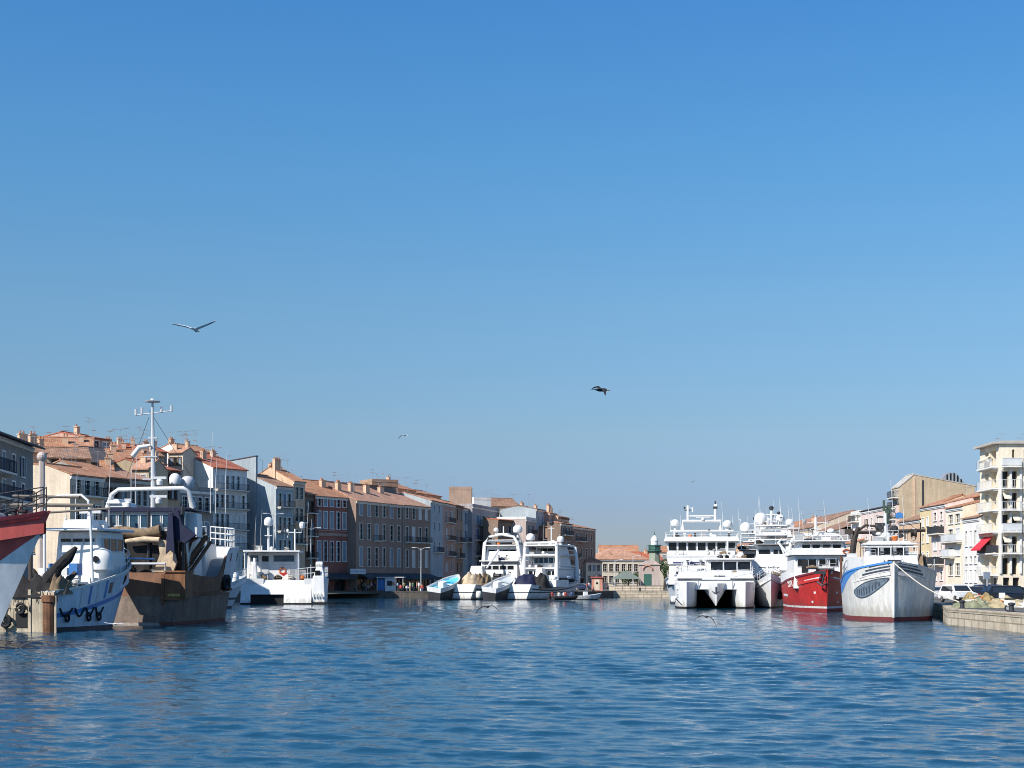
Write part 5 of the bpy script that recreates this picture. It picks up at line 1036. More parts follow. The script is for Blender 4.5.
# ---- tuna seiners and their skiffs in the middle
def seiner(t, L, B, pile_m, cover=None, bridge_y=9.0, hd=1):
    h = Hull(L, B, (3.1, 3.0, 5.4), tw=.82, bluff=2.3, wl=.84, wbluff=1.6, rake=2.6, bow0=.55, flare=1.35, wtw=.62, stern_len=.3)
    sid = mat('seiner_side_paint', (.60, .60, .62), .5, .06, .5, streak=.15)
    h.build(t, [(('a', .22), 0), (('a', 1.35), 1), (('a', 1.55), 2), (('r', 0), 1)], [M_dark, M_white, M_dark], bul=.7)
    for s_ in (1, -1): h.strip(t, 'rubbing_strake', M_dark, s_, lambda q: h.zs(q) - .95, lambda q: h.zs(q) - .75, .04, .97, out=.07)
    return h
def skiff(name, label, px, D, heading, inner, L=7.6, pitch=13, roll=0):
    t = boat(name, label, 'skiff', px, D, heading); t.rotation_mode = 'XYZ'; t.rotation_euler = (R(pitch), R(roll), -R(heading)); t.location.z = .35
    h = Hull(L, 3.3, (1.75, 1.75, 2.3), tw=.86, bluff=2.6, wl=.8, wbluff=1.8, rake=1.3, bow0=.5, zmin=-.9)
    h.build(t, [(('a', .95), 0), (('r', 0), 1)], [M_dark, M_white], bul=.42, deckm=inner)
    for s_ in (1, -1): h.strip(t, 'rubbing_strake', M_lgrey, s_, lambda q: h.zs(q) - .12, lambda q: h.zs(q) + .04, 0, .99, out=.09)
    part(t, 'engine_box', M_white, MB().box(-.6, .6, 2.0, 3.4, 1.2, 2.15, .1, .1, .1), bevel=.05); part(t, 'thwart', inner, MB().box(-1.3, 1.3, 4.6, 5.0, 1.6, 1.75)); part(t, 'towing_post', M_steel, MB().tube([(0, 1.0, 1.2), (0, 1.0, 2.7)], .1))
    return t
M_turq = mat('turquoise_liner', (.10, .46, .66), .6, .15)
M_skgrey = mat('pale_grey_liner', (.42, .46, .48), .6, .15)
skiff('skiff', 'white skiff with turquoise inside, bow raised, beside the cafe quay', 434, 250, 30, M_turq, roll=7)
skiff('skiff', 'white skiff with grey inside lying between the two tuna boats', 489, 247, 30, M_skgrey, roll=7)

def seiner_one():
    t = boat('tuna_seiner', 'white tuna boat with cream net heap and tall stacked bridge', 'fishing boat', 460, 252, 20); t.scale.z = .83
    seiner(t, 27, 7.0, None)
    heap(t, 'net_pile', M_cream_net, (.5, 4.2, 2.3), 2.0, 3.0, 2.9, 21, rough=.25); heap(t, 'net_pile', M_brown_net, (2.2, 5.6, 2.3), 1.2, 2.8, 2.7, 22, rough=.3)
    part(t, 'power_block', M_white_dirty, MB().box(-.7, 1.9, 5.8, 7.6, 5.0, 6.9, .25, .2, .2), bevel=.2)
    y = 11.5
    part(t, 'deckhouse', M_white, MB().box(-.6, 6.1, y, y + 9, 2.4, 7.2, .05, .1, .4), bevel=.1); panes(t, None, ('y', y + .07, -1), .1, 5.4, 6.2, 7.0, 4, .25)
    part(t, 'bridge', M_white, MB().box(-.5, 6.0, y + 1.0, y + 8, 7.2, 11.2, .35, .6, .9), bevel=.12); panes(t, None, ('y', y + 1.45, -1), .2, 5.3, 9.6, 10.4, 4, .12, M_glass)
    part(t, 'bridge_deck', M_white, MB().box(-.8, 6.3, y - .5, y + 8.2, 7.9, 8.1).box(-.5, 6.0, y + .4, y + 7, 11.2, 11.4))
    part(t, 'awning_top', M_white, MB().box(.0, 5.4, y + 1.4, y + 5.6, 12.0, 12.2), bevel=.05)
    part(t, 'arch', M_white, MB().tube([(-.7, y + .4, 3), (-.3, y + .8, 11.8), (.4, y + 1.2, 13.1), (2.7, y + 1.3, 13.6), (5.0, y + 1.2, 13.1), (5.8, y + .8, 11.8), (7.3, y + .2, 3)], [.38, .32, .26, .26, .26, .32, .42], 8), smooth=60)
    part(t, 'top_rail', M_white, MB().tube([(.2, y + 1.2, 12.4), (5.2, y + 1.2, 12.4)], .1).box(1.6, 3.9, y + 1.5, y + 3, 13.5, 13.9, .3))
    radome(t, (5.6, y + 1.6, 13.0), .85, .9); radome(t, (1.4, y + 2, 13.7), .45, .5); part(t, 'mast', M_white, MB().tube([(2.8, y + 2, 13.6), (2.8, y + 2, 15.4)], .1))
    rail(t, [(6.3, y, 7.4), (8.0, y + .4, 7.2), (8.4, y + 3, 7.2)], 1.6, M_lgrey, .9, (.5, 1.0), .05, )
    part(t, 'boom', M_white, MB().tube([(2.6, y, 10.2), (2.3, y - 5, 6.4)], [.25, .16])); whip(t, (.4, y + 3, 12), 4); whip(t, (5, y + 4, 12), 5)
    part(t, 'winch', M_dark, MB().lathe((3.2, y - 1.2, 4.9), [(.7, -.9), (.4, -.8), (.4, .8), (.7, .9)], 12, 'x').box(2.2, 4.4, y - 1.8, y - .4, 2.4, 4.6))
    clutter(t, -.5, 6, 7.0, 11.0, 2.6, 14, 91, 2.2); clutter(t, -.3, 5.6, 11.2, 12.2, 8.1, 6, 92, 1.2); clutter(t, 0, 5.5, 12.5, 17, 11.4, 6, 93, 1.0)
    fender(t, (3.5, -.3, 1.0), .5, 1.6)
seiner_one()
def seiner_two():
    t = boat('tuna_seiner', 'white tuna boat with dark blue net heap and open tiered bridge', 'fishing boat', 516, 249, 27); t.scale.z = .83
    h = seiner(t, 25, 7.0, None)
    heap(t, 'net_pile', M_bluetarp, (.3, 3.4, 2.3), 2.2, 2.6, 2.7, 31, rough=.12); heap(t, 'net_pile', M_dark_net, (2.2, 4.8, 2.3), 1.6, 2.2, 2.6, 32, rough=.2)
    y = 9.5
    part(t, 'deckhouse', M_white, MB().box(-2.9, 3.0, y, y + 8, 2.4, 6.2, .05, .1, .5), bevel=.1)
    panes(t, None, ('y', y + .08, -1), -2.4, -.6, 5.0, 5.8, 2, .25); panes(t, None, ('y', y + .08, -1), 1.2, 2.7, 5.0, 5.8, 2, .2); part(t, 'door', M_grey, MB().box(-.1, .9, y - .02, y + .06, 3.2, 5.6))
    part(t, 'companionway', M_white, MB().prism([(-.6, 2.4), (1.5, 2.4), (.9, 6.4), (-.2, 6.4)], 'y', y - 1.6, y - .05))
    for z, hh in ((6.2, .35), (9.0, .3), (11.0, .3)): part(t, 'bridge_deck', M_white, MB().box(-3.1, 3.1, y - .4, y + 7, z, z + hh), bevel=.05)
    part(t, 'bridge', M_white, MB().box(-2.6, 2.6, y + 2.0, y + 7, 6.5, 9.0, .1, .2, .8).box(-2.4, 2.4, y + 2.6, y + 6.5, 9.3, 11.0, .1, .2, .8), bevel=.06)
    panes(t, None, ('y', y + 2.1, -1), -2.3, 2.3, 7.3, 8.6, 5, .1, M_glass_blue); panes(t, None, ('y', y + 2.7, -1), -2.1, 2.1, 9.6, 10.6, 4, .1, M_glass)
    for x in (-3.1, 3.1): part(t, 'arch_leg', M_white, MB().tube([(x * 1.02, y - .6, 2.4), (x, y - .2, 8), (x * .96, y, 11.9)], [.5, .36, .28], 8), smooth=60)
    part(t, 'arch_beam', M_white, MB().tube([(-3.1, y, 11.7), (3.1, y, 11.7)], .24).tube([(-3.1, y - .2, 9.0), (3.1, y - .2, 9.0)], .16))
    part(t, 'side_arch', M_white, MB().tube([(3.4, y + 7.5, 4.0), (3.4, y + 7.3, 8), (3.2, y + 7, 10.8), (2.0, y + 6.6, 11.4)], [.42, .34, .28, .2], 8).tube([(3.0, y + .2, 9.3), (3.3, y + 7.2, 9.2)], .12).tube([(3.1, y + .1, 7.0), (3.3, y + 7.2, 6.8)], .12), smooth=60)
    radome(t, (-2.3, y + .6, 11.9), .75, .3); radome(t, (2.3, y + 3, 11.3), .62, .6); radome(t, (.9, y + 3, 11.3), .35, .3); radar(t, (-.2, y + 4, 11.3), 1.8); part(t, 'mast', M_white, MB().tube([(.3, y + 3.5, 11.2), (.3, y + 3.5, 15.5)], .1).tube([(-.3, y + 3.5, 14.8), (.9, y + 3.5, 14.8)], .06))
    part(t, 'crows_nest', M_dark, MB().lathe((.3, y + 3.5, 15.4), [(.3, 0), (.5, .5), (.45, .8)], 8))
    part(t, 'fish_hatch', M_white, MB().box(3.0, 4.3, y - 3, y + 2, 2.6, 4.0)); raft(t, (3.6, y - 2.2, 4.4), 1.2, .36, 'y'); raft(t, (3.6, y + 3.2, 4.4), 1.2, .36, 'y')
    rail(t, [h.pt(q, h.zs(q), 1) - Vector((.1, 0, 0)) for q in (.55, .65, .75, .85, .93, .985)], 1.2, M_lgrey, 1.2, (.5, 1.0), .05)
    clutter(t, -2.8, 3.2, 6.0, 9.2, 2.6, 14, 94, 2.0); clutter(t, -2.8, 2.8, 9.3, 11, 6.5, 6, 95, 1.0); clutter(t, -2.6, 2.6, 10, 15, 11.3, 6, 96, .9); clutter(t, -2.6, 2.6, 9.6, 11.8, 9.3, 5, 97, .9)
    for x in (-2, 1.2): whip(t, (x, y + 5, 11.3), 4.5)
    part(t, 'net_roll', M_dark_net, MB().tube([(1.6, y - .6, 6.2 - 3.0), (3.6, y + .4, 3.9), (3.7, y + 5, 3.9)], [.4, .5, .4], 8), smooth=60)
seiner_two()
# ---- I: the big white ship at the far end of the right quay
def ship():
    L = 34; t = boat('patrol_ship', 'large white ship with seven window bridge and double mast frame', 'ship', 702, 196, 187, bow=L); t.scale.z = .78
    h = Hull(L, 10.2, (3.6, 4.0, 6.2), tw=.9, bluff=2.2, wl=.86, wbluff=1.5, rake=3.6, bow0=.55, flare=1.5)
    hullm = mat('ship_white_hull', (.70, .73, .75), .4, .05, .4, streak=.08)
    h.build(t, [(('a', .5), 0), (('r', 0), 1)], [M_dark, hullm], bul=.9)
    for s_ in (1, -1): h.strip(t, 'hull_stripe', M_dark, s_, lambda q: h.zs(q) - 1.55, lambda q: h.zs(q) - 1.2, .62, .90, out=.03)
    for s_ in (1, -1): h.strip(t, 'rubbing_strake', M_lgrey, s_, lambda q: h.zs(q) - .1, lambda q: h.zs(q) + .06, .0, .99, out=.08)
    part(t, 'deckhouse', M_white, MB().box(-4.5, 4.5, 8, 27.2, 3.4, 6.7, .1, .2, .4).box(-4.2, 4.2, 9, 25.2, 6.7, 8.3, .1, .2, .3), bevel=.1)
    part(t, 'bridge_deck', M_white, MB().box(-4.7, 4.7, 10, 25.4, 8.32, 8.62), bevel=.06)
    b = MB(); b.prism([(-4.5, 8.64), (4.5, 8.64), (4.85, 10.9), (4.85, 11.0), (-4.85, 11.0), (-4.85, 10.9)], 'y', 13, 24.2)
    part(t, 'bridge', M_white, b, bevel=.08); part(t, 'bridge_roof', M_white, MB().box(-5.2, 5.2, 12.2, 24.9, 11.0, 11.85, .25, .3, .3), bevel=.12)
    panes(t, None, ('y', 24.2, 1), -4.5, 4.5, 9.45, 10.8, 7, .26, M_glass)
    part(t, 'bulwark', M_white, MB().prism([(-4.6, 7.0), (4.6, 7.0), (4.75, 8.62), (-4.75, 8.62)], 'y', 25.42, 25.62)); part(t, 'bow_stripe', mat('violet_stripe', (.05, .05, .16), .5), MB().box(-3.9, 3.9, 25.63, 25.67, 7.15, 7.4))
    panes(t, None, ('y', 27.0, 1), -3.4, 3.4, 5.0, 5.9, 5, .5, M_glass)
    rail(t, [(-5.0, 12.5, 11.85), (-5.0, 24.6, 11.85), (5.0, 24.6, 11.85), (5.0, 12.5, 11.85)], .8, M_white, 2.2, (.5, 1.0), .03)
    # monkey island frame
    part(t, 'antenna_beam', M_white, MB().box(-4.4, 4.4, 19.7, 20.3, 12.95, 13.2).box(-3.9, -3.7, 19.8, 20.2, 11.8, 12.95).box(3.7, 3.9, 19.8, 20.2, 11.8, 12.95))
    part(t, 'mast_frame', M_white, MB().tube([(-2.6, 20, 13.1), (-2.6, 20, 14.8), (2.6, 20, 14.8), (2.6, 20, 13.1)], .26, 8).tube([(-1.9, 20, 14.8), (-1.9, 20, 17.8)], .19, 8).tube([(1.9, 20, 14.8), (1.9, 20, 17.6)], .19, 8).tube([(-1.9, 20, 15.7), (1.9, 20, 15.7)], .13, 8))
    part(t, 'searchlight', M_dark, MB().box(-2.2, -1.6, 19.8, 20.2, 17.0, 17.4).box(-2.0, -1.8, 19.8, 20.2, 17.8, 18.4).box(1.5, 2.4, 19.9, 20.1, 16.7, 16.85).box(2.25, 2.5, 19.8, 20.2, 17.0, 17.4)); part(t, 'signal_lamp', M_white, MB().box(-2.1, -1.7, 19.7, 20.3, 17.41, 17.8).box(1.2, 1.35, 19.9, 20.1, 16.4, 17.3).tube([(1.9, 20, 17.3), (1.2, 20, 17.0)], .07))
    radar(t, (-.2, 20.2, 14.95), 2.0); radome(t, (-3.6, 20, 13.2), .62, .5); radome(t, (3.7, 20, 13.2), .62, .7)
    for x, hh in ((-4.3, 3), (-2.9, 5.2), (4.3, 2.5), (2.9, 3), (-3.3, 2)): whip(t, (x, 20, 13.1), hh)
    for x in (-3.7, -1.2, .9, 3.4): part(t, 'floodlight', M_dark if abs(x) != 1.2 else M_white, MB().box(x - .15, x + .15, 24.3, 24.6, 11.86, 12.5))
    clutter(t, -4.6, 4.6, 24.6, 25.3, 8.64, 6, 111, .8); clutter(t, -4.6, 4.6, 14, 24, 11.86, 9, 112, 1.0); clutter(t, -4, 4, 25.8, 27, 6.75, 7, 113, 1.0)
    for x in (-4.62, 4.62): part(t, 'deck_edge', M_dark, MB().box(x - .02, x + .02, 9, 27, 6.62, 6.74))
    panes(t, None, ('x', -4.15, -1), 10, 25, 7.2, 7.9, 7, .8, M_glass); part(t, 'deck_line', M_grey, MB().box(-4.7, 4.7, 25.41, 25.66, 8.25, 8.32))
    part(t, 'funnel', M_white, MB().box(-2.6, -1.2, 10, 12.6, 8.6, 11.8, .1).box(1.2, 2.6, 10, 12.6, 8.6, 11.8, .1), bevel=.1); raft(t, (-4.4, 22, 9.0), 1.4, .4, 'y'); raft(t, (4.4, 22, 9.0), 1.4, .4, 'y')
    rail(t, [h.pt(q, h.zs(q), s_) for s_ in (1,) for q in (.7, .78, .85, .92, .98)], 1.0, M_white); rail(t, [h.pt(q, h.zs(q), -1) for q in (.7, .78, .85, .92, .98)], 1.0, M_white)
ship()

# ---- J: the white wave piercing catamaran
def boat_cat_right():
    L = 24; t = boat('catamaran', 'white twin hull workboat with pointed centre bow, in front of the large ship', 'catamaran', 716, 172, 186, bow=L); t.scale.z = .79
    h = Hull(L, 2.7, (3.6, 3.6, 3.9), tw=.95, bluff=5.0, wl=.92, wbluff=3.2, rake=.5, bow0=.72, zmin=-.5)
    for x in (-3.35, 3.35): 
        o = h.build(t, [(('a', .28), 0), (('r', 0), 1)], [M_black, M_white], bul=.25, loc=(x, 0, 0))
    nac = MB(); rows = []
    for i in range(9):
        q = i / 8; y = 15 + q * 8.7; w = 1.75 * (1 - .9 * q ** 5)
        rows.append([(-w, y, 3.7), (-w * .55, y, 2.3 - .5 * q), (-.06, y, 1.2 - .75 * sm(q * 1.1)), (.06, y, 1.2 - .75 * sm(q * 1.1)), (w * .55, y, 2.3 - .5 * q), (w, y, 3.7)])
    nac.grid(rows); nac.add(rows[-1], [list(range(6))]); part(t, 'centre_bow', M_white, nac, smooth=40)
    part(t, 'emblem', M_dark, MB().box(-.35, -.2, 23.2, 23.74, 2.2, 3.1).box(-.34, .3, 23.3, 23.75, 2.55, 2.7)) if False else None
    part(t, 'tunnel_dark_panel', M_black, MB().box(-2.4, 2.4, 12.0, 12.2, -.2, 2.76).box(-2.4, 2.4, 8, 12.0, 2.70, 2.749))  # black panel added so the shaded gap between the hulls reads black
    part(t, 'cross_deck', M_white, MB().box(-4.5, 4.5, 2, 22.2, 2.75, 4.2, .05, 0, .5), bevel=.1)
    part(t, 'foredeck', M_white, MB().box(-4.6, 4.6, 10, 22.0, 4.22, 5.6, .5, 0, 3.0), bevel=.15)
    for x in (-3.2, 2.9): part(t, 'hull_stripe', M_dark, MB().box(x - 1.3, x + 1.5, 21.4, 21.98, 4.28, 4.42))
    for x, a_, b_ in ((-3.35, 0, 1),): pass
    h.strip(t, 'bow_swoosh', M_dark, 1, lambda q: .35 + .9 * math.sin(min(1, max(0, (.97 - q) / .12)) * 1.57), lambda q: .5 + 1.0 * math.sin(min(1, max(0, (.97 - q) / .12)) * 1.57), .72, .965, loc=(3.35, 0, 0))
    h.glyphs(t, M_lgrey, 1, .93, 1.55, .55, 'TULE', -1).location = (3.35, 0, 0)
    part(t, 'cabin', M_white, MB().box(-4.6, .9, 9, 17.6, 4.6, 7.2, .12, .2, .8), bevel=.12); part(t, 'cabin_roof', M_white, MB().box(-4.8, 1.0, 9, 17.4, 7.22, 7.45), bevel=.06)
    w = []
    fy = lambda z: 17.6 - .8 * (z - 4.6) / 2.6
    for i in range(3):
        x0 = -4.25 + i * 1.62; g = MB(); g.add([(x0, fy(5.6) + .02, 5.6), (x0 + 1.42, fy(5.6) + .02, 5.6), (x0 + 1.42, fy(6.9) + .02, 6.9), (x0, fy(6.9) + .02, 6.9), (x0, fy(5.6) - .1, 5.6), (x0 + 1.42, fy(5.6) - .1, 5.6), (x0 + 1.42, fy(6.9) - .1, 6.9), (x0, fy(6.9) - .1, 6.9)], [[0, 1, 2, 3], [4, 5, 6, 7], [0, 1, 5, 4], [1, 2, 6, 5], [2, 3, 7, 6], [3, 0, 4, 7]])
        o = part(t, 'window', M_white, MB().box(x0 - .09, x0 - .02, 16.9, 17.36, 5.55, 6.95)); part(o, 'pane', M_glass, g)
    panes(t, None, ('x', .82, 1), 10.5, 16.4, 5.6, 6.8, 4, .2)
    rail(t, [(4.2, 10, 5.0), (4.2, 17, 5.0), (3.9, 19.4, 5.0), (1.2, 19.6, 5.0)], 1.3, M_white, .8, (.35, .7, 1.0), .035); rail(t, [(-4.5, 18, 5.3), (-4.2, 20, 4.9), (-2, 21.4, 4.7), (1.5, 21.6, 4.7)], .9, M_white, 1.2, (.5, 1.0), .03)
    part(t, 'deck_locker', M_white_dirty, MB().box(2.0, 4.0, 10, 15, 4.9, 6.2), bevel=.08); raft(t, (3.4, 12, 6.6), 1.2, .36, 'y')
    part(t, 'mast', M_white, MB().tube([(-1.8, 11, 7.4), (-1.8, 11, 10.2)], .12).tube([(-2.7, 11, 9.0), (-.9, 11, 9.0)], .07)); radar(t, (-1.8, 11.6, 7.46), 1.6); radome(t, (-3.4, 11, 7.45), .4, .3)
    part(t, 'anchor', M_dark, MB().tube([(0, 23.75, 3.2), (0, 23.7, 2.3)], .08).tube([(-.4, 23.6, 2.5), (0, 23.75, 2.2), (.4, 23.6, 2.5)], .08))
    clutter(t, -4.2, 4.2, 18.0, 19.6, 4.9, 8, 101, .8); clutter(t, -4.4, .6, 9.5, 16.5, 7.46, 7, 102, .6); clutter(t, 1.4, 4.4, 9, 17, 5.0, 7, 103, 1.4)
    part(t, 'deck_hatch', M_lgrey, MB().box(-1.0, .2, 20.2, 21.2, 4.82, 5.0)); part(t, 'tunnel_frame', M_grey, MB().box(-2.0, -1.9, 22.15, 22.25, 2.9, 4.1).box(1.9, 2.0, 22.15, 22.25, 2.9, 4.1).box(-4.4, 4.4, 22.22, 22.27, 2.78, 2.86))
    for x in (4.75, 4.9): fender(t, (x, 20, 1.3), .25, 1.0, M_white)
boat_cat_right()

# ---- K: white boats squeezed between the catamaran and the red trawler
def boat_white_mid(name, label, px, D, heading, L=20, B=5.6, seed=0, tall=False):
    t = boat(name, label, 'fishing boat', px, D, heading, bow=L); t.scale.z = .76 if tall else .84; rnd = random.Random(seed)
    h = Hull(L, B, (2.6, 2.7, 4.9), tw=.85, bluff=2.2, wl=.8, wbluff=1.5, rake=2.6, bow0=.5, flare=1.5)
    h.build(t, [(('a', .25), 0), (('r', 0), 1)], [M_dark, M_white], bul=.8)
    for s_ in (1, -1): h.strip(t, 'rubbing_strake', M_dark, s_, lambda q: h.zs(q) - .8, lambda q: h.zs(q) - .65, .05, .97, out=.05)
    z1 = 6.6
    part(t, 'deckhouse', M_white, MB().box(-B * .42, B * .42, 4, 13.5, 2.0, z1, .1, .2, .6), bevel=.1)
    part(t, 'bridge', M_white, MB().box(-B * .40, B * .40, 5, 12.6, z1, z1 + 2.3, .25, .3, .8), bevel=.1); part(t, 'bridge_roof', M_lgrey, MB().box(-B * .45, B * .45, 4.4, 12.9, z1 + 2.32, z1 + 2.5), bevel=.05)
    fz = lambda z: 12.6 - .8 * (z - z1) / 2.3
    panes(t, None, ('y', 12.22, 1), -B * .31, -.25, z1 + .9, z1 + 1.7, 2, .15); panes(t, None, ('y', 12.22, 1), .15, B * .31, z1 + .9, z1 + 1.7, 1, .15)
    z = z1 + 2.5
    for k in range(3 if tall else 2):
        part(t, 'upper_rail', M_white, MB().tube([(-B * .4, 5 + k, z), (-B * .4, 5 + k, z + 1.3), (B * .4, 5 + k, z + 1.3), (B * .4, 5 + k, z)], .1).tube([(-B * .4, 11 - k, z), (-B * .4, 11 - k, z + 1.3), (B * .4, 11 - k, z + 1.3), (B * .4, 11 - k, z)], .1).tube([(-B * .4, 11 - k, z + .65), (B * .4, 11 - k, z + .65)], .07).box(-B * .4, B * .4, 5 + k, 11 - k, z + 1.3, z + 1.42))
        part(t, 'flybridge', M_white, MB().box(-B * .25, B * .2, 6.5, 9.5, z, z + .95, .1, .1, .3), bevel=.06); z += 1.42
    radome(t, (-B * .22, 8, z), .55, .5); radome(t, (B * .27, 8, z), .8, .3); radar(t, (0, 8.5, z), 1.7); part(t, 'mast', M_white, MB().tube([(0, 7.5, z), (0, 7.5, z + 2.3)], .14).tube([(-.8, 7.5, z + 1.6), (.8, 7.5, z + 1.6)], .08)); part(t, 'mast_lamp', M_dark, MB().lathe((0, 7.5, z + 2.3), [(.25, 0), (.3, .4), (.1, .6)], 8))
    for k in range(5): whip(t, (rnd.uniform(-B * .45, B * .45), rnd.uniform(5, 12), z - 1.2), rnd.uniform(3.5, 7))
    for s_ in (1, -1): rail(t, [h.pt(q, h.zs(q), s_) for q in (.55, .65, .75, .85, .93, .985)], 1.1, M_white, 1.0, (.35, .7, 1.0), .035)
    clutter(t, -B * .38, B * .38, 13.8, 17.5, 3.9, 10, seed * 7, 1.3); clutter(t, -B * .4, B * .4, 5, 11, z1 + 2.5, 8, seed * 7 + 1, 1.2); clutter(t, -B * .3, B * .3, 6, 10, z, 6, seed * 7 + 2, .9)
    part(t, 'deck_edge', M_dark, MB().box(-B * .46, B * .46, 12.91, 12.96, z1 + 2.3, z1 + 2.42)); panes(t, None, ('y', 13.0, 1), -B * .3, B * .3, z1 - 1.6, z1 - .8, 3, .3)
    part(t, 'winch', M_grey, MB().lathe((0, 15.2, 4.6), [(.5, -.7), (.3, -.6), (.3, .6), (.5, .7)], 12, 'x').box(-.6, .6, 14.8, 15.6, 3.4, 4.3)); raft(t, (-B * .3, 13.6, 5.4), 1.1, .33)
    if tall: part(t, 'hose_reel', M_red, MB().lathe((B * .36, 12.0, z1 + 2.9), [(.35, -.3), (.4, 0), (.35, .3)], 10, 'y'))
    part(t, 'net_roll', M_brown_net, MB().tube([(-1.9, 17.0, 4.4), (-.2, 17.4, 4.8), (.4, 18.0, 3.6)], [.25, .4, .2], 8), smooth=60)
    for q in (.8, .88): part(t, 'fender', M_black, MB().lathe(h.pt(q, 1.8, -1, .2), [(.1, -.6), (.28, -.45), (.28, .45), (.1, .6)], 8))
boat_white_mid('fishing_boat', 'narrow white boat with pointed bow right beside the twin hull workboat', 771, 172, 190, 21, 4.8, 3)
boat_white_mid('fishing_boat', 'tall white boat with stacked rails and two domes behind the red trawler', 784, 182, 188, 24, 6.2, 5, True)
boat_white_mid('fishing_boat', 'white boat glimpsed behind the twin hull workboat cabin', 757, 204, 188, 20, 5.0, 8)

# ---- L: the red trawler
def boat_red():
    L = 26; t = boat('fishing_trawler', 'bright red hulled trawler with white upperworks, bow towards us', 'fishing boat', 828, 150, 187, bow=L)
    h = Hull(L, 7.2, (3.2, 3.1, 4.35), tw=.85, bluff=2.6, wl=.9, wbluff=2.0, rake=1.4, bow0=.52, flare=1.2)
    bot = mat('dull_red_antifouling', (.25, .03, .03), .6, .2)
    h.build(t, [(('a', .42), 0), (('a', .62), 1), (('r', 0), 2)], [bot, M_white, mat('scuffed_red_hull', (.52, .035, .03), .42, .2, .5, streak=.3, stain=(.26, .04, .035), stain_amt=.3, wl=(.9, (.2, .05, .04), .5))], bul=.9)
    for s_ in (1, -1):
        h.strip(t, 'rubbing_strake', mat('dark_red_paint', (.2, .03, .04), .6), s_, lambda q: h.zs(q) - .12, lambda q: h.zs(q) + .05, .02, .995, out=.07)
        h.strip(t, 'hull_stripe', M_white, s_, lambda q: h.zs(q) - .72, lambda q: h.zs(q) - .58, .86, .965, out=.02); h.strip(t, 'hull_stripe', M_white, s_, lambda q: 1.55, lambda q: 1.8, .40, .62, out=.02)
        h.strip(t, 'white_bulwark', M_white, s_, lambda q: h.zs(q) + .02, lambda q: h.zs(q) + .02 + 1.0 * (1 - sm((q - .55) / .4)), .2, .95, out=.03)
        for q, z in ((.90, .95), (.92, 1.9)): h.strip(t, 'draught_mark', M_white, s_, lambda q: z, lambda q: z + .22, q, q + .012, n=3)
    h.glyphs(t, M_white, 1, .80, 2.75, .62, 'ST 7183', -1, slope=.055)
    part(t, 'anchor', M_dark, MB().tube([(.35, 25.9, 3.9), (.55, 25.7, 2.9)], .1).tube([(.1, 25.6, 3.0), (.55, 25.75, 2.7), (1.0, 25.3, 3.1)], .1).box(-.5, 1.3, 25.3, 25.7, 3.9, 4.2))
    z1 = 4.3
    part(t, 'deckhouse', M_white, MB().box(-3.0, 3.0, 6, 20.5, 2.4, 5.9, .1, .2, .4), bevel=.1)
    panes(t, None, ('y', 20.28, 1), -2.6, 2.6, 4.75, 5.45, 5, .28)
    n0 = len(CREATED)
    part(t, 'deckhouse_side_rail', M_white, MB().box(-3.3, 3.3, 8, 20.8, 5.92, 6.1).box(-3.2, 3.2, 20.6, 20.75, 6.1, 6.9))
    part(t, 'bridge', M_white, MB().box(-2.5, 2.5, 9, 18.5, 6.1, 8.3, .25, .3, .8), bevel=.1); panes(t, None, ('y', 18.1, 1), -2.0, 2.0, 7.1, 7.8, 4, .2)
    part(t, 'bridge_roof', M_white, MB().box(-2.9, 2.9, 8.4, 18.7, 8.32, 8.5), bevel=.06)
    part(t, 'arch', M_white, MB().tube([(-3.2, 12, 6.0), (-2.7, 12, 9.0), (-2.0, 12, 9.9), (1.9, 12, 9.9), (2.6, 12, 9.0), (3.2, 12, 6.0)], .2, 8).tube([(-2.6, 15, 8.5), (-2.2, 15, 9.5), (2.2, 15, 9.5), (2.6, 15, 8.5)], .13, 8).tube([(-2.0, 12, 9.9), (-2.2, 15, 9.5)], .12).tube([(2.0, 12, 9.9), (2.2, 15, 9.5)], .12), smooth=60)
    part(t, 'mast', M_white, MB().tube([(.2, 13, 8.5), (.2, 13, 13.0)], [.22, .13]).tube([(-1.2, 13, 11.9), (1.6, 13, 11.9)], .08).box(-.4, .8, 12.8, 13.2, 10.7, 10.85)); part(t, 'mast_lamp', M_grey, MB().lathe((1.4, 13, 11.95), [(.2, 0), (.22, .4), (.05, .6)], 8).lathe((-1.1, 13, 11.95), [(.12, 0), (.12, .3)], 8).lathe((.2, 13, 13), [(.15, 0), (.15, .4)], 8))
    radar(t, (.2, 15, 9.65), 1.6); radome(t, (-1.6, 11, 9.9), .4, .3)
    for x, y, hh in ((-2.6, 10, 5.5), (2.4, 10, 6.5), (-1.2, 9, 8), (1.3, 9.5, 6), (-2.9, 16, 4.5)): whip(t, (x, y, 8.4), hh)
    rail(t, [(-2.8, 18.6, 8.5), (2.8, 18.6, 8.5)], .8, M_white, .8, (.5, 1.0), .035); rail(t, [(-3.2, 9, 6.1), (-3.2, 20.6, 6.1), (3.2, 20.6, 6.1), (3.2, 9, 6.1)], .9, M_white, 1.2, (.5, 1.0), .035)
    part(t, 'lifebuoy', M_orange, MB().tube([(-2.3 + .35 * math.cos(i * .63), 20.85, 6.5 + .35 * math.sin(i * .63)) for i in range(10)], .09, 6, close=True))
    part(t, 'winch', M_dark, MB().lathe((0, 22.6, 4.2), [(.5, -.9), (.3, -.8), (.3, .8), (.5, .9)], 12, 'x')); part(t, 'side_door', M_black, MB().box(1.6, 2.2, 20.32, 20.4, 3.4, 5.4)); raft(t, (-2.9, 17, 6.6), 1.2, .34, 'y')
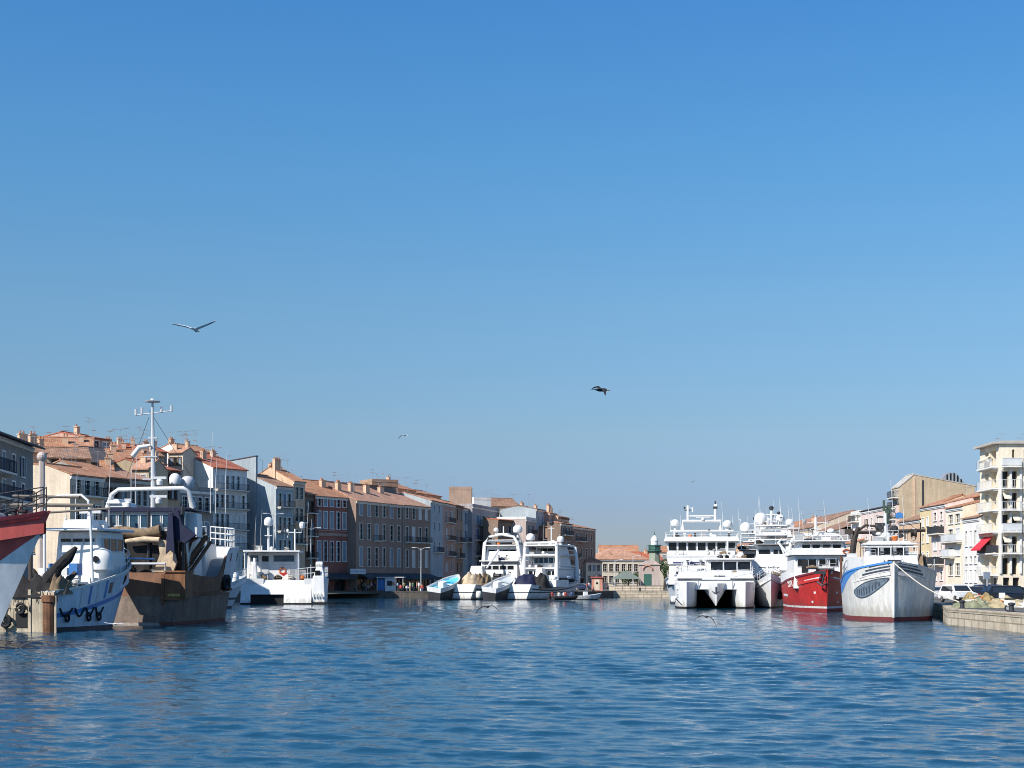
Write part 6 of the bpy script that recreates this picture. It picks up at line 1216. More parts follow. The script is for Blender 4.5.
    clutter(t, -2.9, 2.9, 19.0, 20.4, 6.1, 6, 121, 1.0); clutter(t, -2.4, 2.4, 10, 17, 8.5, 8, 122, 1.4); clutter(t, -2.6, 2.6, 20.8, 23.5, 3.4, 8, 123, 1.2)
    part(t, 'derrick', M_white, MB().tube([(2.8, 10, 6), (4.0, 9, 8.5), (3.6, 8, 9.2)], .14).tube([(3.4, 11, 5.9), (3.9, 11, 8.2)], .1)); raft(t, (2.9, 15, 6.6), 1.2, .34, 'y')
    for o in [q for q in CREATED[n0:] if q.parent is t]:
        if o.name.split('.')[0] not in ('winch', 'side_door'): o.scale.z = .60; o.location.z = 5.9 * .40
boat_red()

# ---- M: the white trawler with the painted eye
def boat_eye():
    L = 23; t = boat('fishing_trawler', 'white bluff bowed trawler with dark feathered eye painted on its bow', 'fishing boat', 894.5, 118, 191, bow=L)
    h = Hull(L, 7.5, (3.3, 3.3, 4.75), tw=.85, bluff=3.2, wl=.93, wbluff=2.7, rake=.9, bow0=.62, flare=1.1)
    bot = mat('maroon_antifouling', (.16, .035, .035), .7, .25)
    wh = mat('chalky_white_hull', (.70, .68, .64), .55, .12, .5, streak=.3, stain=(.38, .27, .18), stain_amt=.28, wl=(1.0, (.30, .26, .19), .5))
    h.build(t, [(('a', .36), 0), (('r', 0), 1)], [bot, wh], bul=1.0, n=44)
    blue = mat('gunwale_blue', (.07, .25, .60), .5, .12, .6, streak=.15); ink = mat('dark_slate_paint', (.05, .065, .09), .6, .2); feather = mat('slate_blue_paint', (.13, .17, .21), .6, .45, 2.5)
    # port side seen from ahead is starboard of the hull: local +x, because the boat faces us
    for s_ in (1, -1):
        h.strip(t, 'gunwale_band', blue if s_ == 1 else wh, s_, lambda q: h.zs(q) - .02 - 1.0 * sm((.93 - q) / .25), lambda q: h.zs(q) + .0, .05, .93, out=.012, n=40)
        for a0, k in ((.945, 0), (.93, 1), (.915, 2), (.90, 3)):
            h.strip(t, 'crest_mark', ink, s_, lambda q: h.zs(q) - .12 - .26 * k - (.96 - q) * (1.2 - .2 * k) * (1 if q < .96 else 0), lambda q: h.zs(q) - .02 - .24 * k - (.96 - q) * (.4 + .2 * k), a0 - .02, .99, out=.02, n=14)
        h.strip(t, 'rubbing_strake', M_lgrey if s_ == -1 else blue, s_, lambda q: h.zs(q) - .06, lambda q: h.zs(q) + .08, .02, .995, out=.06)
    lo = lambda q: 2.62 - (q - .90) * 2.0 - .62 * math.sin(max(0, min(1, (q - .80) / .185)) ** .8 * math.pi) ** 1.0
    hi = lambda q: 2.62 - (q - .90) * -3.0 + .18 * math.sin(max(0, min(1, (q - .80) / .185)) * math.pi)
    e0, e1 = .835, .988
    s01 = lambda q: max(0, min(1, (q - e0) / (e1 - e0)))
    mid = lambda q: 2.35 + 1.05 * s01(q) ** 1.4
    lo = lambda q: mid(q) - .72 * math.sin(math.pi * s01(q) ** .9) ** .8 * 1.0
    hi = lambda q: mid(q) + .34 * math.sin(math.pi * s01(q)) ** .8
    h.strip(t, 'painted_eye', ink, 1, lambda q: lo(q) - .09, lambda q: hi(q) + .09, e0, e1, n=30, out=.012)
    h.strip(t, 'painted_eye', feather, 1, lo, hi, e0 + .006, e1 - .006, n=30, out=.02)
    for i in range(9):
        q = e0 + (e1 - e0) * (.15 + .08 * i); h.strip(t, 'feather_mark', ink, 1, lambda x, q=q: lo(q) + .12 + (x - q) * 22, lambda x, q=q: lo(q) + .15 + (hi(q) - lo(q)) * (.35 + .3 * math.sin(q * 900) ** 2) + (x - q) * 26, q, q + .005, n=3, out=.03)
    part(t, 'stem_band', M_white, MB().tube([h.pt(.999, z, 1) + Vector((0, .02, 0)) for z in (.3, 1.5, 2.6, 3.8, 4.75)], .09, 6))
    # forecastle, wheelhouse and gear
    n0 = len(CREATED)
    part(t, 'wheelhouse', M_white, MB().box(-1.75, 1.75, 10.2, 14.4, 2.6, 6.6, .12, .2, .35), bevel=.1)
    panes(t, None, ('y', 14.12, 1), -1.4, 1.4, 5.55, 6.3, 3, .3); part(t, 'wheelhouse_roof', M_white, MB().box(-2.3, 2.1, 9.8, 15.0, 6.62, 6.82, .0).box(-1.9, 1.8, 10.2, 14.6, 6.82, 7.05, .2, .2, .2), bevel=.05)
    part(t, 'forecastle', M_white, MB().box(-2.3, 2.3, 13.8, 18.6, 3.6, 5.3, .2, .2, .3), bevel=.12)
    part(t, 'whaleback_rail', M_white, MB().tube([(-2.1, 18.2, 5.3), (-2.1, 18.2, 6.0), (2.1, 18.2, 6.0), (2.1, 18.2, 5.3)], .05).tube([(-1, 18.2, 5.3), (-1, 18.2, 6)], .05).tube([(0, 18.2, 5.3), (0, 18.2, 6)], .05).tube([(1, 18.2, 5.3), (1, 18.2, 6)], .05))
    part(t, 'mast', M_lgrey, MB().tube([(.1, 12, 6.9), (.1, 12, 10.2)], [.28, .2], 8).box(-.5, .7, 11.8, 12.2, 7.8, 7.95)); part(t, 'mast_top', mat('dark_green_paint', (.05, .08, .06), .6, .3), MB().tube([(.0, 12, 9.0), (-.05, 12, 10.6)], .22).box(-.35, .1, 11.8, 12.2, 10.2, 11.0).box(.15, .35, 11.9, 12.1, 10.4, 11.6).tube([(-1.0, 12, 9.6), (.9, 12, 9.9)], .06))
    part(t, 'searchlight', M_dark, MB().lathe((.6, 12.2, 8.6), [(.3, -.2), (.34, 0), (.2, .25)], 10, 'y').lathe((-.6, 12.2, 8.5), [(.3, -.2), (.34, 0), (.2, .25)], 10, 'y').lathe((1.0, 12.2, 7.9), [(.25, -.2), (.28, 0), (.15, .25)], 10, 'y').lathe((-1.1, 12.2, 7.7), [(.25, -.2), (.28, 0), (.15, .25)], 10, 'y').box(.2, 1.0, 12, 12.3, 8.9, 9.1)); part(t, 'blue_dish', M_blue, MB().lathe((-1.0, 12.3, 9.9), [(.05, -.05), (.35, .1)], 10, 'y'))
    radar(t, (0, 13, 7.06), 1.5); part(t, 'lookout_drum', M_white, MB().lathe((.1, 12.6, 7.05), [(.45, 0), (.5, .5), (.4, .9), (.1, 1.0)], 12), smooth=50)
    # stern trawl gallows, seen over the port side
    gm = mat('rusty_black_steel', (.045, .035, .03), .75, .35, 1)
    part(t, 'trawl_gallows', gm, MB().tube([(4.0, 7.0, 3.2), (3.55, 6.8, 7.6), (3.2, 6.8, 8.9)], [.32, .26, .2], 8).tube([(3.8, 6.8, 8.3), (1.8, 6.8, 8.3), (-2.6, 6.8, 8.5)], .2, 8).tube([(3.3, 6.8, 8.4), (2.6, 6.8, 9.1), (1.7, 6.8, 9.0), (1.5, 6.8, 8.4)], .14, 8).tube([(1.3, 7, 4), (1.0, 7, 8), (.75, 7, 11)], [.16, .14, .08]).tube([(-.8, 6.9, 10.0), (1.6, 6.9, 10.0)], .07))
    for q in (.5, -1.6): part(t, 'net_block', gm, MB().lathe((q, 6.8, 8.2), [(.5, -.25), (.35, 0), (.5, .25)], 12, 'x'))
    part(t, 'gallows_shoe', gm, MB().box(2.7, 3.4, 6.5, 7.1, 8.1, 8.7))
    part(t, 'trawl_door', M_rust, MB().box(3.6, 3.75, 3.6, 6.4, 3.0, 5.4).box(-3.75, -3.6, 3.6, 6.4, 3.0, 5.4)); net_drum(t, (0, 4.5, 4.3), 4.2, .9)
    part(t, 'side_locker', M_lgrey, MB().box(2.1, 3.5, 9.0, 12.0, 3.6, 5.3)); part(t, 'gear_pile', M_white_dirty, MB().box(-3.4, -2.2, 8, 12, 3.2, 5.1, .2), bevel=.1)
    heap(t, 'net_pile', M_brown_net, (-2.7, 12.5, 3.0), .9, 3.2, 2.0, 8)
    for s_ in (1, -1): rail(t, [h.pt(q, h.zs(q), s_) - Vector((s_ * .12, 0, 0)) for q in (.4, .5, .6, .68, .76)], 1.1, M_lgrey, 1.3, (.5, 1.0), .035)
    clutter(t, -1.6, 1.6, 10.5, 14.0, 7.05, 7, 131, .9); clutter(t, -2.2, 2.2, 14.6, 18.2, 5.3, 7, 132, .7); clutter(t, -3.2, -1.8, 6, 11, 4.2, 6, 133, 1.8); clutter(t, 1.9, 3.2, 6, 11, 4.2, 5, 134, 1.8)
    part(t, 'bow_fairlead', M_dark, MB().box(-.5, .5, 22.3, 22.7, 4.55, 4.9)); part(t, 'anchor_winch', M_grey, MB().lathe((0, 20.6, 4.5), [(.5, -.7), (.3, -.6), (.3, .6), (.5, .7)], 12, 'x'))
    for x, y, hh in ((1.4, 10.5, 5), (-1.5, 10.5, 6), (-.6, 10.5, 7.0)): whip(t, (x, y, 7.0), hh)
    part(t, 'stay', M_dark, MB().tube([(0, 12, 11), (0, 22.4, 4.9)], .018, 4).tube([(.1, 12, 10.6), (1.0, 7, 10.8)], .018, 4).tube([(-.1, 12, 10.8), (-2.8, 7, 8.6)], .03, 4))
    for o in [q for q in CREATED[n0:] if q.parent is t]:
        n = o.name.split('.')[0]
        if n not in ('forecastle', 'whaleback_rail', 'trawl_door', 'net_drum', 'side_locker', 'gear_pile', 'net_pile', 'railing', 'bow_fairlead', 'anchor_winch'): o.scale.z = .78; o.location.z = 5.0 * .22
        if n in ('trawl_gallows', 'net_block'): o.location.x = -1.0
boat_eye()
rp0 = Vector((at(893, 117.6), 117.6, 4.7)); rp1 = Vector((33.9, 112.5, 1.55))
m = MB().tube([rp0.lerp(rp1, k / 12) + Vector((0, 0, -.5 * math.sin(math.pi * k / 12))) for k in range(13)], .045, 6)
tag(part(None, 'mooring_rope', M_rope, m), 'pale mooring rope running from the white trawler bow to the quay', 'rope')
# ------------------------------------------------------------------ people
def person_mesh(pose, top, legs, hairm, seed=0):
    """one continuous skinned figure; clothing colours by height on the body, hair as a child"""
    key = ('person', pose, top.name, legs.name)
    if key in WCACHE: return WCACHE[key]
    V = []; E = []; Rr = []
    def v(p, r, parent=None):
        V.append(p); Rr.append(r); 
        if parent is not None: E.append((parent, len(V) - 1))
        return len(V) - 1
    dz = 0 if pose != 'sit' else -.42
    pel = v((0, 0, .95 + dz), .15); wst = v((0, .0, 1.12 + dz), .135, pel); chs = v((0, 0, 1.33 + dz), .165, wst); nk = v((0, -.01, 1.5 + dz), .065, chs); hd = v((0, -.03, 1.62 + dz), .095, nk); v((0, -.035, 1.71 + dz), .085, hd)
    sw = {'stand': 0, 'walk': .2, 'sit': 0}[pose]
    for s_ in (-1, 1):
        hip = v((s_ * .10, 0, .88 + dz), .105, pel)
        if pose == 'sit': kn = v((s_ * .12, -.45, .50), .07, hip); an = v((s_ * .12, -.48, .10), .05, kn); v((s_ * .12, -.62, .04), .045, an)
        else: kn = v((s_ * .11, -.02 - s_ * sw * .6, .49), .072, hip); an = v((s_ * .11, .02 - s_ * sw * 1.1, .09), .05, kn); v((s_ * .12, -.13 - s_ * sw * 1.1, .035), .042, an)
        sh = v((s_ * .19, 0, 1.42 + dz), .07, chs); el = v((s_ * .25, .03 + s_ * sw * .4, 1.15 + dz), .05, sh); wr = v((s_ * .25, -.08 + s_ * sw * .9 - (.25 if pose == 'sit' else 0), .93 + dz + (.05 if pose == 'sit' else 0)), .037, el); v((s_ * .24, -.12 + s_ * sw - (.28 if pose == 'sit' else 0), .84 + dz + (.1 if pose == 'sit' else 0)), .035, wr)
    me = bpy.data.meshes.new('body'); me.from_pydata(V, E, [])
    o = bpy.data.objects.new('tmp', me); C.objects.link(o)
    md = o.modifiers.new('skin', 'SKIN'); sl = me.skin_vertices[0].data if me.skin_vertices else None
    if sl is None:
        bm = bmesh.new(); bm.from_mesh(me); bm.verts.layers.skin.verify(); bm.to_mesh(me); bm.free(); sl = me.skin_vertices[0].data
    for i, r in enumerate(Rr): sl[i].radius = (r, r); sl[i].use_root = (i == 0)
    o.modifiers.new('s', 'SUBSURF').levels = 1
    dg = bpy.context.evaluated_depsgraph_get(); nm = bpy.data.meshes.new_from_object(o.evaluated_get(dg))
    bpy.data.objects.remove(o)
    nm.name = 'person'; nm.materials.clear()
    for m in (M_skin, top, legs): nm.materials.append(m)
    for p in nm.polygons:
        z = p.center.z - dz; x = abs(p.center.x)
        p.material_index = 0 if (z > 1.49 or (x > .17 and z < 1.05 and pose != 'sit') or (x > .19 and z < 1.05)) else 1 if z > .97 else 2
        p.use_smooth = True
    WCACHE[key] = (nm, dz); return WCACHE[key]
HAIR = [mat('hair_dark', (.025, .018, .014), .7), mat('hair_fair', (.22, .14, .07), .7), mat('hair_grey', (.35, .34, .33), .7)]
def cloth(n, c): return mat('cloth_' + n, c, .9, .15, 3)
TOPS = {'white': cloth('white', (.75, .74, .72)), 'red': cloth('red', (.5, .06, .05)), 'blue': cloth('blue', (.07, .14, .35)), 'black': cloth('black', (.03, .03, .035)), 'pink': cloth('pink', (.6, .3, .3)), 'yellow': cloth('yellow', (.65, .48, .15)), 'beige': cloth('beige', (.5, .4, .28)), 'green': cloth('green', (.1, .25, .13))}
LEGS = {'jeans': cloth('jeans', (.06, .09, .17)), 'dark': cloth('dark_trousers', (.03, .03, .03)), 'khaki': cloth('khaki', (.4, .32, .2)), 'white': TOPS['white']}
def person(label, x, y, z, pose, top, legs, rz, group=None, hair=0):
    nm, dz = person_mesh(pose, TOPS[top], LEGS[legs], HAIR[hair])
    o = bpy.data.objects.new('person', nm); C.objects.link(o); o.location = (x, y, z); o.rotation_euler.z = rz
    tag(o, label, 'person', group)
    k = ('hair', hair, pose == 'sit')
    if k not in WCACHE: WCACHE[k] = mesh_of(MB().lathe((0, -.015, 1.62 + dz), [(.07, -.06), (.108, .0), (.108, .06), (.085, .12), (.01, .145)], 10), 'hair', HAIR[hair], 60)
    h = bpy.data.objects.new('hair', WCACHE[k]); C.objects.link(h); h.parent = o
    return o

# ------------------------------------------------------------------ cars
M_tyre = mat('tyre_rubber', (.018, .018, .019), .85, .2); M_rim = mat('alloy_rim', (.45, .46, .47), .35, .1, metal=.7)
M_head = mat('headlamp_glass', (.7, .72, .74), .15, .05, spec=.8); M_tail = mat('tail_lamp', (.45, .02, .02), .25, .1, spec=.7)
CARP = {n: mat('car_' + n, c, .22, .05, .5, spec=.7) for n, c in dict(black=(.012, .013, .016), navy=(.02, .03, .07), white=(.75, .75, .74), silver=(.42, .43, .45), grey=(.13, .135, .14), red=(.42, .025, .025), blue=(.05, .14, .36)).items()}
CARPROTO = {}
def car_parts(kind, col):
    L, Wd, Hh = {'hatch': (4.0, 1.72, 1.48), 'suv': (4.5, 1.85, 1.68), 'van': (5.2, 1.98, 2.25), 'saloon': (4.6, 1.78, 1.45)}[kind]
    hb = {'hatch': .92, 'suv': 1.02, 'van': 1.15, 'saloon': .92}[kind]
    prof = {'hatch': [(-2.0, .3), (-1.98, hb * .75), (-1.1, hb), (-.35, Hh - .04), (.1, Hh), (1.3, Hh - .06), (1.85, hb + .08), (2.0, hb * .8), (1.98, .3)],
            'suv': [(-2.25, .35), (-2.22, hb * .85), (-1.2, hb), (-.5, Hh - .05), (.1, Hh), (1.75, Hh - .05), (2.12, hb + .1), (2.25, hb * .8), (2.22, .35)],
            'van': [(-2.6, .35), (-2.58, .85), (-1.95, hb), (-1.2, Hh - .12), (-.8, Hh), (2.5, Hh), (2.6, Hh - .15), (2.6, .4), (2.58, .35)],
            'saloon': [(-2.3, .3), (-2.28, hb * .72), (-1.2, hb), (-.4, Hh - .05), (.1, Hh), (.9, Hh - .06), (1.5, hb + .06), (2.25, hb), (2.3, .32)]}[kind]
    m = MB(); rows = []
    for s_, k in ((-1, 1), (1, 1)): pass
    wz = lambda z: Wd / 2 * (1 - .0 * z) if z <= hb else Wd / 2 - (z - hb) * .28 - .02
    left = [(-wz(z), y, z) for y, z in prof]; right = [(wz(z), y, z) for y, z in prof]
    m.grid([left, right]); m.quad(*left); m.quad(*right); m.quad(left[0], right[0], right[-1], left[-1])
    body = mesh_of(m, 'body', col)
    g = MB()      # side glass, windscreen, rear screen set just outside the shell
    ys = [p for p in prof if p[1] > hb - .01]
    yr0, yr1 = prof[3][0], ([p for p in prof if p[1] > Hh - .2][-1][0])
    for s_ in (-1, 1):
        if kind == 'van': pts = [(-1.75, hb + .06), (-1.15, Hh - .35), (-.45, Hh - .35), (-.45, hb + .06)]
        else: pts = [(prof[2][0] + .28, hb + .05), (yr0 + .08, Hh - .16), (yr1 - .08, Hh - .16), (prof[-3][0] - .30, hb + .10)]
        q = [(s_ * (wz(z) + .012), y, z) for y, z in pts]; q2 = [(s_ * (wz(z) - .03), y, z) for y, z in pts]
        g.add(q + q2, [[0, 1, 2, 3], [4, 5, 6, 7], [0, 1, 5, 4], [1, 2, 6, 5], [2, 3, 7, 6], [3, 0, 4, 7]])
    def screen(a, b, d):
        (y0, z0), (y1, z1) = a, b; n = Vector((0, z1 - z0, -(y1 - y0))).normalized() * d
        P = [Vector((-wz(z0) + .12, y0, z0)), Vector((wz(z0) - .12, y0, z0)), Vector((wz(z1) - .1, y1, z1)), Vector((-wz(z1) + .1, y1, z1))]
        g.add([p + n for p in P] + [p - n * 2 for p in P], [[0, 1, 2, 3], [4, 5, 6, 7], [0, 1, 5, 4], [1, 2, 6, 5], [2, 3, 7, 6], [3, 0, 4, 7]])
    lerp = lambda a, b, t: (a[0] + (b[0] - a[0]) * t, a[1] + (b[1] - a[1]) * t)
    screen(lerp(prof[2], prof[3], .08), lerp(prof[2], prof[3], .92), -.012)
    if kind != 'van': screen(lerp(prof[-3], prof[-4], .15), lerp(prof[-3], prof[-4], .9), .012)
    glassm = mesh_of(g, 'windows', mat('car_glass', (.02, .024, .028), .04, .2, spec=1.0))
    r = .34 if kind == 'suv' or kind == 'van' else .31; wy = (prof[0][0] + .82, prof[-1][0] - .78)
    wheel = mesh_of(MB().lathe((0, 0, 0), [(r * .9, -.1), (r, -.06), (r, .06), (r * .9, .1)], 16, 'x'), 'wheel', M_tyre, 40); rim = mesh_of(MB().lathe((0, 0, 0), [(r * .62, -.115), (r * .6, .115)], 12, 'x'), 'rim', M_rim)
    hl = mesh_of(MB().box(-.2, .2, -.06, .1, -.07, .07), 'headlight', M_head); tl = mesh_of(MB().box(-.1, .1, -.08, .03, -.16, .16), 'tail_light', M_tail)
    fy = prof[1][0] + .03; ry = prof[-2][0] + .01
    bump = mesh_of(MB().box(-Wd / 2 + .02, Wd / 2 - .02, prof[0][0] - .06, prof[0][0] + .1, .28, .5).box(-Wd / 2 + .02, Wd / 2 - .02, prof[-1][0] - .08, prof[-1][0] + .07, .28, .52), 'bumper', mat('bumper_plastic', (.03, .03, .032), .6)); plate = mesh_of(MB().box(-.26, .26, -.02, .01, -.06, .06), 'number_plate', mat('plate_white', (.7, .7, .68), .5, .03))
    return dict(body=body, glass=glassm, wheel=wheel, rim=rim, hl=hl, tl=tl, bump=bump, plate=plate, Wd=Wd, r=r, wy=wy, fy=fy, ry=ry, hb=hb)
def car(label, x, y, rz, kind, col, group='cars parked along the quays', z=QZ, name='car'):
    """front faces local -y"""
    if (kind, col) not in CARPROTO: CARPROTO[(kind, col)] = car_parts(kind, CARP[col])
    P = CARPROTO[(kind, col)]
    t = thing(name, label, 'van' if kind == 'van' else 'car', (x, y, z), rz, group)
    def ob(nm, me, loc=(0, 0, 0), par=None):
        o = bpy.data.objects.new(nm, me); C.objects.link(o); o.parent = par or t; o.location = loc; return o
    ob('body', P['body']); ob('windows', P['glass']); ob('bumper', P['bump'])
    for s_ in (-1, 1):
        for wy in P['wy']:
            w = ob('wheel', P['wheel'], (s_ * (P['Wd'] / 2 - .07), wy, P['r'])); ob('rim', P['rim'], (0, 0, 0), w)
        ob('headlight', P['hl'], (s_ * (P['Wd'] / 2 - .32), P['fy'], P['hb'] * .68)); ob('tail_light', P['tl'], (s_ * (P['Wd'] / 2 - .14), P['ry'], P['hb'] * .85))
        ob('mirror', MIRROR, (s_ * (P['Wd'] / 2 + .05), -.75, P['hb'] + .08))
    ob('number_plate', P['plate'], (0, P['fy'] - .06, .42)); ob('number_plate', P['plate'], (0, P['ry'] + .08, .62))
    return t
MIRROR = mesh_of(MB().box(-.1, .1, -.05, .06, -.07, .08), 'mirror', mat('bumper_plastic', (.03, .03, .032), .6))

# right quay: a line of cars seen end-on and side-on above the wall
for lab, x, y, rz, k, c in (
    ('black car nose to the canal at the right edge, last before the white scooter', 39.2, 118, 95, 'suv', 'black'),
    ('dark navy car beside the lamp post on the right quay', 43.5, 131, 100, 'hatch', 'navy'),
    ('black saloon parked under the red awning', 47.0, 139, 97, 'saloon', 'black'),
    ('white car with dark windscreen behind the net heaps', 41.9, 141, 8, 'suv', 'white'),
    ('black hatchback right of the white car with dark windscreen', 45.2, 146, 6, 'hatch', 'black'),
    ('navy estate car between the white car and the black saloon', 48.2, 150, 90, 'suv', 'navy'),
    ('silver car behind the white trawler bow', 46.5, 163, 80, 'hatch', 'silver'),
    ('grey car parked before the bright white house', 52, 160, 10, 'hatch', 'grey'),
    ('black hatchback at the foot of the corner apartment block', 54.5, 165, 5, 'hatch', 'black'),
    ('white car parked before the yellow house', 55, 178, 4, 'hatch', 'white'),
    ('blue car parked before the corner apartment block', 55.5, 172, 4, 'saloon', 'blue'),
): car(lab, x, y, R(rz), k, c)
for lab, px, D, rz, k, c in (
    ('silver car on the cafe quay below the brick house', 341, 284, 90, 'hatch', 'silver'),
    ('red car parked on the cafe quay', 349, 281, 95, 'hatch', 'red'),
    ('grey car on the cafe quay in the awning shade', 360, 286, 88, 'saloon', 'grey'),
    ('white car left of the white kiosk', 379, 288, 92, 'hatch', 'white'),
    ('silver car right of the white kiosk', 403, 291, 90, 'suv', 'silver'),
    ('black car far right on the cafe quay', 415, 293, 95, 'hatch', 'black'),
    ('dark car parked by the orange hut', 584, 303, 60, 'hatch', 'navy'),
    ('white car parked left of the orange hut', 577, 305, 70, 'hatch', 'white'),
): car(lab, at(px, D), D, R(rz), k, c)

# scooter at the right edge
t = thing('scooter', 'white scooter parked at the edge of the right quay', 'scooter', (at(1018, 99), 99, QZ), R(70))
for y in (-.62, .62): 
    w = part(t, 'wheel', M_tyre, MB().lathe((0, y, .24), [(.2, -.06), (.24, -.03), (.24, .03), (.2, .06)], 14, 'x')); part(w, 'rim', M_rim, MB().lathe((0, y, .24), [(.14, -.065), (.14, .065)], 10, 'x'))
part(t, 'body', CARP['white'], MB().prism([(-.68, .5), (-.5, .95), (-.38, .95), (-.3, .4), (.1, .35), (.2, .72), (.85, .78), (.9, .5), (.45, .3), (-.3, .25)], 'x', -.17, .17), bevel=.04)
part(t, 'seat', M_black, MB().box(-.15, .15, .15, .85, .79, .9, .03), bevel=.03); part(t, 'handlebar', M_dark, MB().tube([(-.33, -.36, 1.06), (0, -.46, 1.0), (.33, -.36, 1.06)], .025)); part(t, 'top_box', M_white, MB().box(-.2, .2, .8, 1.2, .92, 1.25, .03), bevel=.03)

# net heaps, crates and odds and ends on the right quay
M_str = mat('straw_netting', (.36, .29, .17), .95, .45, 3, bump=.8, bscale=5); M_och = mat('ochre_netting', (.26, .19, .09), .95, .4, 3, bump=.8, bscale=5); M_grn = mat('faded_green_netting', (.20, .21, .13), .95, .4, 3, bump=.8, bscale=5)
nets = [((34.6, 112.6), 1.5, 1.9, .62, M_grn, 'greenish net heap at the quay corner next to the white trawler'), ((37.0, 112.2), 1.9, 1.6, .7, M_str, 'straw coloured net heap on the right quay'), ((40.3, 114.5), 1.9, 1.8, .6, M_och, 'flat brown net heap in front of the black car'), ((36.4, 117.0), 1.5, 2.0, .95, M_och, 'ochre net heap in the trawler shade'), ((39.2, 120), 2.2, 2.0, .95, M_str, 'high straw net heap behind the other heaps'), ((43.0, 121), 1.6, 1.6, .6, M_grn, 'low green grey net heap between the cars')]
for i, ((x, y), sx, sy, h_, m_, lab) in enumerate(nets):
    h_ *= .85; o = heap(None, 'net_heap', m_, (0, 0, 0), sx, sy, h_, 40 + i, 40, .45); o.location = (x, y, QZ + .02); tag(o, lab, 'fishing net', 'net heaps on the right quay')
    fl = MB(); rnd = random.Random(i)
    for k in range(16):
        a_ = rnd.uniform(0, 6.3); r_ = rnd.uniform(.1, .7); u, v = math.cos(a_) * r_, math.sin(a_) * r_
        fl.ball((u * sx, v * sy, h_ * (1 - (u * u + v * v) ** 1.3 * .75) + .03), .11, .7, 6, 4)
    part(o, 'net_floats', M_orange if i % 2 else M_cream_net, fl)
    rl = MB(); pts = []
    for k in range(24):
        a_ = k * .8 + rnd.uniform(0, .4); r_ = .35 + .25 * math.sin(k * 1.7); u, v = math.cos(a_) * r_, math.sin(a_) * r_; pts.append((u * sx, v * sy, h_ * (1 - (u * u + v * v) ** 1.3 * .75) + .06))
    part(o, 'net_rope', M_rope, rl.tube(pts, .05, 5))
for i, (x, y, m_, lab) in enumerate(((39.3, 112.2, M_white_dirty, 'white fish crate on the quay in front of the net heaps'), (40.3, 111.6, M_blue, 'blue fish crate beside the white fish crate'), (37.9, 111.0, M_white_dirty, 'pale crate nearest the quay corner'))):
    o = part(None, 'fish_crate', m_, MB().box(-.4, .4, -.3, .3, 0, .06).box(-.42, -.36, -.32, .32, .06, .42).box(.36, .42, -.32, .32, .06, .42).box(-.36, .36, -.32, -.26, .06, .42).box(-.36, .36, .26, .32, .06, .42), loc=(x, y, QZ + .01), rz=i * .5); tag(o, lab, 'crate', 'fish crates on the right quay')
for i, (x, y, lab) in enumerate(((32.6, 108.6, 'iron bollard at the corner of the right quay'), (32.3, 97, 'iron bollard near the right edge of the quay'), (at(355, 275.6), 276, 'iron bollard on the cafe quay'), (at(398, 276.6), 277.2, 'iron bollard left of the turquoise skiff'), (at(640, 284), 284.2, 'iron bollard on the lighthouse pier'))):
    o = part(None, 'bollard', M_dark, MB().lathe((0, 0, 0), [(.26, 0), (.26, .04), (.17, .08), (.15, .4), (.24, .46), (.24, .56), (.1, .62)], 12), loc=(x, y, QZ + .03), smooth=40); tag(o, lab, 'bollard', 'mooring bollards on the quays')
# street lamps
def lamp(label, x, y, h, rz, two=True, m=None):
    t = thing('street_lamp', label, 'street lamp', (x, y, QZ), rz, 'street lamps on the quays'); m = m or M_lgrey
    part(t, 'post', m, MB().tube([(0, 0, 0), (0, 0, .8), (0, 0, h)], [.13, .09, .06], 8).lathe((0, 0, 0), [(.2, 0), (.2, .25), (.13, .4)], 10))
    for s_ in ((-1, 1) if two else (1,)):
        part(t, 'arm', m, MB().tube([(0, 0, h - .35), (s_ * .6, 0, h + .02), (s_ * 1.4, 0, h + .08)], .045, 6))
        part(t, 'lamp_head', m, MB().box(s_ * 1.4 - .38, s_ * 1.4 + .38, -.14, .14, h + .0, h + .16, .08, .03, .03), bevel=.02)
for lab, px, D, hpy, rz, two in (('tall lamp post before the blue grey party wall', 273.5, 251, 514, 20, True), ('lamp post before the narrow brown house', 311, 262, 528, 15, True), ('double lamp post before the four bay tan house', 421, 284, 548, 10, True), ('lamp post by the sunlit harbour house', 615, 330, 560, 0, False), ('lamp post between harbour house and green lighthouse', 633, 330, 556, 0, False), ('lamp post on the right quay before the bright white house', 987, 146, 575, 90, False), ('lamp post behind the twin hull workboat', 741, 240, 520, 90, False)):
    lamp(lab, at(px, D), D, zat(hpy, D) - QZ, R(rz), two)
t = thing('road_sign', 'small square road sign on a post on the right quay', 'road sign', (at(986.5, 141), 141, QZ), 0)
part(t, 'post', M_steel, MB().tube([(0, 0, 0), (0, 0, 2.9)], .035)); part(t, 'sign_plate', mat('sign_grey_blue', (.2, .24, .3), .5, .1), MB().box(-.3, .3, -.05, -.02, 2.2, 2.85)); part(t, 'sign_border', M_white, MB().box(-.34, .34, -.02, .0, 2.16, 2.89))

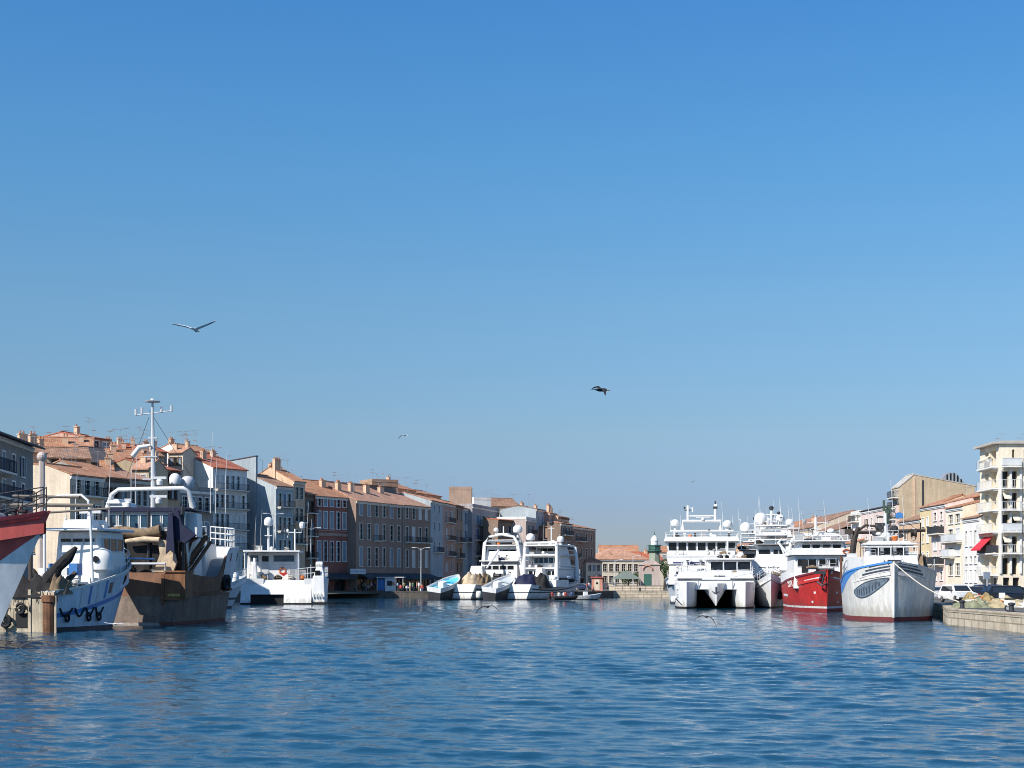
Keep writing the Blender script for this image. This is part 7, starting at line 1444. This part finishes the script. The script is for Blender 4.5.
# cafe quay: kiosk, sign, parasols, people, terrace
D = 279.0
t = thing('kiosk', 'white ticket kiosk with blue panel and flat canopy on the cafe quay', 'kiosk', (at(391, D), D, QZ), R(-4))
part(t, 'wall', M_white, MB().box(-1.0, .9, -.9, .9, 0, 2.5)); part(t, 'blue_panel', M_blue, MB().box(-2.4, -1.1, -.8, -.72, .15, 2.2)); part(t, 'roof', M_lgrey, MB().box(-2.6, 2.6, -1.3, 1.3, 2.52, 2.68), bevel=.03); part(t, 'canopy_post', M_white, MB().tube([(-2.4, -1.1, 0), (-2.4, -1.1, 2.5)], .05).tube([(2.4, -1.1, 0), (2.4, -1.1, 2.5)], .05))
o = part(t, 'counter_window', M_dark, MB().box(-.6, .4, -.95, -.9, 1.05, 1.95)); part(o, 'poster', M_orange, MB().box(.5, .8, -.93, -.902, 1.1, 1.7))
t = thing('shop_sign', 'long pale shop sign hanging over the shaded cafe terrace', 'sign', (at(358, 276), 275.6, zat(574, 276)), R(52))
part(t, 'sign_board', mat('sign_pale', (.55, .58, .62), .6, .06), MB().box(-2.0, 2.0, -.08, 0, 0, .95)); m = MB(); rnd = random.Random(4); x = -1.7
while x < 1.5:
    w = rnd.uniform(.12, .26); m.box(x, x + w, -.1, -.081, .32, rnd.choice((.6, .6, .7))); x += w + rnd.choice((.07, .07, .2))
part(t, 'lettering', M_grey, m); part(t, 'bracket', M_dark, MB().tube([(-1.8, 0, -2.3), (-1.8, 0, .9)], .05).tube([(1.8, 0, -2.3), (1.8, 0, .9)], .05))
for i, (px, D, m_, lab) in enumerate(((337, 281, M_awn_dark, 'dark parasol on the cafe quay nearest the catamaran'), (368, 284, M_awn_green, 'dark green parasol left of the white kiosk'), (411, 288, M_awn_dark, 'dark parasol right of the white kiosk'), (419.5, 290, M_awn_green, 'green parasol beside the turquoise skiff'))):
    t = thing('parasol', lab, 'parasol', (at(px, D), D, QZ), 0, 'parasols on the cafe quay'); part(t, 'pole', M_steel, MB().tube([(0, 0, 0), (0, 0, 2.9)], .03))
    part(t, 'canopy', m_, MB().lathe((0, 0, 2.3), [(1.7, 0), (1.68, .06), (.9, .4), (.05, .68)], 8)); part(t, 'base', M_grey, MB().lathe((0, 0, 0), [(.3, 0), (.3, .1), (.05, .14)], 10))
rnd = random.Random(12); tops = list(TOPS); legs = list(LEGS)
PP = [(331, 'beige', 'sit'), (334.5, 'white', 'stand'), (337, 'yellow', 'sit'), (340.5, 'white', 'walk'), (343.5, 'red', 'stand'), (350, 'black', 'stand'), (352, 'red', 'sit'), (355.5, 'white', 'sit'), (362.5, 'yellow', 'stand'), (365, 'beige', 'walk'), (368, 'white', 'sit'), (371.5, 'pink', 'stand'), (375, 'black', 'stand'), (382, 'blue', 'stand'), (386, 'white', 'walk'), (397, 'white', 'stand'), (400.5, 'red', 'sit'), (404, 'yellow', 'stand'), (407, 'white', 'sit'), (410, 'beige', 'stand'), (413, 'green', 'walk'), (417, 'pink', 'stand'), (418.8, 'white', 'stand'), (422, 'red', 'sit'), (587, 'red', 'stand'), (589, 'white', 'stand'), (607, 'black', 'walk')]
where = {331: 'first on the cafe quay beside the catamaran'}
for i, (px, c, pose) in enumerate(PP):
    D = rnd.uniform(277.3, 279.5) if px < 500 else 281 + (px - 587) * .1
    if px > 600: D = 292
    lg = rnd.choice(('jeans', 'dark', 'khaki')); act = {'sit': 'sitting', 'stand': 'standing', 'walk': 'walking'}[pose]
    spot = 'near the quay end by the catamaran' if px < 345 else 'by the red car' if px < 360 else 'left of the white kiosk' if px < 389 else 'right of the white kiosk' if px < 409 else 'beside the turquoise skiff' if px < 500 else 'by the orange hut'
    lab = f'person in {c} top {act} on the quay {spot}'
    x = at(px, D); zz = QZ + .02
    if pose == 'sit':
        s_ = part(None, 'stool', M_grey, MB().box(-.2, .2, -.2, .2, .34, .39).tube([(-.16, -.16, 0), (-.16, -.16, .34)], .02).tube([(.16, -.16, 0), (.16, -.16, .34)], .02).tube([(.16, .16, 0), (.16, .16, .34)], .02).tube([(-.16, .16, 0), (-.16, .16, .34)], .02), loc=(x, D, zz)); tag(s_, f'small grey stool under the person in {c} {spot}', 'stool', 'stools on the cafe quay')
    person(lab, x, D, zz, pose, c, lg, rnd.uniform(-2.5, 2.5) if pose != 'sit' else rnd.uniform(-.6, .6), None, rnd.choice((0, 0, 1, 2)))
seen = {}
for o in C.objects:
    if o.parent is None and o.get('label'):
        if o['label'] in seen: print('DUP', o['label'])
        seen[o['label']] = 1

# orange hut at the pier tip, harbour lighthouse, trees, tent, gangway bits at the far end
t = thing('harbour_hut', 'small orange and cream harbour hut with dark cap on the pier', 'hut', (at(597.5, 283), 283, QZ), R(-8))
part(t, 'wall', mat('hut_salmon', (.48, .22, .16), .8, .15), MB().box(-1.05, 1.05, -1, 1, 0, 2.5, .06, .06, .06)); part(t, 'panel', P_cream, MB().box(-.5, .5, -1.06, -.98, .2, 2.2)); part(t, 'cornice', mat('hut_cornice', (.35, .09, .07), .7, .2), MB().box(-1.25, 1.25, -1.2, 1.2, 2.5, 2.72)); part(t, 'cap', M_dark, MB().lathe((0, 0, 2.72), [(.75, 0), (.7, .35), (.35, .55), (.05, .7)], 12)); part(t, 'porthole', M_glass, MB().lathe((0, -1.06, 1.5), [(.22, -.03), (.22, .02)], 12, 'y'))
D = 315.0; X = at(654.5, D)
t = thing('lighthouse', 'small green harbour lighthouse with white lantern dome behind the pier', 'lighthouse', (X, D, QZ), 0)
M_lhg = mat('lighthouse_green', (.045, .13, .10), .55, .2); M_lhs = P_stonewall
H = lambda py: zat(py, D) - QZ
part(t, 'base', M_lhs, MB().box(-3.2, 1.0, -1.6, 1.6, 0, H(565)).box(-3.4, 1.2, -1.8, 1.8, H(565), H(564)).prism([(-2.9, H(564)), (.9, H(564)), (-.2, H(560.5)), (-1.6, H(560.5))], 'y', -1.5, 1.5))
o = part(t, 'arch', mat('arch_salmon', (.55, .28, .18), .8, .15), MB().tube([(-1.6 + .95 * math.cos(a_ * .3927), -1.72, H(570) + .95 * math.sin(a_ * .3927)) for a_ in range(9)], .14, 6)); part(o, 'door', M_lhg, MB().box(-2.4, -.8, -1.66, -1.6, 0, H(574)))
part(t, 'shaft', mat('lighthouse_shaft', (.30, .34, .26), .8, .15, 1, streak=.2), MB().lathe((0, 0, H(564)), [(1.15, 0), (1.08, H(553) - H(564))], 8)); part(t, 'gallery', M_lhg, MB().lathe((0, 0, H(553)), [(1.1, 0), (1.6, .4), (1.6, .55), (1.2, .56), (1.2, 1.5), (1.4, 1.55), (1.4, 1.7), (1.1, 1.72)], 8)); 
rail(t, [(1.6 * math.cos(k * .785), 1.6 * math.sin(k * .785), H(553) + .55) for k in range(8)], 1.0, M_lhg, 2, (.5, 1.0), .03, closed=True)
lz = H(553) + 1.72; part(t, 'lantern', M_white, MB().lathe((0, 0, lz), [(.75, 0), (.75, .8), (.85, .82), (.8, 1.1), (.62, 1.5), (.3, 1.85), (.08, 2.0)], 12), smooth=40); part(t, 'finial', M_lhg, MB().lathe((0, 0, lz + 2.0), [(.08, 0), (.18, .15), (.08, .3), (.03, .9)], 8))
def tree(label, x, y, h, w, seed, leaf, name='tree'):
    rnd = random.Random(seed); t = thing(name, label, 'tree', (x, y, QZ), 0, None)
    tr = MB(); tr.tube([(0, 0, 0), (.1, 0, h * .3), (-.05, .1, h * .6)], [.22, .16, .08], 7)
    for k in range(6):
        a_ = k * 1.05 + rnd.uniform(-.3, .3); tr.tube([(0, 0, h * (.28 + .05 * k)), (math.cos(a_) * w * .25, math.sin(a_) * w * .25, h * (.5 + .04 * k)), (math.cos(a_) * w * .42, math.sin(a_) * w * .42, h * (.6 + .05 * k))], [.08, .05, .02], 5)
    part(t, 'trunk', mat('bark', (.10, .075, .055), .95, .3, 4), tr)
    m = MB(); cl = [(rnd.gauss(0, w * .22), rnd.gauss(0, w * .22), h * .68 + rnd.gauss(0, h * .13), rnd.uniform(.35, .8) * w * .3) for _ in range(16)]
    for i in range(1500):
        cx_, cy_, cz_, r_ = rnd.choice(cl); d = Vector((rnd.gauss(0, 1), rnd.gauss(0, 1), rnd.gauss(0, 1))).normalized() * r_ * rnd.uniform(.5, 1.05)
        c = Vector((cx_, cy_, cz_)) + d; u = Vector((rnd.gauss(0, 1), rnd.gauss(0, 1), rnd.gauss(0, 1))).normalized(); v_ = u.orthogonal().normalized(); s_ = rnd.uniform(.1, .22)
        m.quad(c - u * s_, c + v_ * s_ * .5, c + u * s_, c - v_ * s_ * .5)
    part(t, 'crown', leaf, m); return t
M_leaf = mat('leaf_green', (.05, .09, .03), .7, .4, 1.5); M_leaf2 = mat('leaf_olive', (.08, .10, .04), .7, .4, 1.5)
for lab, px, D, h, w, lf in (('dark green tree between lighthouse and white ship', 664, 330, 7.5, 4.5, M_leaf), ('low green tree with two tips before the harbour house', 628, 345, 4.6, 5.2, M_leaf2), ('small dark tree right of the two tipped tree', 637, 338, 4.0, 4.4, M_leaf)):
    tree(lab, at(px, D), D, h, w, int(px), lf)
t = thing('market_tent', 'pale grey peaked tent in front of the harbour house', 'tent', (at(626, 312), 312, QZ), 0)
part(t, 'canopy', mat('tent_grey', (.14, .17, .15), .8, .12), MB().add([(-3, -2, 2.3), (3, -2, 2.3), (3, 2, 2.3), (-3, 2, 2.3), (-.6, 0, 3.9), (.6, 0, 3.9)], [[0, 1, 5, 4], [1, 2, 5], [2, 3, 4, 5], [3, 0, 4], [3, 2, 1, 0]])); part(t, 'post', M_steel, MB().tube([(-2.9, -1.9, 0), (-2.9, -1.9, 2.3)], .05).tube([(2.9, -1.9, 0), (2.9, -1.9, 2.3)], .05).tube([(2.9, 1.9, 0), (2.9, 1.9, 2.3)], .05).tube([(-2.9, 1.9, 0), (-2.9, 1.9, 2.3)], .05))
t = thing('low_wall', 'low cream garden wall running along the pier before the tent', 'wall', (at(640, 300), 300, QZ), 0); part(t, 'wall', P_cream, MB().box(-6.2, 4.6, -.15, .15, 0, .9)); part(t, 'coping', P_ivory, MB().box(-6.3, 4.7, -.22, .22, .902, 1.0))
t = thing('railing', 'dark iron railing along the lighthouse pier edge', 'railing', (0, 0, QZ + .03), 0); rail(t, [(19.6, 285.4, 0), (31, 283.4, 0)], 1.0, M_iron, 1.4, (.5, 1.0), .035)

# inflatable with people by the second tuna boat, and the small white launch behind it
D = 238.0; t = thing('inflatable_boat', 'black inflatable boat crowded with people in front of the second tuna boat', 'dinghy', (at(563, D), D, 0), R(-62))
pts = [(-.95, -2.2, .4), (-.95, 1.0, .45), (-.6, 2.0, .6), (0, 2.45, .7), (.6, 2.0, .6), (.95, 1.0, .45), (.95, -2.2, .4)]
part(t, 'tube', M_black, MB().tube(pts, [.3, .32, .3, .28, .3, .32, .3], 10), smooth=60); part(t, 'floor', M_dark, MB().box(-.8, .8, -2.1, 1.9, .12, .22)); part(t, 'transom', M_dark, MB().box(-.85, .85, -2.2, -2.1, .1, .75)); part(t, 'outboard', M_dark, MB().box(-.2, .2, -2.65, -2.2, .55, 1.15, .03).box(-.07, .07, -2.5, -2.3, -.5, .55), bevel=.03)
mw = t.matrix_basis
for i, (x, y, c) in enumerate(((-.85, -1.5, 'red'), (.85, -1.2, 'white'), (-.85, -.4, 'black'), (.85, 0.0, 'red'), (-.85, .7, 'white'), (.6, 1.2, 'blue'))):
    p = Matrix.Rotation(R(-62), 4, 'Z') @ Vector((x, y, 0)) + Vector((at(563, D), D, 0)); person(('bearded looking ' if False else '') + f'person in {c} top sitting on the inflatable boat, ' + ['at its stern', 'near the outboard', 'midway on the left tube', 'midway on the right tube', 'towards its bow', 'right at the bow'][i], p.x, p.y, .22, 'sit', c, 'dark', R(-62 + (90 if x < 0 else -90)), None, 0)
t = boat('motor_launch', 'small white motor launch behind the black inflatable', 'launch', 572, 249, 75)
h = Hull(5.2, 1.9, (.75, .75, 1.15), tw=.85, bluff=2.3, wl=.8, wbluff=1.7, rake=.8, bow0=.45, zmin=-.3); h.build(t, [(('a', .15), 0), (('r', 0), 1)], [M_dark, M_white], bul=.25); part(t, 'console', M_white, MB().box(-.35, .35, 2.0, 2.7, .5, 1.35, .05), bevel=.05); part(t, 'outboard', M_dark, MB().box(-.18, .18, -.4, .05, .5, 1.2), bevel=.04)

# ------------------------------------------------------------------ birds: one continuous loft from wing tip through the body to the other tip
def bird(label, px, py, D, spread, L, W, bodycol, roll, yaw, tipm=None, chord=1.0):
    """spread: (x, z) of the wing joints for each side, as fractions of the half span"""
    hs = W / 2; secs = []
    def sec(x, y, z, c, th, sweep=0):
        return [(x, y + sweep - c * .42, z), (x, y + sweep - c * .2, z + th), (x, y + sweep + c * .2, z + th * .8), (x, y + sweep + c * .58, z + th * .1), (x, y + sweep + c * .2, z - th * .6), (x, y + sweep - c * .2, z - th)]
    left, right = spread; rows = []
    for (fx, fz, fc, sw) in reversed(left): rows.append(sec(-fx * hs, 0, fz * hs, max(.02, fc * .17 * W * chord * .62), .012 + .012 * fc, sw * hs))
    b = L * .5
    rows.append(sec(-.055 * L * 1.3, 0, left[0][1] * hs * .2, L * .62, .05)); 
    rows.append([(0, -b, .01), (0, -b * .55, .085 * L * 1.5), (0, b * .25, .075 * L * 1.5), (0, b * 1.05, .0), (0, b * .3, -.08 * L * 1.3), (0, -b * .5, -.075 * L * 1.3)])
    rows.append(sec(.055 * L * 1.3, 0, right[0][1] * hs * .2, L * .62, .05))
    for (fx, fz, fc, sw) in right: rows.append(sec(fx * hs, 0, fz * hs, max(.02, fc * .17 * W * chord * .62), .012 + .012 * fc, sw * hs))
    m = MB(); rr = [r + [r[0]] for r in rows]; m.grid(rr); m.add(rows[0], [list(range(6))]); m.add(rows[-1], [list(range(6))])
    o = part(None, 'bird', [bodycol, tipm or bodycol], m, smooth=70); o.location = (at(px, D), D, zat(py, D)); o.rotation_euler = (0, R(roll), R(yaw)); tag(o, label, 'bird', None)
    for p in o.data.polygons:
        if abs(p.center.x) > hs * .55: p.material_index = 1
    part(o, 'beak', mat('beak', (.5, .32, .05), .5), MB().lathe((0, -b - .05, .01), [(.008, -.06), (.022, .03), (.03, .08)], 6, 'y')); part(o, 'tail', tipm or bodycol, MB().add([(-.03, b * .8, .01), (.03, b * .8, .01), (.09, b * 1.35, .0), (-.09, b * 1.35, .0), (-.03, b * .8, -.01), (.03, b * .8, -.01), (.09, b * 1.35, -.008), (-.09, b * 1.35, -.008)], [[0, 1, 2, 3], [4, 5, 6, 7], [0, 1, 5, 4], [1, 2, 6, 5], [2, 3, 7, 6], [3, 0, 4, 7]]))
    return o
B_white = mat('feather_white', (.72, .73, .75), .8, .08, 5); B_grey = mat('feather_grey', (.33, .37, .42), .8, .12, 5); B_dark = mat('feather_dark', (.025, .026, .03), .8, .3, 5)
V = [(.12, .07, 1.3, 0), (.4, .16, 1.2, .02), (.7, .25, .9, .1), (1.0, .34, .15, .22)]; V2 = [(.12, .05, 1.3, 0), (.4, .16, 1.2, .02), (.7, .22, .9, .1), (1.0, .27, .15, .22)]
bird('white gull gliding with raised wings high over the left bank', 195.5, 330, 46, (V, V2), .55, 1.4, B_white, 1, 174, B_grey)
dn = [(.12, .05, 1.3, -.02), (.42, .06, 1.2, .0), (.7, -.12, 1.0, .06), (.92, -.42, .3, .12)]; up = [(.12, .08, 1.3, 0), (.35, .2, 1.2, .1), (.55, .22, .8, .2), (.8, .1, .2, .35)]
bird('dark bird flapping in open sky above the middle of the basin', 601, 390, 58, (dn, [(.12, .1, 1.4, 0), (.3, .26, 1.2, .1), (.5, .22, .8, .2), (.75, .12, .2, .35)]), .62, 1.05, B_dark, -4, 115, B_dark, 1.25)
arch = [(.12, .06, 1.3, 0), (.4, .06, 1.1, 0), (.68, -.1, .9, .04), (1.0, -.46, .2, .1)]
bird('dark bird with arched wings skimming the water in front of the first tuna boat', 487.5, 607, 82, (arch, arch), .55, 1.4, B_dark, 5, 165, B_dark, 1.5)
bird('dark bird with drooping wings over the water before the twin hull workboat', 706.5, 617, 80, ([(.12, .05, 1.3, 0), (.4, .0, 1.1, 0), (.66, -.25, .9, .04), (1.0, -.8, .2, .1)], [(.12, .05, 1.3, 0), (.4, .08, 1.1, 0), (.7, -.02, .8, .04), (1.0, -.25, .2, .1)]), .55, 1.2, B_dark, -4, 160, B_dark, 1.5)
bird('white gull low over the water by the rusty trawler stern', 115.5, 624, 97, ([(.12, .0, 1.3, 0), (.4, -.02, 1.1, 0), (.7, -.1, .9, .04), (1.0, -.16, .2, .1)], [(.12, .06, 1.3, 0), (.4, .1, 1.1, 0), (.7, .16, .8, .04), (1.0, .3, .2, .1)]), .5, 1.5, B_white, 8, 170, B_white)
bird('distant white gull low in the sky over the far rooftops', 404.5, 435.5, 150, (arch, arch), .5, 1.4, B_white, 0, 150, B_grey)
bird('tiny grey gull in the sky above the large white ship', 692, 482, 190, (V2, V), .5, 1.2, B_grey, 0, 140, B_grey)
